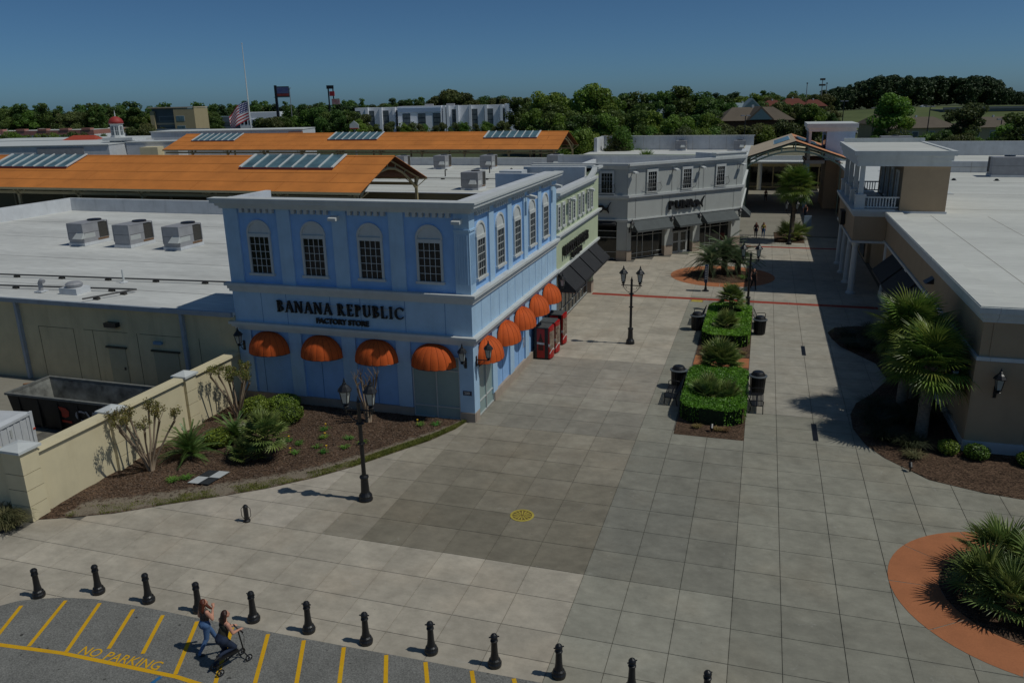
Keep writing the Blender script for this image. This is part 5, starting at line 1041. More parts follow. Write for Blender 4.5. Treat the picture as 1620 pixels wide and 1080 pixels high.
def lamp_post(x, y, label, rz=0, h=3.72):
    MM = T(x, y, 0, rz); t = thing('street_lamp', label, 'street lamp', M=MM, group='black twin lantern lamp posts'); v = lambda n, mb: obj(n, mb, M_IRON, t, MM)
    v('base', MB().lathe([(.27, 0), (.275, .06), (.25, .14), (.255, .2), (.2, .28), (.165, .34), (.14, .86), (.155, .9), (.18, .96), (.165, 1.0), (.09, 1.04)], 16))
    v('shaft', MB().lathe([(.085, 1.0), (.068, h+.1), (.06, h+.22)], 12)); v('collar', MB().lathe([(.07, h-.62), (.16, h-.6), (.16, h-.57), (.07, h-.55)], 10)); v('banner_ring', MB().lathe([(.07, h-1.42), (.14, h-1.4), (.14, h-1.37), (.07, h-1.35)], 10))
    v('cross_arm', MB().tube([(-.62, 0, h-.05), (.62, 0, h-.05)], .032, 8)); sc = MB()
    for s in (-1, 1): sc.tube([(s*.08, 0, h-.5), (s*.26, 0, h-.42), (s*.42, 0, h-.25), (s*.40, 0, h-.13), (s*.30, 0, h-.15), (s*.32, 0, h-.24)], .018, 6); sc.tube([(s*.5, 0, h-.2), (s*.5, 0, h+.02)], .03, 6)
    v('scroll', sc); v('finial', MB().lathe([(.06, h+.2), (.09, h+.26), (.05, h+.33), (.03, h+.42), (.006, h+.52)], 10))
    for s in (-1, 1):
        ln = obj('lantern', MB().lathe([(.05, 0), (.06, .05)], 8), M_IRON, t, MM @ Matrix.Translation((s*.5, 0, h)))
        lantern_parts(ln, MM @ Matrix.Translation((s*.5, 0, h+.04)), 1.22)
    return t
lamp_post(-9.06, 5.75, 'black twin lantern lamp post in the foreground beside the mulch bed', R(4))
lamp_post(-2.54, 28.3, 'black twin lantern lamp post standing alone on the open paving by the drinks machines', R(2))
lamp_post(4.18, 38.1, 'black twin lantern lamp post behind the hedge planter, beside the shade edge', R(2))
lamp_post(7.6, 66.3, 'black lamp post at the foot of the tall palm on the far walkway', R(2), 3.4)

# ------------------------------------------------------------------ benches, litter bins, drains, manhole, signs
M_BIN = mat('black_bin_steel', (.010, .010, .011), .5, .3, 4, spec=.45); M_BINTOP = mat('bin_lid_steel', L((.34, .36, .37)), .4, .2, 4, spec=.5)
def bin_(x, y, label):
    t = thing('litter_bin', label, 'litter bin', (x, y, 0), group='black slatted litter bins by the hedges'); c = (x, y, 0)
    obj('liner', MB().lathe([(.30, .04), (.33, .92)], 18, c), M_BIN, t)
    for k in range(18):
        a = 2*math.pi*k/18; obj('slat', MB().add([(x+r*math.cos(a+s*.10), y+r*math.sin(a+s*.10), z) for r, z, s in ((.335, .05, -1), (.335, .05, 1), (.375, .9, 1), (.375, .9, -1), (.35, .05, -1), (.35, .05, 1), (.39, .9, 1), (.39, .9, -1))], [(0, 1, 2, 3), (4, 7, 6, 5), (0, 4, 5, 1), (1, 5, 6, 2), (3, 2, 6, 7), (0, 3, 7, 4)]), M_BIN, t)
    obj('rim', MB().lathe([(.38, .9), (.45, .93), (.46, .97), (.40, 1.0)], 20, c), M_BINTOP, t); obj('lid', MB().lathe([(.36, .99), (.30, 1.1), (.28, 1.14), (.24, 1.17), (.1, 1.19)], 18, c), M_BIN, t); obj('lid_opening', MB().lathe([(.255, 1.165), (.2, 1.185), (.1, 1.196)], 14, c), M_IRON, t)
bin_(1.1, 21.2, 'black litter bin left of the near hedge, behind the left bench'); bin_(5.05, 21.25, 'black litter bin right of the near hedge, behind the right bench'); bin_(1.15, 32.4, 'black litter bin left of the far hedge'); bin_(5.05, 32.3, 'black litter bin right of the far hedge')
def bench(x, y, rz, label):
    MM = T(x, y, 0, rz); t = thing('bench', label, 'bench', M=MM, group='black steel slatted benches by the hedges'); v = lambda n, mb: obj(n, mb, M_BIN, t, MM)
    # seat faces local -y, length along x
    for k in range(9): v('seat_slat', MB().box(-.9, .9, -.30+k*.062, -.255+k*.062, .43-.004*k, .445-.004*k))
    for k in range(7): z = .52+k*.062; v('back_slat', MB().box(-.9, .9, .27+.035*k, .285+.035*k, z, z+.045))
    for s in (-1, 1):
        X = s*.9; v('leg', MB().tube([(X, -.3, 0), (X, -.28, .42), (X, -.30, .62), (X, -.22, .68), (X, .12, .66), (X, .3, .62)], .022, 6)); v('leg', MB().tube([(X, .34, 0), (X, .24, .42), (X, .50, .98)], .022, 6)); v('end_rail', MB().tube([(X, -.29, .41), (X, .25, .40)], .02, 6))
    v('stretcher', MB().tube([(-.9, .0, .38), (.9, .0, .38)], .018, 6))
bench(1.0, 19.35, R(-90), 'black steel bench facing left beside the near hedge'); bench(5.05, 19.3, R(90), 'black steel bench facing right beside the near hedge')
bench(1.05, 34.3, R(-90), 'black steel bench facing left beside the far hedge'); bench(5.1, 34.2, R(90), 'black steel bench facing right beside the far hedge')
t = thing('manhole_cover', 'round yellow manhole cover in the dark stained paving', 'manhole cover', (-2.96, 6.16, 0)); M_MHY = mat('yellow_manhole_paint', L((.70, .63, .27)), .7, .2, 6)
obj('rim', MB().lathe([(.44, 0), (.44, .012), (.36, .014), (.36, 0)], 26, (-2.96, 6.16, .0)), M_MHY, t); obj('plate', MB().lathe([(.36, .004), (.36, .006)], 24, (-2.96, 6.16, 0)), mat('rusty_manhole_plate', L((.46, .39, .19)), .8, .3, 6), t)
for k in range(14): a = k*math.pi/7; M_ = T(-2.96, 6.16, 0, a); obj('spoke', MB().box(.06+.08*(k % 2), .33, -.022, .022, .006, .013), M_MHY, t, M_)
t = thing('utility_cover', 'small yellow painted utility cover beside the near red band', 'utility cover', (.52, 40.2, 0)); obj('plate', MB().box(.15, .95, 39.9, 40.5, 0, .008), M_MHY, t); obj('frame', MB().box(.1, .15, 39.86, 40.54, 0, .01).box(.95, 1.0, 39.86, 40.54, 0, .01), M_RUST, t)
for k, (y0, y1) in enumerate(((15.8, 17.8), (28.35, 30.25))):
    t = thing('drain_grate', ['dark slot drain in the paving within the palm shadow', 'dark slot drain in the sunlit paving beside the shade edge'][k], 'drain', (7.59, (y0+y1)/2, 0), group='dark slot drains'); obj('frame', MB().box(7.48, 7.50, y0, y1, 0, .012).box(7.68, 7.70, y0, y1, 0, .012), M_IRON, t)
    for q in range(16): yy = y0+(y1-y0)*q/16; obj('bar', MB().box(7.5, 7.68, yy, yy+.08, .002, .01), M_IRON, t)
    obj('channel', MB().box(7.5, 7.68, y0, y1, .0, .0035), mat('black_void', (.004, .004, .004), .9), t)
def info_sign(x, y, label, rz=0, h=2.1):
    MM = T(x, y, 0, rz); t = thing('directory_sign', label, 'sign', M=MM); obj('base', MB().lathe([(.28, 0), (.26, .05), (.12, .1), (.09, .3)], 14), M_IRON, t, MM); obj('post', MB().box(-.07, .07, -.09, .09, .25, h), M_IRON, t, MM)
    pn = obj('panel', MB().box(-.12, .12, -.26, .26, .72, h-.05), mat('navy_sign_panel', L((.16, .24, .36)), .5), t, MM)
    for k in range(8): obj('text_line', MB().box(.121, .126, -.2, .2-.05*(k % 3), 1.0+k*.13, 1.06+k*.13), M_TRIM, pn, MM); 
    for k in range(8): obj('text_line', MB().box(-.08, .08, -.266, -.261, 1.0+k*.13, 1.06+k*.13), M_TRIM, pn, MM)
    obj('edge_strip', MB().box(.122, .14, -.28, -.2, .7, h), M_TRIM, t, MM)
info_sign(.92, 43.6, 'slim navy directory sign in front of the ringed palm island', R(0))
t = thing('a_frame_sign', 'small pale A-frame sign standing in the walkway shade', 'sign', (9.9, 79, 0))
for s in (-1, 1): obj('board', MB().add([(9.5, 79+s*.3, 0), (10.3, 79+s*.3, 0), (10.3, 79+s*.05, 1.2), (9.5, 79+s*.05, 1.2), (9.5, 79+s*.33, 0), (10.3, 79+s*.33, 0), (10.3, 79+s*.08, 1.22), (9.5, 79+s*.08, 1.22)], [(0, 1, 2, 3), (4, 7, 6, 5), (0, 4, 5, 1), (2, 6, 7, 3), (1, 5, 6, 2), (0, 3, 7, 4)]), mat('pale_blue_board', L((.55, .62, .68)), .6), t)
t = thing('survey_target', 'black and white chequered survey target lying on the mulch', 'survey target', (-16.04, 5.6, .05))
Q = [Vector(p) for p in ((-16.56, 4.97, .115), (-15.62, 5.05, .115), (-15.5, 6.25, .115), (-16.46, 6.17, .115))]
bl = lambda u, v: tuple((Q[0]*(1-u)+Q[1]*u)*(1-v)+(Q[3]*(1-u)+Q[2]*u)*v)
M_CHW = mat('white_target_vinyl', L((.74, .75, .75)), .5, .05, 3); M_CHB = mat('dark_target_vinyl', L((.20, .21, .22)), .5, .1, 3)
for i in range(2):
    for j in range(2): obj('square', MB().add([bl(i/2, j/2), bl((i+1)/2, j/2), bl((i+1)/2, (j+1)/2), bl(i/2, (j+1)/2)], [(0, 1, 2, 3)]), M_CHW if (i+j) % 2 == 0 else M_CHB, t)
def spot(x, y, label):
    t = thing('landscape_spotlight', label, 'spotlight', (x, y, 0), group='small black garden spotlights'); obj('stake', MB().tube([(x, y, 0), (x, y, .22)], .03, 6), M_IRON, t); obj('head', MB().tube([(x, y-.05, .2), (x, y+.12, .34)], .075, 8), M_IRON, t)
spot(3.15, 15.6, 'small black spotlight in the mulch at the near end of the hedge planter'); spot(11.0, 13.6, 'small black spotlight in the mulch by the right palms')
# ------------------------------------------------------------------ planting beds
def _mulch(N, K, b):
    b.inputs['Roughness'].default_value = .95; b.inputs['Specular IOR Level'].default_value = .15
    tc = N.new('ShaderNodeTexCoord'); v = N.new('ShaderNodeTexVoronoi'); v.inputs['Scale'].default_value = 16; v.inputs['Randomness'].default_value = 1
    mp = N.new('ShaderNodeMapping'); mp.inputs['Scale'].default_value = (1, 1.8, 1); K.new(tc.outputs['Object'], mp.inputs[0]); K.new(mp.outputs[0], v.inputs['Vector'])
    n = N.new('ShaderNodeTexNoise'); n.inputs['Scale'].default_value = .7; n.inputs['Detail'].default_value = 6; K.new(tc.outputs['Object'], n.inputs['Vector'])
    r = N.new('ShaderNodeValToRGB'); e = r.color_ramp.elements; e[0].position = 0; e[0].color = (.028, .019, .013, 1); e[1].position = 1; e[1].color = (.18, .115, .075, 1)
    e2 = e.new(.5); e2.color = (.092, .056, .036, 1)
    sp = N.new('ShaderNodeSeparateColor'); K.new(v.outputs['Color'], sp.inputs[0]); K.new(sp.outputs[0], r.inputs[0])
    mr = N.new('ShaderNodeMapRange'); mr.inputs[1].default_value = .3; mr.inputs[2].default_value = .7; mr.inputs[3].default_value = .75; mr.inputs[4].default_value = 1.25; K.new(n.outputs[0], mr.inputs[0])
    mx = N.new('ShaderNodeMix'); mx.data_type = 'RGBA'; mx.blend_type = 'MULTIPLY'; mx.inputs[0].default_value = 1; K.new(r.outputs[0], mx.inputs[6]); K.new(mr.outputs[0], mx.inputs[7])
    # bare sandy soil where vertex attribute says so
    a = N.new('ShaderNodeAttribute'); a.attribute_name = 'soil'
    n2 = N.new('ShaderNodeTexNoise'); n2.inputs['Scale'].default_value = 3.0; n2.inputs['Detail'].default_value = 7; K.new(tc.outputs['Object'], n2.inputs['Vector'])
    ad = N.new('ShaderNodeMath'); ad.operation = 'MULTIPLY_ADD'; ad.inputs[1].default_value = .8; ad.inputs[2].default_value = -.4; K.new(n2.outputs[0], ad.inputs[0])
    ad2 = N.new('ShaderNodeMath'); ad2.operation = 'ADD'; K.new(ad.outputs[0], ad2.inputs[0]); K.new(a.outputs['Fac'], ad2.inputs[1])
    sm = N.new('ShaderNodeMapRange'); sm.inputs[1].default_value = .35; sm.inputs[2].default_value = .65; K.new(ad2.outputs[0], sm.inputs[0])
    ms = N.new('ShaderNodeMix'); ms.data_type = 'RGBA'; ms.inputs[7].default_value = (.235, .195, .145, 1); K.new(sm.outputs[0], ms.inputs[0]); K.new(mx.outputs[2], ms.inputs[6])
    K.new(ms.outputs[2], b.inputs['Base Color'])
    bp = N.new('ShaderNodeBump'); bp.inputs['Strength'].default_value = .8; bp.inputs['Distance'].default_value = .03; K.new(v.outputs[0], bp.inputs['Height']); K.new(bp.outputs[0], b.inputs['Normal'])
M_MULCH = blendmat('brown_bark_mulch', _mulch)
M_CHIP = mat('bark_chip', (.115, .072, .046), .9, .6, 9, col2=(.22, .15, .105))
EDGE = [(-20.6, .95), (-19.49, 1.4), (-17.71, 2.28), (-16.14, 3.46), (-14.64, 4.5), (-13.33, 5.5), (-11.9, 6.91), (-10.88, 8.21), (-9.72, 10.07), (-8.83, 11.48), (-8.2, 12.97), (-7.95, 14.1)]
def edge_y(x):
    for (x0, y0), (x1, y1) in zip(EDGE, EDGE[1:]):
        if x0 <= x <= x1: return y0+(y1-y0)*(x-x0)/(x1-x0)
    return EDGE[-1][1]
def bed_mesh(name, poly, z=.03, soilfn=None, cell=.35, parent=None):
    """bumpy bed surface clipped to a polygon"""
    bm = bmesh.new(); vs = [bm.verts.new((x, y, 0)) for x, y in poly]; f = bm.faces.new(vs)
    xs = [p[0] for p in poly]; ys = [p[1] for p in poly]
    for k in range(1, int((max(xs)-min(xs))/cell)+1): bmesh.ops.bisect_plane(bm, geom=bm.verts[:]+bm.edges[:]+bm.faces[:], plane_co=(min(xs)+k*cell, 0, 0), plane_no=(1, 0, 0))
    for k in range(1, int((max(ys)-min(ys))/cell)+1): bmesh.ops.bisect_plane(bm, geom=bm.verts[:]+bm.edges[:]+bm.faces[:], plane_co=(0, min(ys)+k*cell, 0), plane_no=(0, 1, 0))
    be = {v for e in bm.edges if e.is_boundary for v in e.verts}; rnd = random.Random(3)
    for v in bm.verts: v.co.z = z*.4 if v in be else z+rnd.uniform(-.012, .03)
    me = bpy.data.meshes.new(name); bm.to_mesh(me); bm.free(); me.materials.append(M_MULCH)
    a = me.attributes.new('soil', 'FLOAT', 'POINT'); a.data.foreach_set('value', [soilfn(v.co.x, v.co.y) if soilfn else 0.0 for v in me.vertices])
    return me
soil = lambda x, y: max(0, min(1, 1.15-abs((y-edge_y(x))*.78-.55)/.75)) if x > -19.5 else .2
lb = put(bpy.data.objects.new('mulch_bed', bed_mesh('mulch_bed', EDGE+[(-20.3, 14.1)], .04, soil)), None, I4); tag(lb, kind='structure')
def chips(name, region, n, z, parent=None):
    mb = MB(); k = 0; rnd = random.Random(11)
    while k < n:
        p = region(rnd)
        if p is None: continue
        x, y = p; a = rnd.uniform(0, 6.28); l = rnd.uniform(.02, .06); w = l*rnd.uniform(.25, .5); c, s = math.cos(a), math.sin(a); t1, t2 = rnd.uniform(-.02, .02), rnd.uniform(-.015, .015)
        mb.quad((x-l*c-w*s, y-l*s+w*c, z-t1), (x+l*c-w*s, y+l*s+w*c, z+t1+t2), (x+l*c+w*s, y+l*s-w*c, z+t1-t2), (x-l*c+w*s, y-l*s-w*c, z-t1)); k += 1
    return tag(obj(name, mb, M_CHIP, parent), kind='stuff')
def reg_left(r):
    x, y = r.uniform(-20.2, -8), r.uniform(1.2, 14); return (x, y) if y > edge_y(x)+1.0*r.random()+.5 else None
tag(chips('bark_chips', reg_left, 9000, .065), 'loose brown bark chips over the left planting bed', 'mulch')
M_GRS = leafmat('strip_grass', (0.117, 0.177, 0.029), (0.340, 0.356, 0.084), .2, .6, 1.5)
def blades(name, pts, h, label, m, w=.012):
    mb = MB(); r = random.Random(5)
    for x, y, hs in pts:
        a = r.uniform(0, 6.28); hh = h*hs*r.uniform(.6, 1.25); lx, ly = r.uniform(-.6, .6)*hh, r.uniform(-.6, .6)*hh; c, s = math.cos(a)*w, math.sin(a)*w
        mb.add([(x-c, y-s, .02), (x+c, y+s, .02), (x+lx*.4+c*.7, y+ly*.4+s*.7, .02+hh*.6), (x+lx*.4-c*.7, y+ly*.4-s*.7, .02+hh*.6), (x+lx, y+ly, .02+hh)], [(0, 1, 2, 3), (3, 2, 4)])
    return tag(obj(name, mb, m), label, 'grass', kind='stuff')
r = random.Random(9); P = []
while len(P) < 20000:
    x = r.uniform(-19.3, -8.0); off = r.uniform(.02, .8); y = edge_y(x)+off
    dens = (.15 if x < -17 else .4) if x < -11.8 else (1.0 if x > -10.8 else .6)
    if r.random() < dens*(1-.5*off) and (x > -11 or (math.sin(x*3.1)+math.sin(y*5.3+x)) > -.6+r.uniform(-.7, .7)): P.append((x, y, 1.0 if x > -11 else .7))
blades('grass_strip', P, .10, 'thin green and straw grass along the edge of the mulch bed', M_GRS)
# planter and island beds
def bed(name, poly, z=.035): o = put(bpy.data.objects.new(name, bed_mesh(name, poly, z)), None, I4); tag(o, kind='structure'); return o
bed('planter_bed', [(1.53, 15.0), (4.57, 15.0), (4.57, 25.15), (1.53, 25.15)], .02); bed('planter_bed', [(1.53, 27.0), (4.57, 27.0), (4.57, 37.9), (1.53, 37.9)], .02)
circ = lambda cx, cy, r, n=26: [(cx+r*math.cos(2*math.pi*k/n), cy+r*math.sin(2*math.pi*k/n)) for k in range(n)]
bed('island_bed', circ(1.87, 49.5, 2.86)); bed('island_bed', circ(13.1, 5.3, 2.5))
bed('right_bed', [(9.2, 33.6), (9.35, 32.2), (9.73, 30.6), (10.35, 29.5), (11.34, 27.7), (11.6, 25.0), (10.6, 22.6), (9.7, 21.0), (9.3, 19.4), (9.25, 17.6), (9.6, 15.9), (10.2, 14.7), (11.6, 13.0), (13.4, 12.35), (14.7, 12.15), (22, 12.0), (22, 16.3), (13.45, 16.3), (13.45, 35.5), (11, 35.6), (9.7, 34.9)])
bed('far_island_bed', [(6.2, 67.2), (9.15, 67.2), (9.15, 74), (6.2, 74)])
# ------------------------------------------------------------------ foliage builders
def leaf_cloud(n, fn, size, rnd, flat=.0, tri=False):
    """n leaf quads; fn(rnd) -> (point, outward)"""
    mb = MB()
    for _ in range(n):
        p, o = fn(rnd); s = size*rnd.uniform(.6, 1.35)
        d = Vector((rnd.gauss(0, 1), rnd.gauss(0, 1), rnd.gauss(0, 1)))*.75+Vector(o); d.normalize()
        a = d.cross(Vector((rnd.gauss(0, 1), rnd.gauss(0, 1), rnd.gauss(0, 1)))).normalized(); b = d.cross(a)
        p = Vector(p); mb.quad(p-a*s-b*s*.15, p-b*s*.55, p+a*s+b*s*.1, p+b*s*.55)
    return mb
def blob_fn(c, r, shell=.55):
    def f(rnd):
        while True:
            v = Vector((rnd.uniform(-1, 1), rnd.uniform(-1, 1), rnd.uniform(-1, 1)))
            if .05 < v.length <= 1: break
        u = v.normalized(); k = shell+(1-shell)*rnd.random()**.6
        return (c[0]+u.x*r[0]*k, c[1]+u.y*r[1]*k, c[2]+u.z*r[2]*k), u
    return f
M_BOXW = leafmat('boxwood_leaf', (0.064, 0.115, 0.018), (0.240, 0.347, 0.041), .2, .45, 3)
M_HEDGE = leafmat('hedge_leaf', (0.068, 0.160, 0.014), (0.216, 0.420, 0.031), .2, .45, 2.0)
M_TWIG = mat('grey_brown_bark', L((.42, .35, .28)), .9, .25, 8, .4, 60)
M_FERN = leafmat('sago_frond', (0.058, 0.115, 0.029), (0.190, 0.288, 0.072), .1, .35, 4)
M_FAN = leafmat('fan_palm_frond', (0.099, 0.150, 0.037), (0.305, 0.368, 0.105), .15, .4, 4)
M_SABAL = leafmat('sabal_frond', (0.078, 0.133, 0.024), (0.263, 0.355, 0.065), .15, .35, 4)
M_PINDO = leafmat('pindo_frond', (0.094, 0.144, 0.068), (0.237, 0.304, 0.161), .15, .4, 4)
M_PALMDRY = leafmat('dry_palm_frond', (.13, .075, .025), (.30, .20, .075), .1, .6, 4)
M_PTRUNK = mat('sabal_trunk', L((.47, .43, .38)), .95, .35, 6, .6, 25, stretch=(1, 1, 3))
def boxwood(x, y, r, h, label, seed, n=2600, group='round clipped boxwood shrubs', m=None):
    t = thing('boxwood_shrub', label, 'shrub', (x, y, 0), group=group); rnd = random.Random(seed)
    obj('stem', MB().tube([(x, y, 0), (x+.02, y, h*.5)], [.05, .03], 6), M_TWIG, t); c = (x, y, h*.52)
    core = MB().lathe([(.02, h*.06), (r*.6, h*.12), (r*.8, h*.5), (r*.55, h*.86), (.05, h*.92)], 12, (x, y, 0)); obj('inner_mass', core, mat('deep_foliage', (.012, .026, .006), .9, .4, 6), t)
    parts = leaf_cloud(n, blob_fn(c, (r, r, h*.52), .8), .042, rnd)
    for q in range(7): a = q*.9; parts2 = leaf_cloud(n//16, blob_fn((x+r*.62*math.cos(a), y+r*.62*math.sin(a), h*rnd.uniform(.45, .8)), (r*.42, r*.42, h*.24), .6), .042, rnd); parts.add(parts2.v, parts2.f)
    obj('foliage', parts, m or M_BOXW, t); return t
boxwood(-18.3, 12.2, .78, .86, 'round boxwood at the wall end of the blue store, left of three', 1); boxwood(-17.2, 13.0, .8, .82, 'round boxwood against the blue plinth, rear of three', 2); boxwood(-16.3, 11.7, .85, .86, 'round boxwood nearest the open mulch, right of three', 3); boxwood(-17.75, 8.55, .62, .75, 'low round boxwood behind the near sago palm', 4)
for k, (x, y, s) in enumerate(((12.75, 15.75, .42), (13.75, 15.55, .5), (15.6, 15.3, .48), (16.9, 15.2, .45))): boxwood(x, y, s, .62, ['small clipped shrub left of the tan corner pier', 'small clipped shrub in front of the tan corner pier', 'small clipped shrub right of the tan corner pier', 'small clipped shrub at the right edge by the tan front'][k], 20+k, 1100, 'small clipped shrubs by the tan store')
# hedges: box-clipped, each with a hollow where a palm stands
def hedge(label, x0, x1, y0, y1, h, holes, seed, n):
    t = thing('clipped_hedge', label, 'hedge', ((x0+x1)/2, (y0+y1)/2, 0), group='clipped planter hedges'); rnd = random.Random(seed); R_ = 1.05
    def inside(x, y, m=0):
        if any((x-hx)**2+(y-hy)**2 < (hr-m)**2 for hx, hy, hr in holes): return False
        dx = max(x0+R_-x, x-(x1-R_), 0); dy = max(y0+R_-y, y-(y1-R_), 0)
        return dx*dx+dy*dy < (R_-m)**2
    hz = lambda x, y: h*(1+.03*math.sin(3.1*x+seed)*math.cos(2.3*y))
    def f(r):
        while True:
            if r.random() < .45:
                x, y = r.uniform(x0, x1), r.uniform(y0, y1)
                if inside(x, y): return (x, y, hz(x, y)+r.uniform(-.05, .03)), (0, 0, 1.2)
            else:
                x, y = r.uniform(x0, x1), r.uniform(y0, y1)
                if inside(x, y) and not inside(x, y, .09): 
                    cx, cy = (x0+x1)/2, min(max(y, y0+R_), y1-R_); o = Vector((x-cx, y-cy, 0)).normalized(); return (x, y, r.uniform(.03, h)), o*1.2
    obj('foliage', leaf_cloud(n, f, .05, rnd), M_HEDGE, t)
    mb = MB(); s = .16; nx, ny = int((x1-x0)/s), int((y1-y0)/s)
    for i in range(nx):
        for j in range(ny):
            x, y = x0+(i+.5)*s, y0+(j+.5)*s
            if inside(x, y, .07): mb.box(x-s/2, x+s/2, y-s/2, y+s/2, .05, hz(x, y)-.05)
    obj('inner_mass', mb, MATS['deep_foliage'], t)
hedge('near clipped green hedge around a fan palm between the benches', 1.56, 4.6, 16.35, 22.9, .82, [(3.1, 18.9, 1.0), (3.1, 23.3, .8)], 31, 21000)
hedge('far clipped green hedge around two small palms near the lamp post', 1.66, 4.52, 28.7, 37.0, .82, [(3.0, 31.0, .85), (3.1, 34.9, .8)], 32, 17000)
# fronds
def fan_frond(L_, nseg, spread, droop, seed, petiole=.6, w=.035):
    """palmate leaf lying along +x from the origin: petiole then a fan of folded segments"""
    rnd = random.Random(seed); mb = MB(); mb.tube([(0, 0, 0), (petiole*.5, 0, .02*petiole), (petiole, 0, 0)], [.018, .012, .008], 4, False)
    for k in range(nseg):
        a = -spread/2+spread*k/(nseg-1); l = L_*(1-.28*abs(a)/(spread/2))*rnd.uniform(.9, 1.08); c, s = math.cos(a), math.sin(a); ww = w*rnd.uniform(.8, 1.1); pts = []
        for q, (f, wf) in enumerate(((.02, .35), (.35, 1), (.7, .75), (1, .03))):
            z = -droop*l*f*f+.06*l*math.sin(f*2.2)*(.5+.5*math.cos(a)); x, y = petiole+l*f*c, l*f*s; pts.append((x, y, z, ww*wf))
        v = []
        for x, y, z, u in pts: v += [(x-u*s*-1*0-u*(-s)*-1, y-u*c, z), (x, y, z-u*.55), (x+u*(-s)*-1, y+u*c, z)]
        v2 = []
        for i, (x, y, z, u) in enumerate(pts): v2 += [(x+u*s, y-u*c, z), (x, y, z-u*.6), (x-u*s, y+u*c, z)]
        f = []
        for i in range(3):
            b = i*3; f += [(b, b+1, b+4, b+3), (b+1, b+2, b+5, b+4)]
        mb.add(v2, f)
    return mb
def pinnate_frond(L_, n, lw, arch, seed, ll=.16, vee=.5):
    rnd = random.Random(seed); mb = MB(); pts = []
    for k in range(n+1):
        f = k/n; pts.append(Vector((L_*f*(1-.12*arch*f), 0, arch*L_*(.42*f-.75*f*f))))
    mb.tube([tuple(p) for p in pts[::3]], [.016*(1-.8*i/len(pts[::3])) for i in range(len(pts[::3]))], 4, False)
    for k in range(2, n+1):
        f = k/n; l = ll*math.sin(min(1, .25+f*1.1)*math.pi*.86+.15)*rnd.uniform(.85, 1.1); l = max(l, .03)
        for s in (-1, 1):
            p = pts[k]; d = Vector((.45, s*1.0, vee*.9)).normalized()*l; t = p+d; w = lw
            mb.add([tuple(p+Vector((-w, 0, 0))), tuple(p+Vector((w, 0, 0))), tuple(p+d*.6+Vector((w, 0, -.01))), tuple(t+Vector((0, 0, -.12*l))), tuple(p+d*.6+Vector((-w, 0, -.01)))], [(0, 1, 2, 4), (4, 2, 3)])
    return mb
def frond_M(base, az, el, roll=0, s=1.0): return Matrix.Translation(base) @ Matrix.Rotation(az, 4, 'Z') @ Matrix.Rotation(-el, 4, 'Y') @ Matrix.Rotation(roll, 4, 'X') @ Matrix.Diagonal((s, s, s, 1))
def crown(t, top, meshes, n, e0, e1, rnd, dry=None, ndry=0, jitter=.12, smin=.85, smax=1.1):
    for k in range(n):
        f = (k+.5)/n; az = k*2.39996+rnd.uniform(-.25, .25); el = e0+(e1-e0)*f**1.0+rnd.uniform(-.12, .12)
        b = (top[0]+rnd.uniform(-jitter, jitter)*.5, top[1]+rnd.uniform(-jitter, jitter)*.5, top[2]-jitter*2*(1-f)+rnd.uniform(-.03, .03))
        obj('frond', rnd.choice(meshes), None, t, frond_M(b, az, el, rnd.uniform(-.35, .35), rnd.uniform(smin, smax)))
    for k in range(ndry):
        az = k*2.39996*1.7+rnd.uniform(-.3, .3); obj('dry_frond', rnd.choice(dry), None, t, frond_M((top[0], top[1], top[2]-.22), az, rnd.uniform(-1.1, -.45), rnd.uniform(-.4, .4), rnd.uniform(.6, .9)))
fan_big = [fan_frond(1.04, 27, R(245), d, 40+k, .85, .030).mesh('frond', M_SABAL) for k, d in enumerate((.22, .34, .46))]
fan_dry = [fan_frond(.7, 20, R(200), .7, 50+k, .6, .022).mesh('dry_frond', M_PALMDRY) for k in range(2)]
fan_mid = [fan_frond(.52, 17, R(225), d, 60+k, .46, .027).mesh('frond', M_FAN) for k, d in enumerate((.06, .12, .2))]
fan_midd = [fan_frond(.45, 18, R(200), .25, 66+k, .4, .017).mesh('dry_frond', M_PALMDRY) for k in range(2)]
sago_m = [pinnate_frond(1.25, 34, .011, .55+.2*k, 70+k, .17, .55).mesh('frond', M_FERN) for k in range(3)]
pindo_m = [pinnate_frond(2.1, 40, .016, 1.0+.25*k, 75+k, .42, .7).mesh('frond', M_PINDO) for k in range(3)]
def boots(x, y, z0, z1, r, seed):
    """old leaf bases cross-hatching a sabal trunk"""
    rnd = random.Random(seed); mb = MB(); z = z0; k = 0
    while z < z1:
        a = k*2.4; c, s = math.cos(a), math.sin(a); w = r*.55
        mb.add([(x+r*.9*c-w*s, y+r*.9*s+w*c, z), (x+r*.9*c+w*s, y+r*.9*s-w*c, z), (x+r*1.25*c+w*.35*s, y+r*1.25*s-w*.35*c, z+.26), (x+r*1.25*c-w*.35*s, y+r*1.25*s+w*.35*c, z+.26), (x+r*.95*c, y+r*.95*s, z+.24)], [(0, 1, 2, 3), (3, 2, 4), (0, 3, 4), (1, 4, 2)]); z += .035; k += 1
    return mb
def sabal(x, y, ht, label, seed, n=46, r=.24, meshes=None, dry=None, ndry=7, group='sabal palms', s=1.0, lean=(0, 0), e=(-.55, 1.35)):
    t = thing('sabal_palm', label, 'palm tree', (x, y, 0), group=group); rnd = random.Random(seed); tx, ty = x+lean[0], y+lean[1]
    obj('trunk', MB().tube([(x, y, -.05), (x+lean[0]*.3, y+lean[1]*.3, ht*.4), (tx, ty, ht)], [r*1.15, r, r*.92], 12), M_PTRUNK, t, smooth=True); b = boots(tx, ty, ht*.35, ht-.15, r*.95, seed); obj('leaf_base', b, M_PTRUNK, t)
    crown(t, (tx, ty, ht+.1), meshes or fan_big, n, e[0], e[1], rnd, dry or fan_dry, ndry, .16, .85*s, 1.1*s); return t
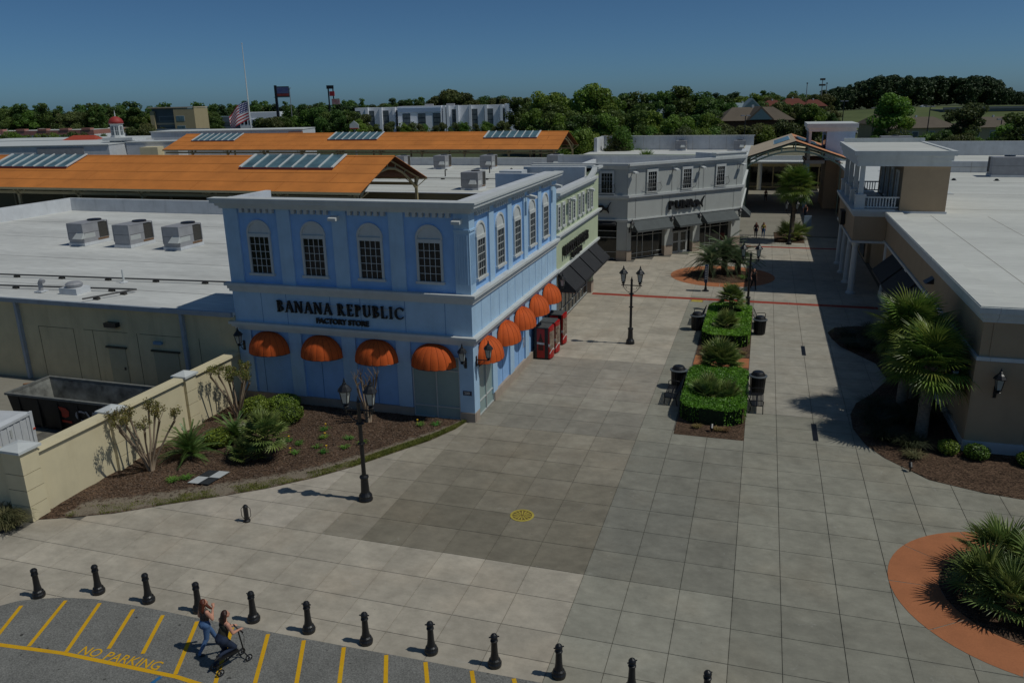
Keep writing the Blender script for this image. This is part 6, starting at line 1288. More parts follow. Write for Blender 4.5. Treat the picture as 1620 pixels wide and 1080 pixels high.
sabal(12.0, 17.45, 3.3, 'stout sabal palm nearest the tan corner with golden dead fronds', 80, 66, ndry=14, s=1.12, e=(-.38, 1.4))
sabal(11.6, 20.4, 3.9, 'sabal palm just behind the nearest one, in front of the shaded tan wall', 81, 58, ndry=4, s=1.15, e=(-.35, 1.4))
sabal(12.35, 22.4, 2.7, 'low dark sabal palm against the shaded tan wall', 82, 30, ndry=3)
sabal(7.85, 68.0, 5.7, 'tall palm with slim pale trunk on the far walkway', 83, 80, .2, s=1.25, ndry=14, e=(-.9, 1.4))
def shrub_palm(x, y, label, seed, meshes, n, e0, e1, s=1.0, name='fan_palm', cat='palm', group=None, trunk=0.0, tr=.12, dry=None, ndry=0, tm=None):
    t = thing(name, label, cat, (x, y, 0), group=group); rnd = random.Random(seed)
    obj('trunk', MB().lathe([(tr*1.2, 0), (tr*1.3, trunk*.5+.03), (tr*1.1, trunk+.12), (.03, trunk+.22)], 10, (x, y, 0)), tm or mat('shaggy_palm_trunk', L((.36, .29, .21)), .95, .4, 9, .7, 30), t)
    crown(t, (x, y, trunk+.15), meshes, n, e0, e1, rnd, dry, ndry, .08, .85*s, 1.1*s); return t
G_SAGO = 'dark green sago palms in the mulch'
shrub_palm(-18.1, 7.1, 'wide dark sago palm by the cream wall', 90, sago_m, 58, .05, 1.3, 1.22, 'sago_palm', 'sago palm', G_SAGO, .18, .15); shrub_palm(-17.1, 9.0, 'upright dark sago palm below the second crape myrtle', 91, sago_m, 46, .05, 1.35, 1.1, 'sago_palm', 'sago palm', G_SAGO, .2, .15)
shrub_palm(-14.9, 8.0, 'leggy fan palm on a dark trunk in the middle of the mulch', 92, fan_mid, 44, -.3, 1.4, 1.32, 'fan_palm', 'fan palm', 'shrubby fan palms', .95, .15, fan_midd, 4); shrub_palm(-15.55, 7.55, 'small fan palm at the foot of the leggy one', 93, fan_mid, 26, .1, 1.4, 1.05, 'fan_palm', 'fan palm', 'shrubby fan palms', .15, .1)
G_FP = 'planter fan palms'
shrub_palm(2.75, 18.7, 'dark fan palm inside the near hedge, left part', 94, fan_mid, 44, -.05, 1.4, 1.22, group=G_FP, trunk=.45); shrub_palm(3.6, 18.6, 'yellowing fan palm inside the near hedge, right part', 95, fan_mid, 34, -.05, 1.3, 1.1, group=G_FP, trunk=.4, dry=fan_midd, ndry=6)
shrub_palm(3.05, 23.6, 'spreading fan palm between the two hedges', 96, fan_mid, 60, -.15, 1.4, 1.52, group=G_FP, trunk=.6, dry=fan_midd, ndry=9); shrub_palm(3.05, 30.9, 'small dark fan palm in the front of the far hedge', 97, fan_mid, 42, -.25, 1.35, 1.08, group=G_FP, trunk=.75); shrub_palm(3.15, 35.1, 'taller fan palm at the back of the far hedge', 98, fan_mid, 48, -.35, 1.4, 1.22, group=G_FP, trunk=1.45)
G_PI = 'grey green feather palms on the ringed island'
for k, (x, y, h, s, lab) in enumerate(((.9, 49.2, .9, .95, 'grey green feather palm on the ringed island, left'), (2.0, 50.2, 1.3, 1.05, 'grey green feather palm on the ringed island, centre and tallest'), (3.1, 50.6, .8, .9, 'grey green feather palm on the ringed island, right'))): shrub_palm(x, y, lab, 100+k, pindo_m, 48, -.15, 1.35, s*1.25, 'feather_palm', 'palm', G_PI, h, .2)
# fan palm thicket at the right edge
rr = random.Random(6); G_TH = 'fan palms of the thicket at the right edge'; fan_th = [fan_frond(.74, 18, R(215), d, 160+k, .55, .027).mesh('frond', M_FAN) for k, d in enumerate((.05, .12, .22))]
for k, (x, y, s) in enumerate(((11.7, 5.0, 1.0), (12.5, 6.6, 1.1), (12.2, 4.2, .95), (13.3, 5.4, 1.2), (14.0, 7.0, 1.1), (13.6, 3.8, 1.0), (14.8, 5.2, 1.1))):
    lab = ['leftmost fan palm of the thicket on the right red ring', 'rear left fan palm of the thicket on the right red ring', 'front left fan palm of the thicket on the right red ring', 'central fan palm of the thicket on the right red ring', 'rear fan palm of the thicket at the picture edge', 'front fan palm of the thicket at the picture edge', 'fan palm of the thicket mostly outside the picture edge'][k]
    shrub_palm(x, y, lab, 110+k, fan_th, 27, -.2, 1.4, s*1.08, group=G_TH, trunk=.45, dry=fan_midd, ndry=2)
shrub_palm(7.6, 68.6, 'low broad fan palm at the foot of the tall palm', 120, fan_th, 26, 0, 1.2, 1.5, group='walkway fan palms', trunk=.4); shrub_palm(8.6, 69.8, 'low fan palm behind the foot of the tall palm', 121, fan_th, 20, 0, 1.2, 1.3, group='walkway fan palms', trunk=.4)
shrub_palm(-12.4, 104.5, 'palm top showing above the grey parapet', 122, fan_big, 22, -.3, 1.3, 1.0, 'sabal_palm', 'palm tree', None, 5.4, .2)
# crape myrtles
M_MYRB = mat('crape_myrtle_bark', L((.56, .49, .41)), .85, .2, 7, .3, 50, stretch=(1, 1, .3)); M_MYRL = leafmat('crape_myrtle_leaf', (0.068, 0.105, 0.018), (0.240, 0.195, 0.045), .25, .45, 3)
def myrtle(x, y, h, spread, label, seed, leaves=1, stems=9):
    t = thing('crape_myrtle', label, 'small tree', (x, y, 0), group='pruned crape myrtles'); rnd = random.Random(seed); lf = MB()
    for k in range(stems):
        a = 2*math.pi*k/stems+rnd.uniform(-.3, .3); sp = spread*rnd.uniform(.5, 1.0); hh = h*rnd.uniform(.72, .9); P = []
        for f in (0, .25, .5, .75, 1): P.append((x+math.cos(a)*(.08+sp*f**1.3)+rnd.uniform(-.03, .03), y+math.sin(a)*(.08+sp*f**1.3)+rnd.uniform(-.03, .03), hh*f))
        st = obj('stem', MB().tube(P, [.06, .048, .042, .036, .05], 7), M_MYRB, t, smooth=True); tw = MB(); e = Vector(P[-1])
        for q in range(6):
            a2 = rnd.uniform(0, 6.28); l = h*rnd.uniform(.1, .24); p2 = e+Vector((math.cos(a2)*l*.5, math.sin(a2)*l*.5, l)); tw.tube([tuple(e), tuple((e+p2)/2+Vector((.02, 0, 0))), tuple(p2)], [.016, .011, .006], 5)
            if leaves and rnd.random() < leaves:
                lc = leaf_cloud(int(40*leaves), blob_fn(tuple(e+(p2-e)*.8), (.16, .16, .2), .2), .042, rnd); lf.add(lc.v, lc.f)
        obj('twigs', tw, M_MYRB, st)
    if leaves: obj('leaves', lf, M_MYRL, t)
myrtle(-18.9, 5.65, 2.75, 1.15, 'pruned crape myrtle with small leaf tufts, nearest the camera by the cream wall', 130); myrtle(-18.9, 11.6, 2.6, .95, 'pruned crape myrtle with leaf tufts by the left end of the blue store', 131); myrtle(-12.5, 12.75, 2.55, .5, 'bare pruned crape myrtle behind the foreground lamp post', 132, 0, 8)
# low flowers and tufts
M_LIL = leafmat('daylily_leaf', (0.067, 0.163, 0.023), (0.173, 0.365, 0.058), .25, .45, 4); M_YFL = mat('yellow_flower', (.70, .42, .02), .6, .1, 5)
def tuft(x, y, n, l, label, seed, m, group, name='daylily_clump', cat='flower clump', flower=0):
    t = thing(name, label, cat, (x, y, 0), group=group); rnd = random.Random(seed); mb = MB()
    for k in range(n):
        a = rnd.uniform(0, 6.28); ll = l*rnd.uniform(.6, 1.1); c, s = math.cos(a), math.sin(a); w = .011; bx, by = x+rnd.uniform(-.3, .3)*l, y+rnd.uniform(-.3, .3)*l
        P = [(bx+c*ll*f, by+s*ll*f, ll*(1.5*f-1.1*f*f)+.03) for f in (.05, .35, .7, 1)]
        mb.add([(P[0][0]-s*w, P[0][1]+c*w, P[0][2]), (P[0][0]+s*w, P[0][1]-c*w, P[0][2]), (P[1][0]+s*w, P[1][1]-c*w, P[1][2]), (P[1][0]-s*w, P[1][1]+c*w, P[1][2]), (P[2][0]+s*w*.8, P[2][1]-c*w*.8, P[2][2]), (P[2][0]-s*w*.8, P[2][1]+c*w*.8, P[2][2]), P[3]], [(0, 1, 2, 3), (3, 2, 4, 5), (5, 4, 6)])
    obj('leaves', mb, m, t)
    for k in range(flower):
        fx, fy = x+rnd.uniform(-.2, .2), y+rnd.uniform(-.2, .2); obj('flower', MB().tube([(fx, fy, l*.6), (fx, fy, l*1.1)], .008, 4).lathe([(.01, 0), (.05, .05), (.045, .07), (.01, .05)], 7, (fx, fy, l*1.08)), M_YFL, t)
fl = [(-13.9, 8.6, 1), (-13.3, 9.4, 0), (-12.75, 9.0, 1), (-12.1, 9.7, 0), (-13.55, 10.4, 1), (-14.3, 9.5, 0), (-12.4, 10.6, 0), (-11.6, 10.3, 0), (-14.9, 9.7, 1), (-9.9, 12.9, 1), (-9.2, 13.1, 0), (-14.0, 11.2, 1)]
fd = ['right of the leggy fan palm', 'in the middle of the mulch, in the front row', 'with a yellow flower behind the front row', 'left of the lamp post shaft', 'with a yellow flower in the back row', 'behind the leggy fan palm', 'behind the lamp post shaft', 'right of the lamp post shaft', 'with a yellow flower nearest the boxwoods', 'with a yellow flower near the frosted window', 'beside the frosted window corner', 'with a yellow flower left of the bare myrtle']
for k, (x, y, f_) in enumerate(fl): tuft(x, y, 46, .3, 'low green daylily clump '+fd[k], 140+k, M_LIL, 'daylily clumps in the mulch', flower=f_)
M_TALLG = leafmat('ornamental_grass', (.06, .075, .025), (.22, .20, .09), .2, .6, 2)
tuft(-21.1, .6, 420, 1.05, 'feathery ornamental grass at the end pier of the cream wall', 170, M_TALLG, 'feathery grass clumps', 'ornamental_grass', 'grass clump'); tuft(-20.5, .35, 160, .8, 'shorter feathery grass in front of the cream end pier', 171, M_TALLG, 'feathery grass clumps', 'ornamental_grass', 'grass clump')
tuft(-17.3, 5.0, 90, .34, 'low spreading green clump beside the survey target', 172, M_LIL, 'low green clumps', 'groundcover_clump', 'groundcover')
tuft(-16.9, 5.35, 90, .30, 'low green clump just left of the survey target', 173, M_LIL, 'low green clumps', 'groundcover_clump', 'groundcover')
G_DG = 'dark grass mounds in the right bed'
for k, (x, y, s) in enumerate(((10.4, 16.6, 1.1), (10.2, 18.3, 1.1), (10.6, 20.2, 1.1), (11.4, 16.0, .9), (11.4, 18.8, 1.2), (12.5, 19.6, 1.2), (10.4, 30.5, 1.0), (10.3, 32.4, 1.1), (11.5, 30.0, 1.2), (11.5, 32.5, 1.2), (12.4, 28.5, 1.1), (12.4, 25.6, 1.2), (11.9, 34.2, 1.0), (12.6, 31.5, 1.2))):
    lab = ['dark grass mound at the paving edge left of the stout palm', 'dark grass mound left of the stout palm trunk', 'dark grass mound behind the stout palm, at the paving edge', 'dark grass mound at the foot of the stout palm', 'dark grass mound between the palm trunks', 'dark grass mound by the tan wall behind the palms', 'dark grass mound at the tip of the far right bed', 'dark grass mound at the far end of the right bed tip', 'dark grass mound inside the far right bed', 'dark grass mound inside the far right bed, farther back', 'dark grass mound by the tan wall under the awnings', 'dark grass mound by the tan wall between the two beds', 'dark grass mound nearest the porch', 'dark grass mound by the wall in the far right bed'][k]
    tuft(x, y, 300, s, lab, 180+k, mat('x', (0, 0, 0)) if False else leafmat('dark_mound_grass', (.022, .034, .012), (.07, .08, .032), .15, .5, 2), G_DG, 'grass_mound', 'grass mound')
tuft(11.35, 14.9, 160, .55, 'spiky pale grass clump in the mulch below the stout palm', 199, M_TALLG, 'feathery grass clumps', 'ornamental_grass', 'grass clump')
for k, (x, y) in enumerate(((1.95, 27.9), (2.6, 27.7), (4.2, 27.6), (2.5, 15.9), (3.4, 15.8), (3.75, 15.85))): tuft(x, y, 90, .3, ['straw coloured tuft between the hedges, left', 'straw coloured tuft between the hedges, middle', 'straw coloured tuft between the hedges, right', 'straw coloured tuft at the planter front, left', 'straw coloured tuft at the planter front, middle', 'straw coloured tuft at the planter front, right'][k], 210+k, M_PALMDRY, 'straw tufts in the planter', 'dry_tuft', 'grass clump')
tuft(3.6, 48.4, 60, .6, 'low green plant at the right of the ringed island', 220, M_LIL, None, 'groundcover_clump', 'groundcover')
# ------------------------------------------------------------------ people
def capsule(mb, p0, r0, p1, r1, n=12, sq=(1, 1)):
    p0, p1 = Vector(p0), Vector(p1); t = (p1-p0); L_ = t.length
    if L_ < 1e-5: t = Vector((0, 0, 1)); L_ = 1e-5
    t = t.normalized(); ref = Vector((0, 1, 0)) if abs(t.y) < .9 else Vector((1, 0, 0)); a = t.cross(ref).normalized(); b = t.cross(a)
    rings = [(p0, -1, r0, math.pi/2*q/4) for q in (3.6, 3, 2, 1)]+[(p0, 0, r0, 0), (p1, 0, r1, 0)]+[(p1, 1, r1, math.pi/2*q/4) for q in (1, 2, 3, 3.6)]
    k = len(mb.v)
    for p, s, r, an in rings:
        c = p+t*(s*r*math.sin(an)); rr = r*math.cos(an)
        for j in range(n): q = 2*math.pi*j/n; mb.v.append(tuple(c+(a*math.cos(q)*sq[0]+b*math.sin(q)*sq[1])*rr))
    for i in range(len(rings)-1):
        for j in range(n): mb.f.append((k+i*n+j, k+i*n+(j+1) % n, k+(i+1)*n+(j+1) % n, k+(i+1)*n+j))
    mb.f.append(tuple(k+j for j in range(n))); mb.f.append(tuple(k+(len(rings)-1)*n+j for j in range(n)))
def ellipsoid(mb, c, r, n=14, m=9):
    k = len(mb.v)
    for i in range(1, m):
        th = math.pi*i/m
        for j in range(n): ph = 2*math.pi*j/n; mb.v.append((c[0]+r[0]*math.sin(th)*math.cos(ph), c[1]+r[1]*math.sin(th)*math.sin(ph), c[2]+r[2]*math.cos(th)))
    for i in range(m-2):
        for j in range(n): mb.f.append((k+i*n+j, k+i*n+(j+1) % n, k+(i+1)*n+(j+1) % n, k+(i+1)*n+j))
    mb.f.append(tuple(k+j for j in range(n))); mb.f.append(tuple(k+(m-2)*n+j for j in range(n)))
def remeshed(mb, name, voxel, smooth=4):
    me = mb.mesh('tmp'); o = bpy.data.objects.new('tmp', me); COL.objects.link(o)
    md = o.modifiers.new('r', 'REMESH'); md.mode = 'VOXEL'; md.voxel_size = voxel
    ms = o.modifiers.new('s', 'SMOOTH'); ms.iterations = smooth; ms.factor = .5
    dg = bpy.context.evaluated_depsgraph_get(); out = bpy.data.meshes.new_from_object(o.evaluated_get(dg)); bpy.data.objects.remove(o); out.name = name
    out.polygons.foreach_set('use_smooth', [True]*len(out.polygons)); return out
SKIN = mat('skin', L((.80, .58, .48)), .55, .06, 8)
def person(label, loc, head, J, mats, hair, group=None, voxel=.014, female=True):
    """J: joints in a body frame (x right, y forward, z up); one continuous remeshed body, clothing by region, hair as a child"""
    MM = T(*loc, head); t = thing('person', label, 'person', M=MM, group=group); segs = []; mb = MB()
    def S(a, ra, b, rb, tag_, sq=(1, 1)): capsule(mb, a, ra, b, rb, sq=sq); segs.append((Vector(a), Vector(b), (ra+rb)/2, tag_))
    hp, ch, nk, hd = J['hip'], J['chest'], J['neck'], J['head']; hp, ch, nk, hd = map(Vector, (hp, ch, nk, hd))
    wide = J.get('wide', 1.0)
    S(hp+Vector((-.075*wide, 0, .0)), .125*wide, hp+Vector((.075*wide, 0, 0)), .125*wide, 'legs'); S(hp+Vector((0, -.03, .02)), .14*wide, hp+Vector((0, 0, .10)), .125*wide, 'legs')
    S(hp.lerp(ch, .30), .125*wide, hp.lerp(ch, .65), .12*wide, 'top'); S(ch+Vector((-.075, 0, -.02)), .105*wide, ch+Vector((.075, 0, -.02)), .105*wide, 'top'); S(ch+Vector((-.11, 0, .09)), .065, ch+Vector((.11, 0, .09)), .065, 'shoulder')
    if female: S(ch+Vector((-.07, .085, -.02)), .06, ch+Vector((-.07, .085, -.02)), .06, 'top'); S(ch+Vector((.07, .085, -.02)), .06, ch+Vector((.07, .085, -.02)), .06, 'top')
    S(nk+Vector((0, 0, -.05)), .055, nk+Vector((0, 0, .06)), .05, 'skin')
    f = Vector(J.get('face', (0, 1, 0))).normalized(); ellipsoid(mb, hd, (.076, .09, .108)); segs.append((hd, hd+Vector((0, 0, .001)), .09, 'skin'))
    S(hd+f*.05+Vector((0, 0, -.06)), .05, hd+f*.055+Vector((0, 0, -.075)), .042, 'skin'); S(hd+f*.09+Vector((0, 0, .01)), .012, hd+f*.105+Vector((0, 0, -.02)), .016, 'skin')
    for s in (-1, 1): rr = f.cross(Vector((0, 0, 1))); S(hd+rr*s*.078+Vector((0, 0, .01)), .018, hd+rr*s*.08+Vector((0, 0, -.02)), .014, 'skin')
    for sd in ('L', 'R'):
        sh, el, wr = Vector(J['sh'+sd]), Vector(J['el'+sd]), Vector(J['wr'+sd]); st = 'arm'
        S(sh, .062, el, .045, st); S(el, .046, wr, .03, 'fore'); d = (wr-el).normalized(); side = d.cross(Vector((0, 0, 1))).normalized() if abs(d.z) < .9 else Vector((1, 0, 0))
        palm = wr+d*.05; S(wr, .03, palm+d*.03, .036, 'skin', sq=(1, .6)); crl = Vector(J.get('curl'+sd, (0, 0, -1)))
        for q in range(4):
            b = palm+d*.035+side*(.027*(q-1.5)/1.0); m1 = b+d*(.035+.004*(1 if q in (1, 2) else 0)); S(b, .0105, m1, .010, 'skin'); S(m1, .010, m1+(d*.4+crl*.8).normalized()*.032, .0085, 'skin')
        S(wr+d*.02+side*.03, .012, wr+d*.055+side*.05+crl*.02, .010, 'skin')
        hpj, kn, an = Vector(J['hip'+sd]), Vector(J['kn'+sd]), Vector(J['an'+sd]); S(hpj, .105*wide, kn, .068*wide, 'legs'); S(kn, .068*wide, kn.lerp(an, .4), .062, 'legs'); S(kn.lerp(an, .35), .06, an, .042, 'shin')
        toe = Vector(J['toe'+sd]); S(an+Vector((0, 0, -.03)), .042, toe, .034, 'shoe'); S(an+Vector((0, 0, -.045)), .036, an.lerp(toe, .5)+Vector((0, 0, -.02)), .038, 'shoe')
    me = remeshed(mb, 'body', voxel)
    order = ['legs', 'top', 'shoulder', 'skin', 'arm', 'fore', 'shin', 'shoe']; ml = []
    for k in order: me.materials.append(mats.get(k, SKIN))
    co = np.array([p.center[:] for p in me.polygons]); best = np.full(len(co), 1e9); idx = np.zeros(len(co), int)
    for a, b, r, tg in segs:
        a, b = np.array(a), np.array(b); d = b-a; tt = np.clip(((co-a)@d)/max(d@d, 1e-9), 0, 1); dist = np.linalg.norm(co-(a+tt[:, None]*d), axis=1)-r; m = dist < best; best[m] = dist[m]; idx[m] = order.index(tg)
    me.polygons.foreach_set('material_index', idx.tolist()); obj('body', me, None, t, MM)
    hm = MB(); ellipsoid(hm, hd+Vector((0, -.012, .022))-f*.018, (.088, .095, .105))
    for P_ in hair[1]:
        for (a, ra), (b, rb) in zip(P_, P_[1:]): capsule(hm, hd+Vector(a), ra, hd+Vector(b), rb, 8)
    obj('hair', remeshed(hm, 'hair', .012, 2), hair[0], t, MM)
    eye = MB(); rr = f.cross(Vector((0, 0, 1))).normalized()
    for s in (-1, 1): ellipsoid(eye, hd+f*.083+rr*s*.03+Vector((0, 0, .012)), (.010, .010, .007), 8, 5)
    obj('eyes', eye, mat('dark_eye', (.02, .015, .012), .3), t, MM); obj('mouth', MB().box(-.02, .02, -.004, .004, -.004, .004), mat('lip', L((.62, .32, .30)), .5), t, MM @ Matrix.Translation(hd+f*.097+Vector((0, 0, -.055))))
    return t
J1 = dict(hip=(0, 0, .88), chest=(0, .03, 1.24), neck=(0, .03, 1.40), head=(.0, .06, 1.53), face=(.1, 1, 0), shL=(-.17, .02, 1.32), elL=(-.24, -.02, 1.05), wrL=(-.22, .14, .86), shR=(.17, .03, 1.32), elR=(.25, .12, 1.10), wrR=(.13, .22, 1.32), hipL=(-.09, 0, .86), knL=(-.09, .20, .50), anL=(-.08, .34, .10), toeL=(-.08, .50, .04), hipR=(.09, 0, .86), knR=(.09, -.05, .48), anR=(.08, -.30, .13), toeR=(.09, -.18, .035), curlR=(0, .3, .6))
JEAN1 = mat('blue_denim', L((.30, .42, .58)), .85, .18, 5, .2, 60); JEAN2 = mat('dark_denim', L((.14, .18, .26)), .85, .2, 5, .2, 60)
VEST = mat('dark_grey_vest', L((.26, .22, .20)), .85, .3, 5, col2=L((.42, .37, .33))); TANK = mat('olive_tank_top', L((.20, .19, .15)), .85, .25, 5); SHOE = mat('dark_shoe', (.02, .02, .022), .6)
HRED = mat('auburn_hair', L((.36, .17, .10)), .5, .3, 12, stretch=(6, 6, 1)); HBRN = mat('dark_brown_hair', L((.22, .13, .10)), .5, .3, 12, stretch=(6, 6, 1))
hl = lambda l, w=.05: [[((x, -.05, .02), w), ((x*1.1, -.085, -.10), w), ((x*1.15, -.10, -.10-l*.5), w*.95), ((x*1.1, -.095, -.10-l), w*.6)] for x in (-.06, -.03, 0, .03, .06)]
HD = -math.atan2(.43, .90)
person('walker with long red hair in a dark sleeveless vest and blue jeans', (-9.2, -3.38, .012), HD, J1, dict(legs=JEAN1, shin=JEAN1, top=VEST, shoulder=VEST, shoe=SHOE), (HRED, hl(.16)+[[((.05, .02, -.03), .045), ((.1, .07, -.12), .04), ((.13, .12, -.18), .03)]]))
vt = bpy.data.objects['body']; 
J2 = dict(wide=1.12, hip=(0, -.06, .86), chest=(.0, .06, 1.24), neck=(0, .09, 1.41), head=(.0, .13, 1.545), face=(.15, 1, -.05), shL=(-.18, .06, 1.33), elL=(-.25, .10, 1.06), wrL=(-.16, .34, 1.0), shR=(.18, .07, 1.33), elR=(.26, .14, 1.07), wrR=(.18, .36, 1.02), hipL=(-.09, -.06, .84), knL=(-.10, .02, .46), anL=(-.10, -.30, .15), toeL=(-.10, -.17, .04), hipR=(.09, -.05, .84), knR=(.10, .20, .53), anR=(.10, -.21, .50), toeR=(.10, -.36, .43), curlL=(0, 0, -1), curlR=(0, 0, -1))
person('walker with long dark hair in an olive tank top kneeling on a scooter', (-8.33, -3.72, .012), HD, J2, dict(legs=JEAN2, shin=JEAN2, top=TANK, shoe=SHOE), (HBRN, hl(.30, .052)))
# knee scooter under the second walker
MS_ = T(-8.33, -3.72, .012, HD) @ Matrix.Translation((.08, .0, 0)); ks = thing('knee_scooter', 'black four wheeled knee scooter ridden by the dark haired walker', 'knee scooter', M=MS_)
kp = lambda n, mb, m=M_IRON: obj(n, mb, m, ks, MS_)
kp('knee_pad', MB().box(-.10, .12, -.28, .26, .40, .455), M_VBLK); kp('frame', MB().tube([(0, -.34, .17), (0, -.1, .22), (0, .15, .30), (0, .42, .32)], .024, 8).tube([(0, -.05, .23), (0, -.05, .4)], .022, 8).tube([(-.19, -.34, .11), (0, -.34, .18), (.19, -.34, .11)], .018, 7).tube([(-.19, .48, .11), (0, .46, .18), (.19, .48, .11)], .018, 7))
kp('steering_column', MB().tube([(0, .46, .16), (0, .42, .5), (0, .36, .98)], .020, 8)); kp('handlebar', MB().tube([(-.25, .37, 1.0), (0, .36, .99), (.25, .37, 1.0)], .015, 8)); kp('brake_cable', MB().tube([(.12, .38, .99), (.16, .44, .8), (.03, .46, .4)], .006, 5))
for sx in (-1, 1):
    kp('grip', MB().tube([(sx*.16, .37, 1.0), (sx*.26, .37, 1.0)], .021, 8), M_VBLK)
    for y in (-.34, .48):
        w = kp('wheel', MB().tube([(sx*.19-.018, y, .105), (sx*.19+.018, y, .105)], .03, 10)); ty = MB()
        for k in range(18):
            a, b = 2*math.pi*k/18, 2*math.pi*(k+1)/18; ty.tube([(sx*.19, y+.088*math.cos(a), .105+.088*math.sin(a)), (sx*.19, y+.088*math.cos(b), .105+.088*math.sin(b))], .018, 6, False)
        obj('tyre', ty, M_VBLK, w, MS_); sp = MB()
        for k in range(5): a = 2*math.pi*k/5; sp.tube([(sx*.19, y, .105), (sx*.19, y+.08*math.cos(a), .105+.08*math.sin(a))], .007, 4)
        obj('rim', sp, M_HVAC, w, MS_)
# distant shoppers
JW_ = dict(J1); JW_.update(elR=(.24, .02, 1.05), wrR=(.22, .16, .86))
mk_ = lambda n, c: mat(n, c, .85, .1, 4)
person('distant shopper in dark clothes walking beside one in a yellow top', (4.3, 69.9, 0), R(180), JW_, dict(legs=JEAN2, shin=JEAN2, top=mk_('maroon_shirt', L((.32, .16, .16))), shoulder=mk_('maroon_shirt', 0), arm=mk_('maroon_shirt', 0), shoe=SHOE), (HBRN, hl(.05)), 'shoppers on the far walkway', .02)
person('distant shopper in a yellow top and jeans on the far walkway', (5.05, 70.0, 0), R(185), JW_, dict(legs=JEAN1, shin=JEAN1, top=mk_('mustard_shirt', L((.62, .55, .26))), shoulder=mk_('mustard_shirt', 0), shoe=SHOE), (HBRN, hl(.1)), 'shoppers on the far walkway', .02)
person('shopper in black standing at the shade edge behind a lamp post', (4.45, 45.1, 0), R(200), JW_, dict(legs=mk_('black_cloth', (.015, .015, .016)), shin=mk_('black_cloth', 0), top=mk_('black_cloth', 0), shoulder=mk_('black_cloth', 0), shoe=SHOE), (HBRN, hl(.1)), None, .02)
person('distant shopper in red top far down the sunny part of the walkway', (5.2, 102.5, 0), R(10), JW_, dict(legs=mk_('black_cloth', 0), shin=mk_('black_cloth', 0), top=mk_('red_shirt', L((.55, .10, .09))), shoulder=mk_('red_shirt', 0), shoe=SHOE), (HBRN, hl(.05)), 'shoppers on the far walkway', .02)
person('distant shopper in dark clothes deep in the walkway shade', (9.9, 85.8, 0), R(170), JW_, dict(legs=JEAN2, shin=JEAN2, top=mk_('black_cloth', 0), shoulder=mk_('black_cloth', 0), shoe=SHOE), (HBRN, hl(.05)), 'shoppers on the far walkway', .02)
# ------------------------------------------------------------------ background: trees, far buildings, signs
M_TR1 = leafmat('broadleaf_crown', (0.040, 0.078, 0.018), (0.152, 0.234, 0.048), .34, .55, .35); M_TR2 = leafmat('bright_broadleaf_crown', (0.076, 0.143, 0.019), (0.244, 0.355, 0.057), .36, .55, .35); M_TR3 = leafmat('olive_crown', (0.066, 0.085, 0.022), (0.189, 0.207, 0.066), .32, .55, .35); M_PINE = leafmat('pine_crown', (0.020, 0.046, 0.015), (0.066, 0.113, 0.036), .08, .6, .35)
M_BARK = mat('tree_bark', L((.32, .27, .22)), .95, .3, 2, .4, 10)
def tree_protos():
    P = []
    for s, (kind, m) in enumerate((('round', M_TR1), ('round', M_TR2), ('tall', M_TR1), ('tall', M_TR2), ('round', M_TR3), ('pine', M_PINE), ('bush', M_TR2), ('bush', M_TR3))):
        rnd = random.Random(300+s); cr = MB(); H_ = 10.0
        def blob(c, r, n, sz): l = leaf_cloud(n, blob_fn(c, r, .55), sz, rnd); cr.add(l.v, l.f)
        if kind == 'round':
            for k in range(22): a = rnd.uniform(0, 6.28); rr = rnd.uniform(.3, 3.3); z = rnd.uniform(3.0, 8.8); rr *= (1-.55*abs(z-5.6)/3.6); b = rnd.uniform(.9, 1.6); blob((rr*math.cos(a), rr*math.sin(a), z), (b, b, b*.8), 210, .24)
        elif kind == 'tall':
            for k in range(24): a = rnd.uniform(0, 6.28); z = rnd.uniform(2.6, 9.3); rr = rnd.uniform(.2, 2.3)*(1-.5*abs(z-6)/4); b = rnd.uniform(.7, 1.25); blob((rr*math.cos(a), rr*math.sin(a), z), (b, b, b*.85), 180, .215)
        elif kind == 'pine':
            for k in range(18): a = rnd.uniform(0, 6.28); z = rnd.uniform(4.6, 9.6); rr = rnd.uniform(.2, 1.9)*(1.15-(z-4.6)/6.5); b = rnd.uniform(.6, 1.05); blob((rr*math.cos(a), rr*math.sin(a), z), (b, b, b*.6), 160, .2)
        else:
            for k in range(20): a = rnd.uniform(0, 6.28); z = rnd.uniform(1.2, 8.6); rr = rnd.uniform(.5, 4.6)*(1-.6*abs(z-3.6)/5.2); b = rnd.uniform(1.2, 2.0); blob((rr*math.cos(a), rr*math.sin(a), z), (b, b, b*.8), 220, .27)
        tr = MB().tube([(0, 0, -.3), (.1, 0, 3), (0, .1, 6.5)], [.28, .2, .08], 7)
        for k in range(6): a = k*1.1; tr.tube([(0, 0, 2.5+.6*k), (1.4*math.cos(a), 1.4*math.sin(a), 4.3+.6*k)], [.09, .03], 5)
        P.append((tr.mesh('trunk', M_BARK), cr.mesh('crown', m), cr))
    return P
TP = tree_protos()
def tree(px, ytop, D, kind, label, group, wscale=1.0, rnd=random, name='tree', cat='tree'):
    top = at(px, ytop, D); h = top.z
    if h < 1.5: return
    M_ = T(top.x, top.y, 0, rnd.uniform(0, 6.28), (h/9.6*wscale, h/9.6*wscale, h/9.6)); t = thing(name, label, cat, M=M_, group=group); obj('trunk', TP[kind][0], None, t, M_); obj('crown', TP[kind][1], None, t, M_)
rt_ = random.Random(77)
ORD = 'first second third fourth fifth sixth seventh eighth ninth tenth eleventh twelfth thirteenth fourteenth fifteenth sixteenth seventeenth eighteenth nineteenth twentieth'.split()
ORD += ['twenty-'+o for o in ORD[:9]]+['thirtieth']+['thirty-'+o for o in ORD[:9]]
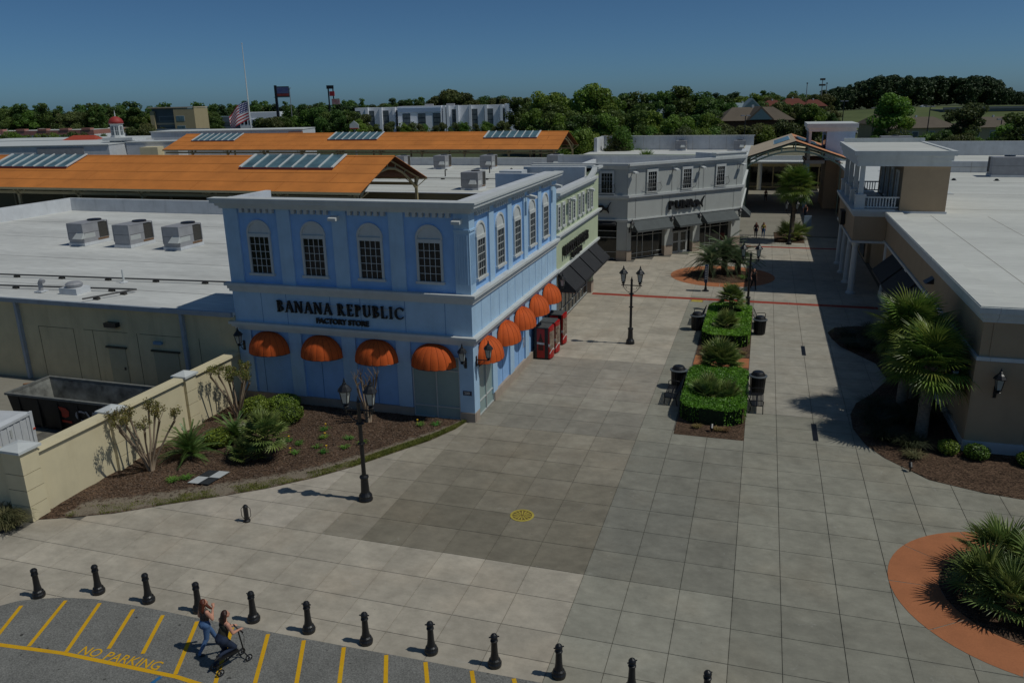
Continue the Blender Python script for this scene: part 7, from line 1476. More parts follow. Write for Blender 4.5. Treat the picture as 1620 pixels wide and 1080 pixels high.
def belt(x0, x1, y0, y1, d0, d1, n, kinds, label, group, ws=(.9, 1.3), name='tree', cat='tree'):
    for k in range(n): tree(x0+(x1-x0)*(k+rt_.uniform(.1, .9))/n, rt_.uniform(y0, y1), rt_.uniform(d0, d1), rt_.choice(kinds), label+', '+ORD[k]+' from the left', group, rt_.uniform(*ws), rt_, name, cat)
belt(-20, 262, 168, 184, 390, 440, 27, (0, 2, 0, 4, 1), 'tall dark tree in the belt behind the long pink roofed store', 'trees behind the pink store')
for k, (x, y) in enumerate(((36, 166), (72, 165), (143, 165), (150, 168), (205, 162), (215, 172))): tree(x, y, 395, 2, 'tree standing above the belt behind the long pink roofed store, '+ORD[k]+' from the left', 'high trees behind the pink store', 1.2, rt_)
belt(-15, 172, 208, 216, 235, 262, 17, (6, 7, 0), 'low bushy tree between the pink roofed store and the mall roofs', 'bushy trees before the pink store', (.7, 1.0))
belt(205, 262, 192, 204, 250, 280, 5, (7, 4), 'olive tree left of the tan office block', 'olive trees by the tan office', (.8, 1.1))
belt(318, 470, 166, 174, 430, 480, 15, (5, 0, 2), 'dark tree on the skyline behind the flag', 'skyline trees behind the flag'); belt(320, 348, 172, 186, 330, 350, 3, (0, 2), 'tall tree right of the tan office block', 'trees by the tan office')
belt(408, 462, 184, 196, 268, 290, 6, (0, 4), 'bushy dark tree right of the flag', 'bushy trees right of the flag', (.9, 1.2)); belt(455, 582, 170, 192, 285, 340, 17, (0, 1, 2, 4), 'green tree between the billboard and the white hotel', 'trees left of the white hotel')
belt(470, 620, 164, 170, 470, 520, 13, (5, 0), 'dark tree on the skyline behind the tall signs', 'skyline trees behind the signs'); belt(600, 700, 157, 164, 480, 520, 11, (5, 0, 4), 'dark tree behind the left half of the white hotel', 'trees behind the hotel')
for k, (x, y, w) in enumerate(((690, 152, 1.2), (702, 146, 1.2), (716, 141, 1.5), (728, 147, 1.3), (744, 154, 1.2))): tree(x, y, 470, 4, 'broad crowned tree behind the white hotel roof, '+ORD[k]+' from the left', 'broad trees behind the hotel', w, rt_)
belt(748, 832, 150, 160, 470, 500, 10, (0, 5, 4), 'dark tree behind the right half of the white hotel', 'trees behind the hotel right half'); belt(582, 812, 190, 201, 300, 340, 21, (6, 4, 7, 0), 'low tree in front of the white hotel', 'low trees before the hotel', (.8, 1.1))
belt(822, 1140, 147, 170, 215, 270, 33, (0, 2, 1, 0, 3), 'tall tree in the wood right of the white hotel', 'tall trees right of the hotel'); belt(838, 1150, 172, 190, 185, 210, 24, (0, 3, 1, 2), 'mid height tree before the wood right of the hotel', 'front trees right of the hotel')
for k, (x, y) in enumerate(((855, 149), (880, 151), (928, 139), (944, 137), (955, 145), (1048, 147), (1080, 139), (1092, 140), (1112, 148))): tree(x, y, 225, 3 if x < 960 else 2, 'airy tree rising above the wood right of the hotel, '+ORD[k]+' from the left', 'highest trees right of the hotel', 1.0, rt_)
belt(905, 1150, 200, 216, 160, 180, 21, (6, 7, 6), 'low yellow green tree behind the distant white parapet', 'low trees behind the parapet', (.7, 1.0)); belt(1118, 1160, 150, 175, 215, 240, 6, (2, 0), 'tall dark tree left of the brown roofed house', 'trees left of the brown roofed house')
belt(1142, 1245, 190, 204, 168, 180, 9, (6, 7, 6, 4), 'low bright tree in front of the brown roofed house', 'low trees before the brown house', (.8, 1.1)); belt(1120, 1330, 146, 158, 430, 520, 22, (0, 1, 5, 4), 'skyline tree behind the red roofed houses', 'skyline trees behind red roofs'); belt(1170, 1300, 160, 172, 330, 380, 12, (0, 6, 4), 'tree among the red roofed houses', 'trees among red roofs'); belt(1200, 1300, 161, 167, 300, 322, 7, (0, 1, 4), 'tree in front of the red roofed houses', 'trees before red roofs', (.8, 1.1))
belt(1245, 1330, 168, 182, 300, 340, 9, (0, 1, 4), 'tree on the near side of the grassy bank', 'trees on the grassy bank', (.8, 1.1)); belt(1255, 1300, 190, 204, 170, 185, 5, (4, 6), 'low tree behind the tan canopy ridge', 'low trees behind the tan canopy')
tree(1412, 152, 185, 3, 'bright green airy tree before the grassy bank', None, 1.25, rt_); tree(1426, 158, 190, 3, 'second bright green tree close behind the airy one', None, 1.1, rt_); tree(1532, 163, 190, 4, 'round olive tree in front of the low motel roofs', None, 1.2, rt_); tree(1612, 182, 130, 2, 'feathery tree at the right edge of the picture', None, 1.2, rt_); tree(1596, 196, 150, 3, 'lighter tree beside the feathery one at the right edge', None, 1.1, rt_)
belt(1372, 1572, 205, 222, 150, 172, 17, (6, 7, 0), 'low bushy tree behind the tan roof parapet', 'low trees behind the tan roof', (.8, 1.05)); belt(1440, 1620, 180, 192, 300, 330, 9, (0, 4), 'tree between the motel roofs and the overpass', 'trees by the overpass')
# far woods: read as one mass
def wood(name, label, spots, kind_pool):
    mb_v, mb_f = [], []; k = 0
    for (x, y, z, h, w, kd, rz) in spots:
        cr = TP[kd][2]; A = np.array(cr.v); F_ = np.array(cr.f); n = len(F_); sel = np.random.RandomState(int(x*7) % 9999).permutation(n)[:n//4]; F_ = F_[sel]; A4 = A[F_.ravel()].reshape(-1, 3); c_ = A4.reshape(-1, 4, 3).mean(1, keepdims=True); A4 = (c_+(A4.reshape(-1, 4, 3)-c_)*1.7).reshape(-1, 3)
        c, s = math.cos(rz), math.sin(rz); X = (A4[:, 0]*c-A4[:, 1]*s)*h/9.6*w+x; Y = (A4[:, 0]*s+A4[:, 1]*c)*h/9.6*w+y; Z = A4[:, 2]*h/9.6+z; mb_v.append(np.stack([X, Y, Z], -1)); mb_f.append(np.arange(len(A4)).reshape(-1, 4)+k); k += len(A4)
    V = np.concatenate(mb_v); Fc = np.concatenate(mb_f); me = bpy.data.meshes.new(name); me.vertices.add(len(V)); me.vertices.foreach_set('co', V.astype(np.float32).ravel()); me.loops.add(len(Fc)*4); me.loops.foreach_set('vertex_index', Fc.astype(np.int32).ravel()); me.polygons.add(len(Fc)); me.polygons.foreach_set('loop_start', np.arange(0, len(Fc)*4, 4, dtype=np.int32)); me.update(calc_edges=True); me.materials.append(TP[kind_pool[0]][1].materials[0])
    o = put(bpy.data.objects.new(name, me), None, I4); tag(o, label, 'wood', kind='stuff'); return o
sp = []
for k in range(330):
    px = rt_.uniform(1298, 1700); D = rt_.uniform(480, 640); yt = 124+22*max(0, (1390-px)/90)**.8 if px < 1390 else 124+max(0, px-1560)*.42
    yt += rt_.uniform(-3, 9); p = at(px, yt, D); z0 = 3.0; sp.append((p.x, p.y, z0, p.z-z0, rt_.uniform(.9, 1.2), rt_.choice((5, 2, 2)), rt_.uniform(0, 6)))
wood('hill_wood', 'dense dark pine wood on the rise behind the overpass', sp, (5,))
sp = []
for k in range(190):
    px = rt_.uniform(-200, 1400); D = rt_.uniform(560, 760); p = at(px, 160.7-(px-810)*.0192-rt_.uniform(-4, 9), D); sp.append((p.x, p.y, 0, p.z, rt_.uniform(.9, 1.3), rt_.choice((0, 5)), rt_.uniform(0, 6)))
wood('horizon_wood', 'far dark line of woods along the horizon', sp, (0,))
# far buildings in frames square to the camera
HR = Vector((RT.x, RT.y, 0)).normalized(); HF = Vector((FW.x, FW.y, 0)).normalized()
def FF(px, D, rz=0.0):
    p = at(px, 300, D); return Matrix(((HR.x, HF.x, 0, p.x), (HR.y, HF.y, 0, p.y), (0, 0, 1, 0), (0, 0, 0, 1))) @ Matrix.Rotation(rz, 4, 'Z')
zt = lambda px, py, D: at(px, py, D).z
pxw = lambda n, D: n/FPX*D*1.03
M_PINK = mat('pink_roof_store', L((.66, .46, .42)), .8, .08, .3); M_FARW = mat('white_hotel_stucco', L((.92, .93, .95)), .8, .04, .2, dirt=.1); M_OFFT = mat('tan_office_stucco', L((.70, .64, .50)), .8, .06, .3); M_OFFB = mat('bronze_office_glass', L((.32, .36, .38)), .3, .2, .3, spec=.5)
def far_building(name, label, px, D, cat='building', group=None): 
    t = thing(name, label, cat, M=FF(px, D), group=group); return t, FF(px, D)
t, M_ = far_building('pink_store', 'long low store with pink fascia far left behind the trees', 80, 376); w = pxw(160, 376)
obj('wall', MB().box(-w/2-20, w/2, 0, 40, 0, 3.6), M_FARW, t, M_); obj('fascia', MB().box(-w/2-20, w/2, -.3, 40, 3.6, 5.6), M_PINK, t, M_)
for k in range(5): obj('parapet_block', MB().box(-w/2+4+k*10, -w/2+8+k*10, -.5, 3, 5.6, 6.4), M_PINK, t, M_)
obj('roof', MB().box(-w/2-20, w/2, 0, 40, 5.6, 5.7), M_ROOFW, t, M_); obj('white_wing', MB().box(-w/2-22, -w/2+7, -8, -.4, 0, 4.2), M_FARW, t, M_)
# tan office block
t, M_ = far_building('tan_office', 'four storey tan and dark glass office block left of the flag', 290, 300); h = zt(290, 170, 300)
obj('glass_wing', MB().box(-7.6, .8, 0, 12, 0, h-.2), M_OFFB, t, M_); obj('end_wall', MB().box(.8, 8.3, -1.5, 12, 0, h-.4), M_OFFT, t, M_); obj('left_fin', MB().box(-7.9, -6.4, -1.2, 2, 0, h-1.2), M_OFFT, t, M_); obj('roof_slab', MB().box(-8.2, 8.4, -1.6, 12, h-.2, h+.2), M_ROOFT, t, M_)
for z in (3.0, 6.4, 9.8): 
    f = obj('window', MB().box(1.6, 4.6, -1.56, -1.5, z, z+1.9), M_ALU, t, M_); obj('pane', MB().box(1.75, 3.05, -1.6, -1.56, z+.12, z+1.78).box(3.15, 4.45, -1.6, -1.56, z+.12, z+1.78), M_SKYGL, f, M_)
    f = obj('window', MB().box(-5.2, .4, -.06, 0, z, z+1.8), M_ALU, t, M_); obj('pane', MB().box(-5.1, .3, -.1, -.06, z+.1, z+1.7), M_OFFB, f, M_)
    obj('floor_band', MB().box(-6.3, .8, -.05, 0, z-1.2, z-.5), M_ROOFT, t, M_)
# grey office behind the flag
t, M_ = far_building('grey_office', 'low grey and white office building behind the flag', 396, 350); h = zt(400, 180, 350)
obj('wall', MB().box(-16, 16, 0, 18, 0, h-1), mat('blue_grey_panel', L((.42, .47, .52)), .7, .1, .3), t, M_); obj('white_top', MB().box(-2, 16.3, -.3, 18, h-2.2, h+.5), M_FARW, t, M_); obj('white_wing', MB().box(-1, 6, -.6, 4, 0, h-2.2), M_FARW, t, M_)
for k in range(4):
    for z in (3.5, 7.2): f = obj('window', MB().box(-.4+k*1.6, .5+k*1.6, -.68, -.6, z, z+1.7), M_GLASSD, t, M_)
for z in (3.0, 6.8): f = obj('ribbon_window', MB().box(-15.5, -2, -.06, 0, z, z+1.6), M_OFFB, t, M_)
for k in range(3): obj('window', MB().box(12+k*1.3, 12.8+k*1.3, -.38, -.3, h-4, h-2.6), M_GLASSD, t, M_)
# white hotel
t, M_ = far_building('white_hotel', 'wide white four storey hotel with tall slot windows on the skyline', 698, 400); h = zt(698, 168, 400); X = lambda px: (px-698)/FPX*400*1.03
ho = lambda n, mb, m=M_FARW: obj(n, mb, m, t, M_)
ho('left_block', MB().box(X(575), X(640), 2, 16, 0, zt(600, 170.5, 400))); ho('centre_block', MB().box(X(640), X(704), -3, 16, 0, h+.2)); ho('right_block', MB().box(X(704), X(803), 0, 16, 0, h+.1)); ho('stair_tower', MB().box(X(806), X(822), -2, 8, 0, zt(814, 154, 400))); ho('tower_link', MB().box(X(797), X(808), -1, 8, 0, h+.6)); ho('fascia', MB().box(X(640), X(703), -3.3, -3, h-2.6, h-.6), mat('pale_blue_fascia', L((.62, .70, .80)), .7))
for px in (594, 614.5, 634): ho('wall_fin', MB().box(X(px)-.9, X(px)+.4, -.6, 2, 0, zt(px, 170, 400)))
for px in (708, 713, 727, 746, 769, 792, 801): ho('wall_fin', MB().box(X(px)-.6, X(px)+.6, -2.2, 0, 0, h+.3))
for px, wd in ((579, 1.6), (597.5, 2.6), (619, 2.6), (638, 1.6), (652.5, 2.6), (675, 2.6), (697, 2.6), (722, 1.5), (750, 3.0), (773, 3.0), (794, 1.5)):
    y = -3 if 640 < px < 704 else (2 if px < 640 else 0); zb, zz = 1.0, h-(1.6 if not 640 < px < 704 else 3.2); f = ho('window', MB().box(X(px)-wd/2*1.4, X(px)+wd/2*1.4, y-.1, y, zb, zz), mat('slot_window_recess', L((.20, .24, .27)), .6, .3, .3))
    for q in range(4): 
        za = zb+(zz-zb)*q/4; obj('pane', MB().box(X(px)-wd/2*1.25, X(px)-.06, y-.16, y-.1, za+.3, za+(zz-zb)/4-.25).box(X(px)+.06, X(px)+wd/2*1.25, y-.16, y-.1, za+.3, za+(zz-zb)/4-.25), M_OFFB, f, M_)
ho('entrance_canopy', MB().box(X(636), X(668), -9, -3, 3.0, 3.6)); ho('tower_window', MB().box(X(812), X(814.5), -2.1, -2, zt(813, 164, 400)-1.2, zt(813, 162, 400)), M_GLASSD)
for k, px in enumerate((684, 716)): ho('roof_plant', MB().box(X(px)-2, X(px)+2, 4, 8, h, h+1.1), M_HVAC)
# brown roofed house and neighbours
M_BRR = mat('brown_shingle', L((.40, .36, .31)), .9, .1, .4); M_REDR = mat('red_tile_roof', L((.42, .22, .17)), .85, .12, .4); M_GRR = mat('grey_metal_roof', L((.52, .58, .60)), .5, .06, .4)
def hip_house(name, label, px, D, w, dpt, ze, zr, wallm, roofm, group=None, rz=0.0, gable=None):
    M_ = FF(px, D, rz); t = thing(name, label, 'house', M=M_, group=group); o_ = .8; r = min(w, dpt)/2*.75
    obj('wall', MB().box(-w/2, w/2, 0, dpt, 0, ze), wallm, t, M_); e = [(-w/2-o_, -o_, ze-.1), (w/2+o_, -o_, ze-.1), (w/2+o_, dpt+o_, ze-.1), (-w/2-o_, dpt+o_, ze-.1), (-w/2+r, dpt/2, zr), (w/2-r, dpt/2, zr)]
    ro = obj('roof', MB().add(e, [(0, 1, 5, 4), (1, 2, 5), (2, 3, 4, 5), (3, 0, 4), (3, 2, 1, 0)]), roofm, t, M_)
    if gable is not None:
        g = gable; obj('gable', MB().add([(g-3.2, -1.2, ze), (g+3.2, -1.2, ze), (g, -1.2, ze+3.0), (g, dpt/2, ze+3.0), (g-3.2, dpt/2, ze), (g+3.2, dpt/2, ze)], [(0, 1, 2), (0, 2, 3, 4), (1, 5, 3, 2)]), roofm, ro, M_); obj('gable_face', MB().add([(g-2.6, -1.26, ze+.1), (g+2.6, -1.26, ze+.1), (g, -1.26, ze+2.5)], [(0, 1, 2)]), mat('teal_gable', L((.34, .45, .48)), .7), ro, M_)
    for k in range(max(2, int(w/5))): f = obj('window', MB().box(-w/2+1.2+k*5, -w/2+3.2+k*5, -.08, 0, ze*.35, ze*.75), M_WHITE, t, M_); obj('pane', MB().box(-w/2+1.35+k*5, -w/2+3.05+k*5, -.12, -.08, ze*.38, ze*.72), M_OFFB, f, M_)
    obj('vent', MB().box(-.25, .25, dpt/2-.25, dpt/2+.25, zr-.3, zr+.5), M_WHITE, ro, M_)
    return t
zB = lambda px, py, D: zt(px, py, D)
hip_house('brown_roofed_house', 'large house with brown hip roof and small teal gable', 1190, 190, pxw(100, 190), 8, zB(1190, 190, 190), zB(1190, 170, 190), mat('brick_far', L((.42, .29, .22)), .9, .1, .5), M_BRR, gable=0.5)
hip_house('grey_roofed_house', 'pale house with grey metal roof left of the red roofed row', 1170, 270, pxw(46, 270), 6, zB(1170, 171, 270), zB(1170, 163, 270), M_FARW, M_GRR, gable=2)
for k, (px, w_, y0, y1, D) in enumerate(((1215, 30, 168, 159, 330), (1246, 34, 166, 156, 340), (1278, 30, 168, 158, 345))): hip_house('red_roofed_house', ['red roofed house at the left of the row on the skyline', 'red roofed house in the middle of the row on the skyline', 'red roofed house at the right of the row on the skyline'][k], px, D, pxw(w_, D), 6, zB(px, y0, D), zB(px, y1, D), mat('tan_far_wall', L((.50, .42, .34)), .9), M_REDR, 'red roofed houses')
hip_house('white_roofed_house', 'pale roofed house half hidden in the wood right of the hotel', 1060, 222, 8, 6, zB(1060, 178, 222), zB(1060, 167, 222), M_FARW, M_GRR)
hip_house('motel_wing', 'long brown roofed motel wing left of the olive tree', 1450, 250, pxw(96, 250), 12, zB(1450, 202, 250), zB(1450, 186, 250), M_OFFT, M_BRR, 'motel wings'); hip_house('motel_wing', 'long brown roofed motel wing right of the olive tree', 1572, 245, pxw(100, 245), 12, zB(1560, 201, 245), zB(1560, 186, 245), M_OFFT, M_BRR, 'motel wings'); hip_house('motel_lodge', 'small brown roofed lodge beside the motel car park', 1386, 260, pxw(34, 260), 10, zB(1386, 196, 260), zB(1386, 181, 260), M_OFFT, M_BRR)
# grassy bank with ramp road and overpass
M_LAWN = mat('mown_grass', (.085, .115, .030), .95, .2, .05, .3, .5, col2=(.12, .145, .045))
def P3(px, py, D): p = at(px, py, D); return (p.x, p.y, p.z)
bk = MB(); top = [(1225, 181, 430), (1300, 177.5, 430), (1400, 172, 430), (1510, 168, 430), (1680, 166, 430)]; bot = [(1225, 199, 330), (1300, 197, 330), (1400, 195, 330), (1510, 193, 330), (1680, 191, 330)]
A = [P3(*p) for p in top]; B_ = [(P3(*p)[0], P3(*p)[1], -.1) for p in bot]; Cc = [P3(p[0], p[1]-1.5, 700) for p in top]
for i in range(4): bk.quad(B_[i], B_[i+1], A[i+1], A[i]); bk.quad(A[i], A[i+1], Cc[i+1], Cc[i])
struct('grassy_bank', bk, M_LAWN)
rd = MB()
for i in range(4): a, b = Vector(A[i]), Vector(A[i+1]); c, d = Vector(Cc[i]), Vector(Cc[i+1]); rd.quad(*[tuple(v+Vector((0, 0, .25))) for v in (a.lerp(c, .01), b.lerp(d, .01), b.lerp(d, .05), a.lerp(c, .05))])
struct('ramp_road', rd, M_ASPH)
ov = thing('overpass', 'grey concrete highway overpass at the far right', 'bridge', M=FF(1570, 400)); M_ = FF(1570, 400); M_OV = mat('overpass_concrete', L((.40, .43, .44)), .85, .08, .3); zo = zt(1570, 172, 400)
obj('deck', MB().box(-30, 45, 0, 12, zo-1.2, zo), M_OV, ov, M_); obj('barrier', MB().box(-30, 45, -.2, .2, zo, zo+1.0), M_OV, ov, M_)
for x in (-22, 2, 26): obj('pier', MB().box(x-.8, x+.8, 2, 10, 0, zo-1.2), M_OV, ov, M_)
# cars
M_CARW = mat('white_car_paint', L((.80, .80, .80)), .25, .04, 1, spec=.6); M_CARD = mat('dark_car_paint', L((.16, .17, .20)), .25, .05, 1, spec=.6); M_TYRE = mat('tyre_rubber', (.02, .02, .02), .9)
def car(px, py, D, rz, m, label, z=None):
    p = at(px, py, D); M_ = Matrix.Translation((p.x, p.y, p.z if z is None else z)) @ Matrix.Rotation(rz+math.atan2(HR.y, HR.x), 4, 'Z'); t = thing('car', label, 'car', M=M_, group='distant cars')
    side = [(-2.2, .35), (2.2, .35), (2.25, .75), (1.2, .9), (.6, 1.42), (-1.2, 1.45), (-2.1, .95), (-2.25, .6)]
    b = MB(); b.add([(x, -.9, z_) for x, z_ in side]+[(x, .9, z_) for x, z_ in side], [tuple(range(8)), tuple(range(15, 7, -1))]+[(i, (i+1) % 8, 8+(i+1) % 8, 8+i) for i in range(8)]); obj('body', b, m, t, M_)
    obj('side_window', MB().add([(x, y, z_) for y in (-.91, .91) for x, z_ in ((-1.6, .98), (1.0, .95), (.5, 1.36), (-1.1, 1.38))], [(0, 1, 2, 3), (7, 6, 5, 4)]), M_GLASSD, t, M_)
    for x in (-1.4, 1.4):
        for y in (-.9, .75): obj('wheel', MB().tube([(x, y, .33), (x, y+.15, .33)], .33, 12), M_TYRE, t, M_)
car(1463, 171, 432, .05, M_CARW, 'white car driving along the top of the grassy bank'); car(1390, 208, 235, .2, M_CARW, 'white car parked at the motel lodge', 0); car(1372, 206, 240, .2, M_CARD, 'dark car parked left of the white one by the lodge', 0); car(1360, 193, 315, .1, M_CARW, 'white car on the road below the grassy bank', 0); car(1362, 214, 215, .1, M_CARW, 'white car parked behind the blue porch', 0); car(1446, 190, 330, 0, M_CARD, 'dark car on the road behind the motel', 0)
# left mid-ground mall parts
t, M_ = far_building('white_parapet_block', 'long white walled mall block left of the cupola', 80, 165); obj('wall', MB().box(-30, 13.3, 0, 25, 0, zt(90, 231, 165)), M_PARA, t, M_); obj('grey_panel', MB().box(-1.2, 8.2, -.1, 0, zt(90, 246, 165), zt(90, 233, 165)), M_HVAC, t, M_); obj('coping', MB().box(-30, 13.4, -.2, 25.2, zt(90, 231, 165), zt(90, 231, 165)+.15), M_WHITE, t, M_)
t, M_ = far_building('rear_mall_block', 'pale mall block with red hip roof behind the white walls', 140, 205); zz = zt(140, 222, 205); obj('wall', MB().box(-30, 16, 0, 20, 0, zz), M_CREAM, t, M_); obj('coping', MB().box(-30, 16, -.2, 20, zz, zz+.2), M_WHITE, t, M_); z2 = zt(140, 224.5, 205); obj('red_roof', MB().add([(-4.5, -3, z2), (5, -3, z2), (5, 5, z2), (-4.5, 5, z2), (-2, 1, z2+1.6), (3.4, 1, z2+1.6)], [(0, 1, 5, 4), (1, 2, 5), (2, 3, 4, 5), (3, 0, 4)]), mat('bright_red_roof', L((.66, .28, .20)), .7, .1, .4), t, M_)
cu = thing('cupola', 'white cupola with red dome and arched openings on a stepped base', 'cupola', M=FF(190, 172)); M_ = FF(190, 172); z0, z1, z2, z3 = zt(190, 248, 172), zt(190, 218, 172), zt(190, 196, 172), zt(190, 186, 172)
obj('stepped_base', MB().tbox(-1.6, 6.2, 0, 7.5, 0, z1-.6, .7), M_PARA, cu, M_); obj('base_slab', MB().box(-1.9, 4.4, -.3, 6, z1-.6, z1), M_WHITE, cu, M_); c = (.2, 2.4, 0)
obj('drum', MB().lathe([(1.55, z1), (1.5, z1+.3), (1.35, z1+.35), (1.3, z2-.2), (1.5, z2-.1), (1.55, z2)], 8, c), M_WHITE, cu, M_); obj('dome', MB().lathe([(1.5, z2), (1.42, z2+.5), (1.15, z2+.95), (.7, z2+1.3), (.2, z2+1.48)], 16, c), mat('red_dome_paint', L((.62, .22, .20)), .6, .1, 2), cu, M_, smooth=True); obj('finial', MB().lathe([(.16, z2+1.45), (.1, z2+1.7), (.12, z2+1.85), (.03, z2+2.7)], 8, c), M_WHITE, cu, M_)
for k in range(8):
    a = k*math.pi/4+math.pi/8; Mk = M_ @ Matrix.Translation(c) @ Matrix.Rotation(a, 4, 'Z'); f = obj('louvre', MB().box(1.22, 1.26, -.3, .3, z1+.5, z2-.55), M_OFFB, cu, Mk); obj('glazing_bar', MB().box(1.26, 1.29, -.03, .03, z1+.5, z2-.55).box(1.261, 1.288, -.3, .3, (z1+z2)/2-.03, (z1+z2)/2+.03), M_WHITE, f, Mk)
t, M_ = far_building('cream_mall_bay', 'small cream mall bay between the cupola and the far canopy', 246, 165); obj('wall', MB().box(-2, 1.6, 0, 6, 0, zt(246, 233, 165)), M_CREAM, t, M_); obj('trim_wall', MB().box(-6, 4.5, 3, 8, 0, zt(246, 226, 165)), M_PARA, t, M_); obj('coping', MB().box(-6.2, 4.7, 2.9, 8.1, zt(246, 226, 165), zt(246, 224.5, 165)), M_WHITE, t, M_)
t, M_ = far_building('white_roofline_block', 'white roofline wall with orange patch behind the far canopy', 368, 186); zz = zt(368, 207, 186); obj('wall', MB().box(-17, 17.4, 0, 12, 0, zz), M_PARA, t, M_); obj('orange_patch', MB().box(14.2, 17.45, -.1, 0, zz-1.2, zz-.4), mat('faded_orange_patch', L((.80, .58, .46)), .8), t, M_); obj('coping', MB().box(-17.2, 17.5, -.2, 12, zz, zz+.15), M_WHITE, t, M_)
t, M_ = far_building('navy_sign_store', 'low store with navy sign box behind the cupola', 235, 255); obj('wall', MB().box(-3, 18, 0, 10, 0, zt(235, 206, 255)), M_OFFB, t, M_); obj('sign_box', MB().box(-4.2, -1.2, -.4, 0, zt(235, 215, 255), zt(235, 204, 255)), mat('navy_sign', L((.16, .18, .36)), .6), t, M_)
# flag at half mast
fp = at(398, 210, 200); fpl = thing('flagpole', 'tall white flagpole behind the white roofline wall', 'flagpole', (fp.x, fp.y, 0)); ztop = zt(387, 70, 200); obj('pole', MB().tube([(fp.x, fp.y, 0), (fp.x, fp.y, ztop*.5), (fp.x, fp.y, ztop)], [.22, .16, .07], 10), M_WHITE, fpl); obj('finial_ball', MB().lathe([(.02, 0), (.14, .08), (.14, .18), (.02, .28)], 10, (fp.x, fp.y, ztop)), M_WHITE, fpl)
def _flag(N, K, b):
    b.inputs['Roughness'].default_value = .8
    uv = N.new('ShaderNodeUVMap'); sx = N.new('ShaderNodeSeparateXYZ'); K.new(uv.outputs[0], sx.inputs[0])
    def mth(op, a, b_=None, c=None):
        n = N.new('ShaderNodeMath'); n.operation = op
        for i, v in enumerate((a, b_, c)):
            if v is None: continue
            if isinstance(v, (int, float)): n.inputs[i].default_value = v
            else: K.new(v, n.inputs[i])
        return n.outputs[0]
    st_ = mth('MODULO', mth('FLOOR', mth('MULTIPLY', sx.outputs[1], 13)), 2); m1 = N.new('ShaderNodeMix'); m1.data_type = 'RGBA'; m1.inputs[6].default_value = (.42, .035, .05, 1); m1.inputs[7].default_value = (.70, .68, .66, 1); K.new(st_, m1.inputs[0])
    can = mth('MULTIPLY', mth('LESS_THAN', sx.outputs[0], .42), mth('GREATER_THAN', sx.outputs[1], 6/13))
    su = mth('SUBTRACT', mth('FRACT', mth('MULTIPLY', sx.outputs[0], 6/.42)), .5); sv = mth('SUBTRACT', mth('FRACT', mth('MULTIPLY', mth('SUBTRACT', sx.outputs[1], 6/13), 5/(7/13))), .5)
    star = mth('LESS_THAN', mth('ADD', mth('MULTIPLY', su, su), mth('MULTIPLY', sv, sv)), .075); m2 = N.new('ShaderNodeMix'); m2.data_type = 'RGBA'; m2.inputs[6].default_value = (.025, .03, .14, 1); m2.inputs[7].default_value = (.70, .70, .72, 1); K.new(star, m2.inputs[0])
    m3 = N.new('ShaderNodeMix'); m3.data_type = 'RGBA'; K.new(can, m3.inputs[0]); K.new(m1.outputs[2], m3.inputs[6]); K.new(m2.outputs[2], m3.inputs[7]); K.new(m3.outputs[2], b.inputs['Base Color'])
M_FLAG = blendmat('stars_and_stripes', _flag)
fl_ = MB(); nu, nv = 24, 14; uvs = []; zf = zt(394, 160, 200); hh = 4.3
for i in range(nu+1):
    for j in range(nv+1):
        u, v = i/nu, j/nv; dx = -6.0*u*(1-.12*u)+.0; zz = zf-hh*(1-v)-u*u*2.2-u*1.3-.25*math.sin(u*7+v*2)*u; dy = .55*math.sin(u*8+v*1.5)*u; q = HR*dx*.92+HF*dy; fl_.v.append((fp.x+q.x-HR.x*.2, fp.y+q.y-HR.y*.2, zz)); uvs.append((u, v))
for i in range(nu):
    for j in range(nv): k = i*(nv+1)+j; fl_.f.append((k, k+nv+1, k+nv+2, k+1))
fo = obj('flag', fl_, M_FLAG, None, I4, smooth=True); ul = fo.data.uv_layers.new(name='UVMap')
for lp in fo.data.loops: ul.data[lp.index].uv = uvs[lp.vertex_index]
tag(fo, 'red, white and blue striped flag with stars drooping at half mast', 'flag')
# billboards and masts
t, M_ = far_building('billboard', 'two sided billboard on a dark post left of the tall signs', 461, 300, 'billboard'); zb = zt(461, 145, 300); obj('post', MB().box(-2.6, -1.8, -.4, .4, 0, zb+2.2), M_IRON, t, M_); f = obj('panel', MB().box(-2.6, 2.6, -.3, .3, zb-1.8, zb+1.8), M_IRON, t, M_); obj('poster', MB().box(-1.7, 2.5, -.36, -.3, zb-.6, zb+1.5), mat('blue_white_poster', L((.55, .60, .74)), .6, .5, .8, col2=L((.28, .32, .52))), f, M_); obj('poster_foot', MB().box(-1.7, 2.5, -.37, -.3, zb-1.5, zb-.7), mat('red_poster_foot', L((.50, .22, .20)), .6, .4, 1), f, M_); obj('catwalk', MB().box(-2.8, 2.8, -1.2, -.3, zb-2.0, zb-1.85), M_IRON, t, M_)
t, M_ = far_building('light_mast', 'thin pale light mast right of the billboard', 473, 300, 'light pole'); obj('pole', MB().tube([(0, 0, 0), (0, 0, zt(472, 140, 300))], [.16, .1], 7), M_HVAC, t, M_); obj('head', MB().box(-.5, .5, -.2, .2, zt(472, 140, 300), zt(472, 140, 300)+.25), M_HVAC, t, M_)
t, M_ = far_building('pylon_sign', 'tall stacked roadside pylon with red and white panels', 536, 350, 'pylon sign'); z = lambda y: zt(536, y, 350)
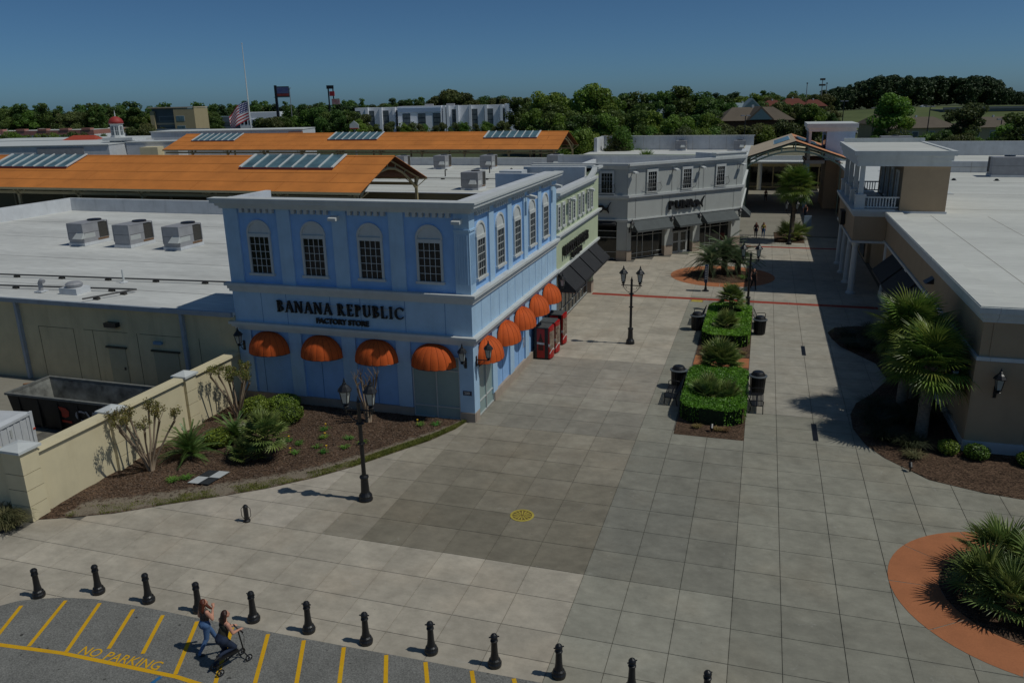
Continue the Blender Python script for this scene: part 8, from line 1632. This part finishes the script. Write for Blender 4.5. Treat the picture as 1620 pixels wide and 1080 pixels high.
obj('post', MB().box(-1.3, -.8, -.25, .25, 0, z(137)), M_IRON, t, M_); obj('post', MB().box(.7, 1.1, -.25, .25, z(165), z(137)), M_IRON, t, M_); obj('top_panel', MB().box(-1.7, 1.2, -.4, .4, z(140.5), z(135)), M_IRON, t, M_); obj('red_panel', MB().box(-.6, 1.4, -.4, .4, z(152), z(144.5)), mat('red_sign_panel', L((.62, .16, .20)), .5), t, M_); obj('white_panel', MB().box(.1, 3.4, -.4, .4, z(165), z(156.5)), mat('white_sign_panel', L((.78, .74, .74)), .5, .3, 1.5, col2=L((.62, .35, .36))), t, M_)
t, M_ = far_building('house_sign', 'small house shaped white sign with red trim before the hotel', 568, 240, 'sign'); z = lambda y: zt(568, y, 240); obj('panel', MB().fprism([(-1.3, z(204)), (1.3, z(204)), (1.3, z(197)), (0, z(191)), (-1.3, z(197))], 0, .5), M_WHITE, t, M_); obj('red_trim', MB().fprism([(-1.3, z(204)), (1.3, z(204)), (1.3, z(202.5)), (-1.3, z(202.5))], .5, .56), M_DRED, t, M_); obj('post', MB().box(-.2, .2, -.2, .2, 0, z(204)), M_HVAC, t, M_)
for k, (px, yt, D, lab) in enumerate(((1263, 133, 480, 'slim dark mast on the skyline left of the light tower'), (1286, 127, 470, 'stadium light tower on the skyline'), (1293, 133, 480, 'thin second light tower on the skyline'))):
    t, M_ = far_building('sky_mast', lab, px, D, 'mast'); z_ = zt(px, yt, D); obj('pole', MB().tube([(0, 0, 0), (0, 0, z_)], [.35, .2], 6), M_HVAC, t, M_); obj('head', MB().box(-1.4, 1.4, -.3, .3, z_-.2, z_+.9).box(-1.8, 1.8, -.3, .3, z_-3.2, z_-2.2) if k == 1 else MB().box(-.4, .4, -.2, .2, z_, z_+.6), M_HVACD, t, M_)
for k, (px, yt, D) in enumerate(((1172, 184, 165), (1322, 161, 200), (1455, 170, 170), (1370, 172, 220), (1568, 190, 160))):
    t, M_ = far_building('car_park_light', ['dark car park light before the brown roofed house', 'dark car park light before the grassy bank', 'dark car park light before the motel wing', 'dark car park light by the motel lodge', 'dark car park light near the right edge'][k], px, D, 'light pole', 'dark car park lights'); z_ = zt(px, yt, D); obj('pole', MB().tube([(0, 0, 0), (0, 0, z_)], [.14, .09], 7), M_IRON, t, M_); obj('head', MB().box(-.9, -.2, -.25, .25, z_, z_+.22).box(.2, .9, -.25, .25, z_, z_+.22), M_HVAC, t, M_)
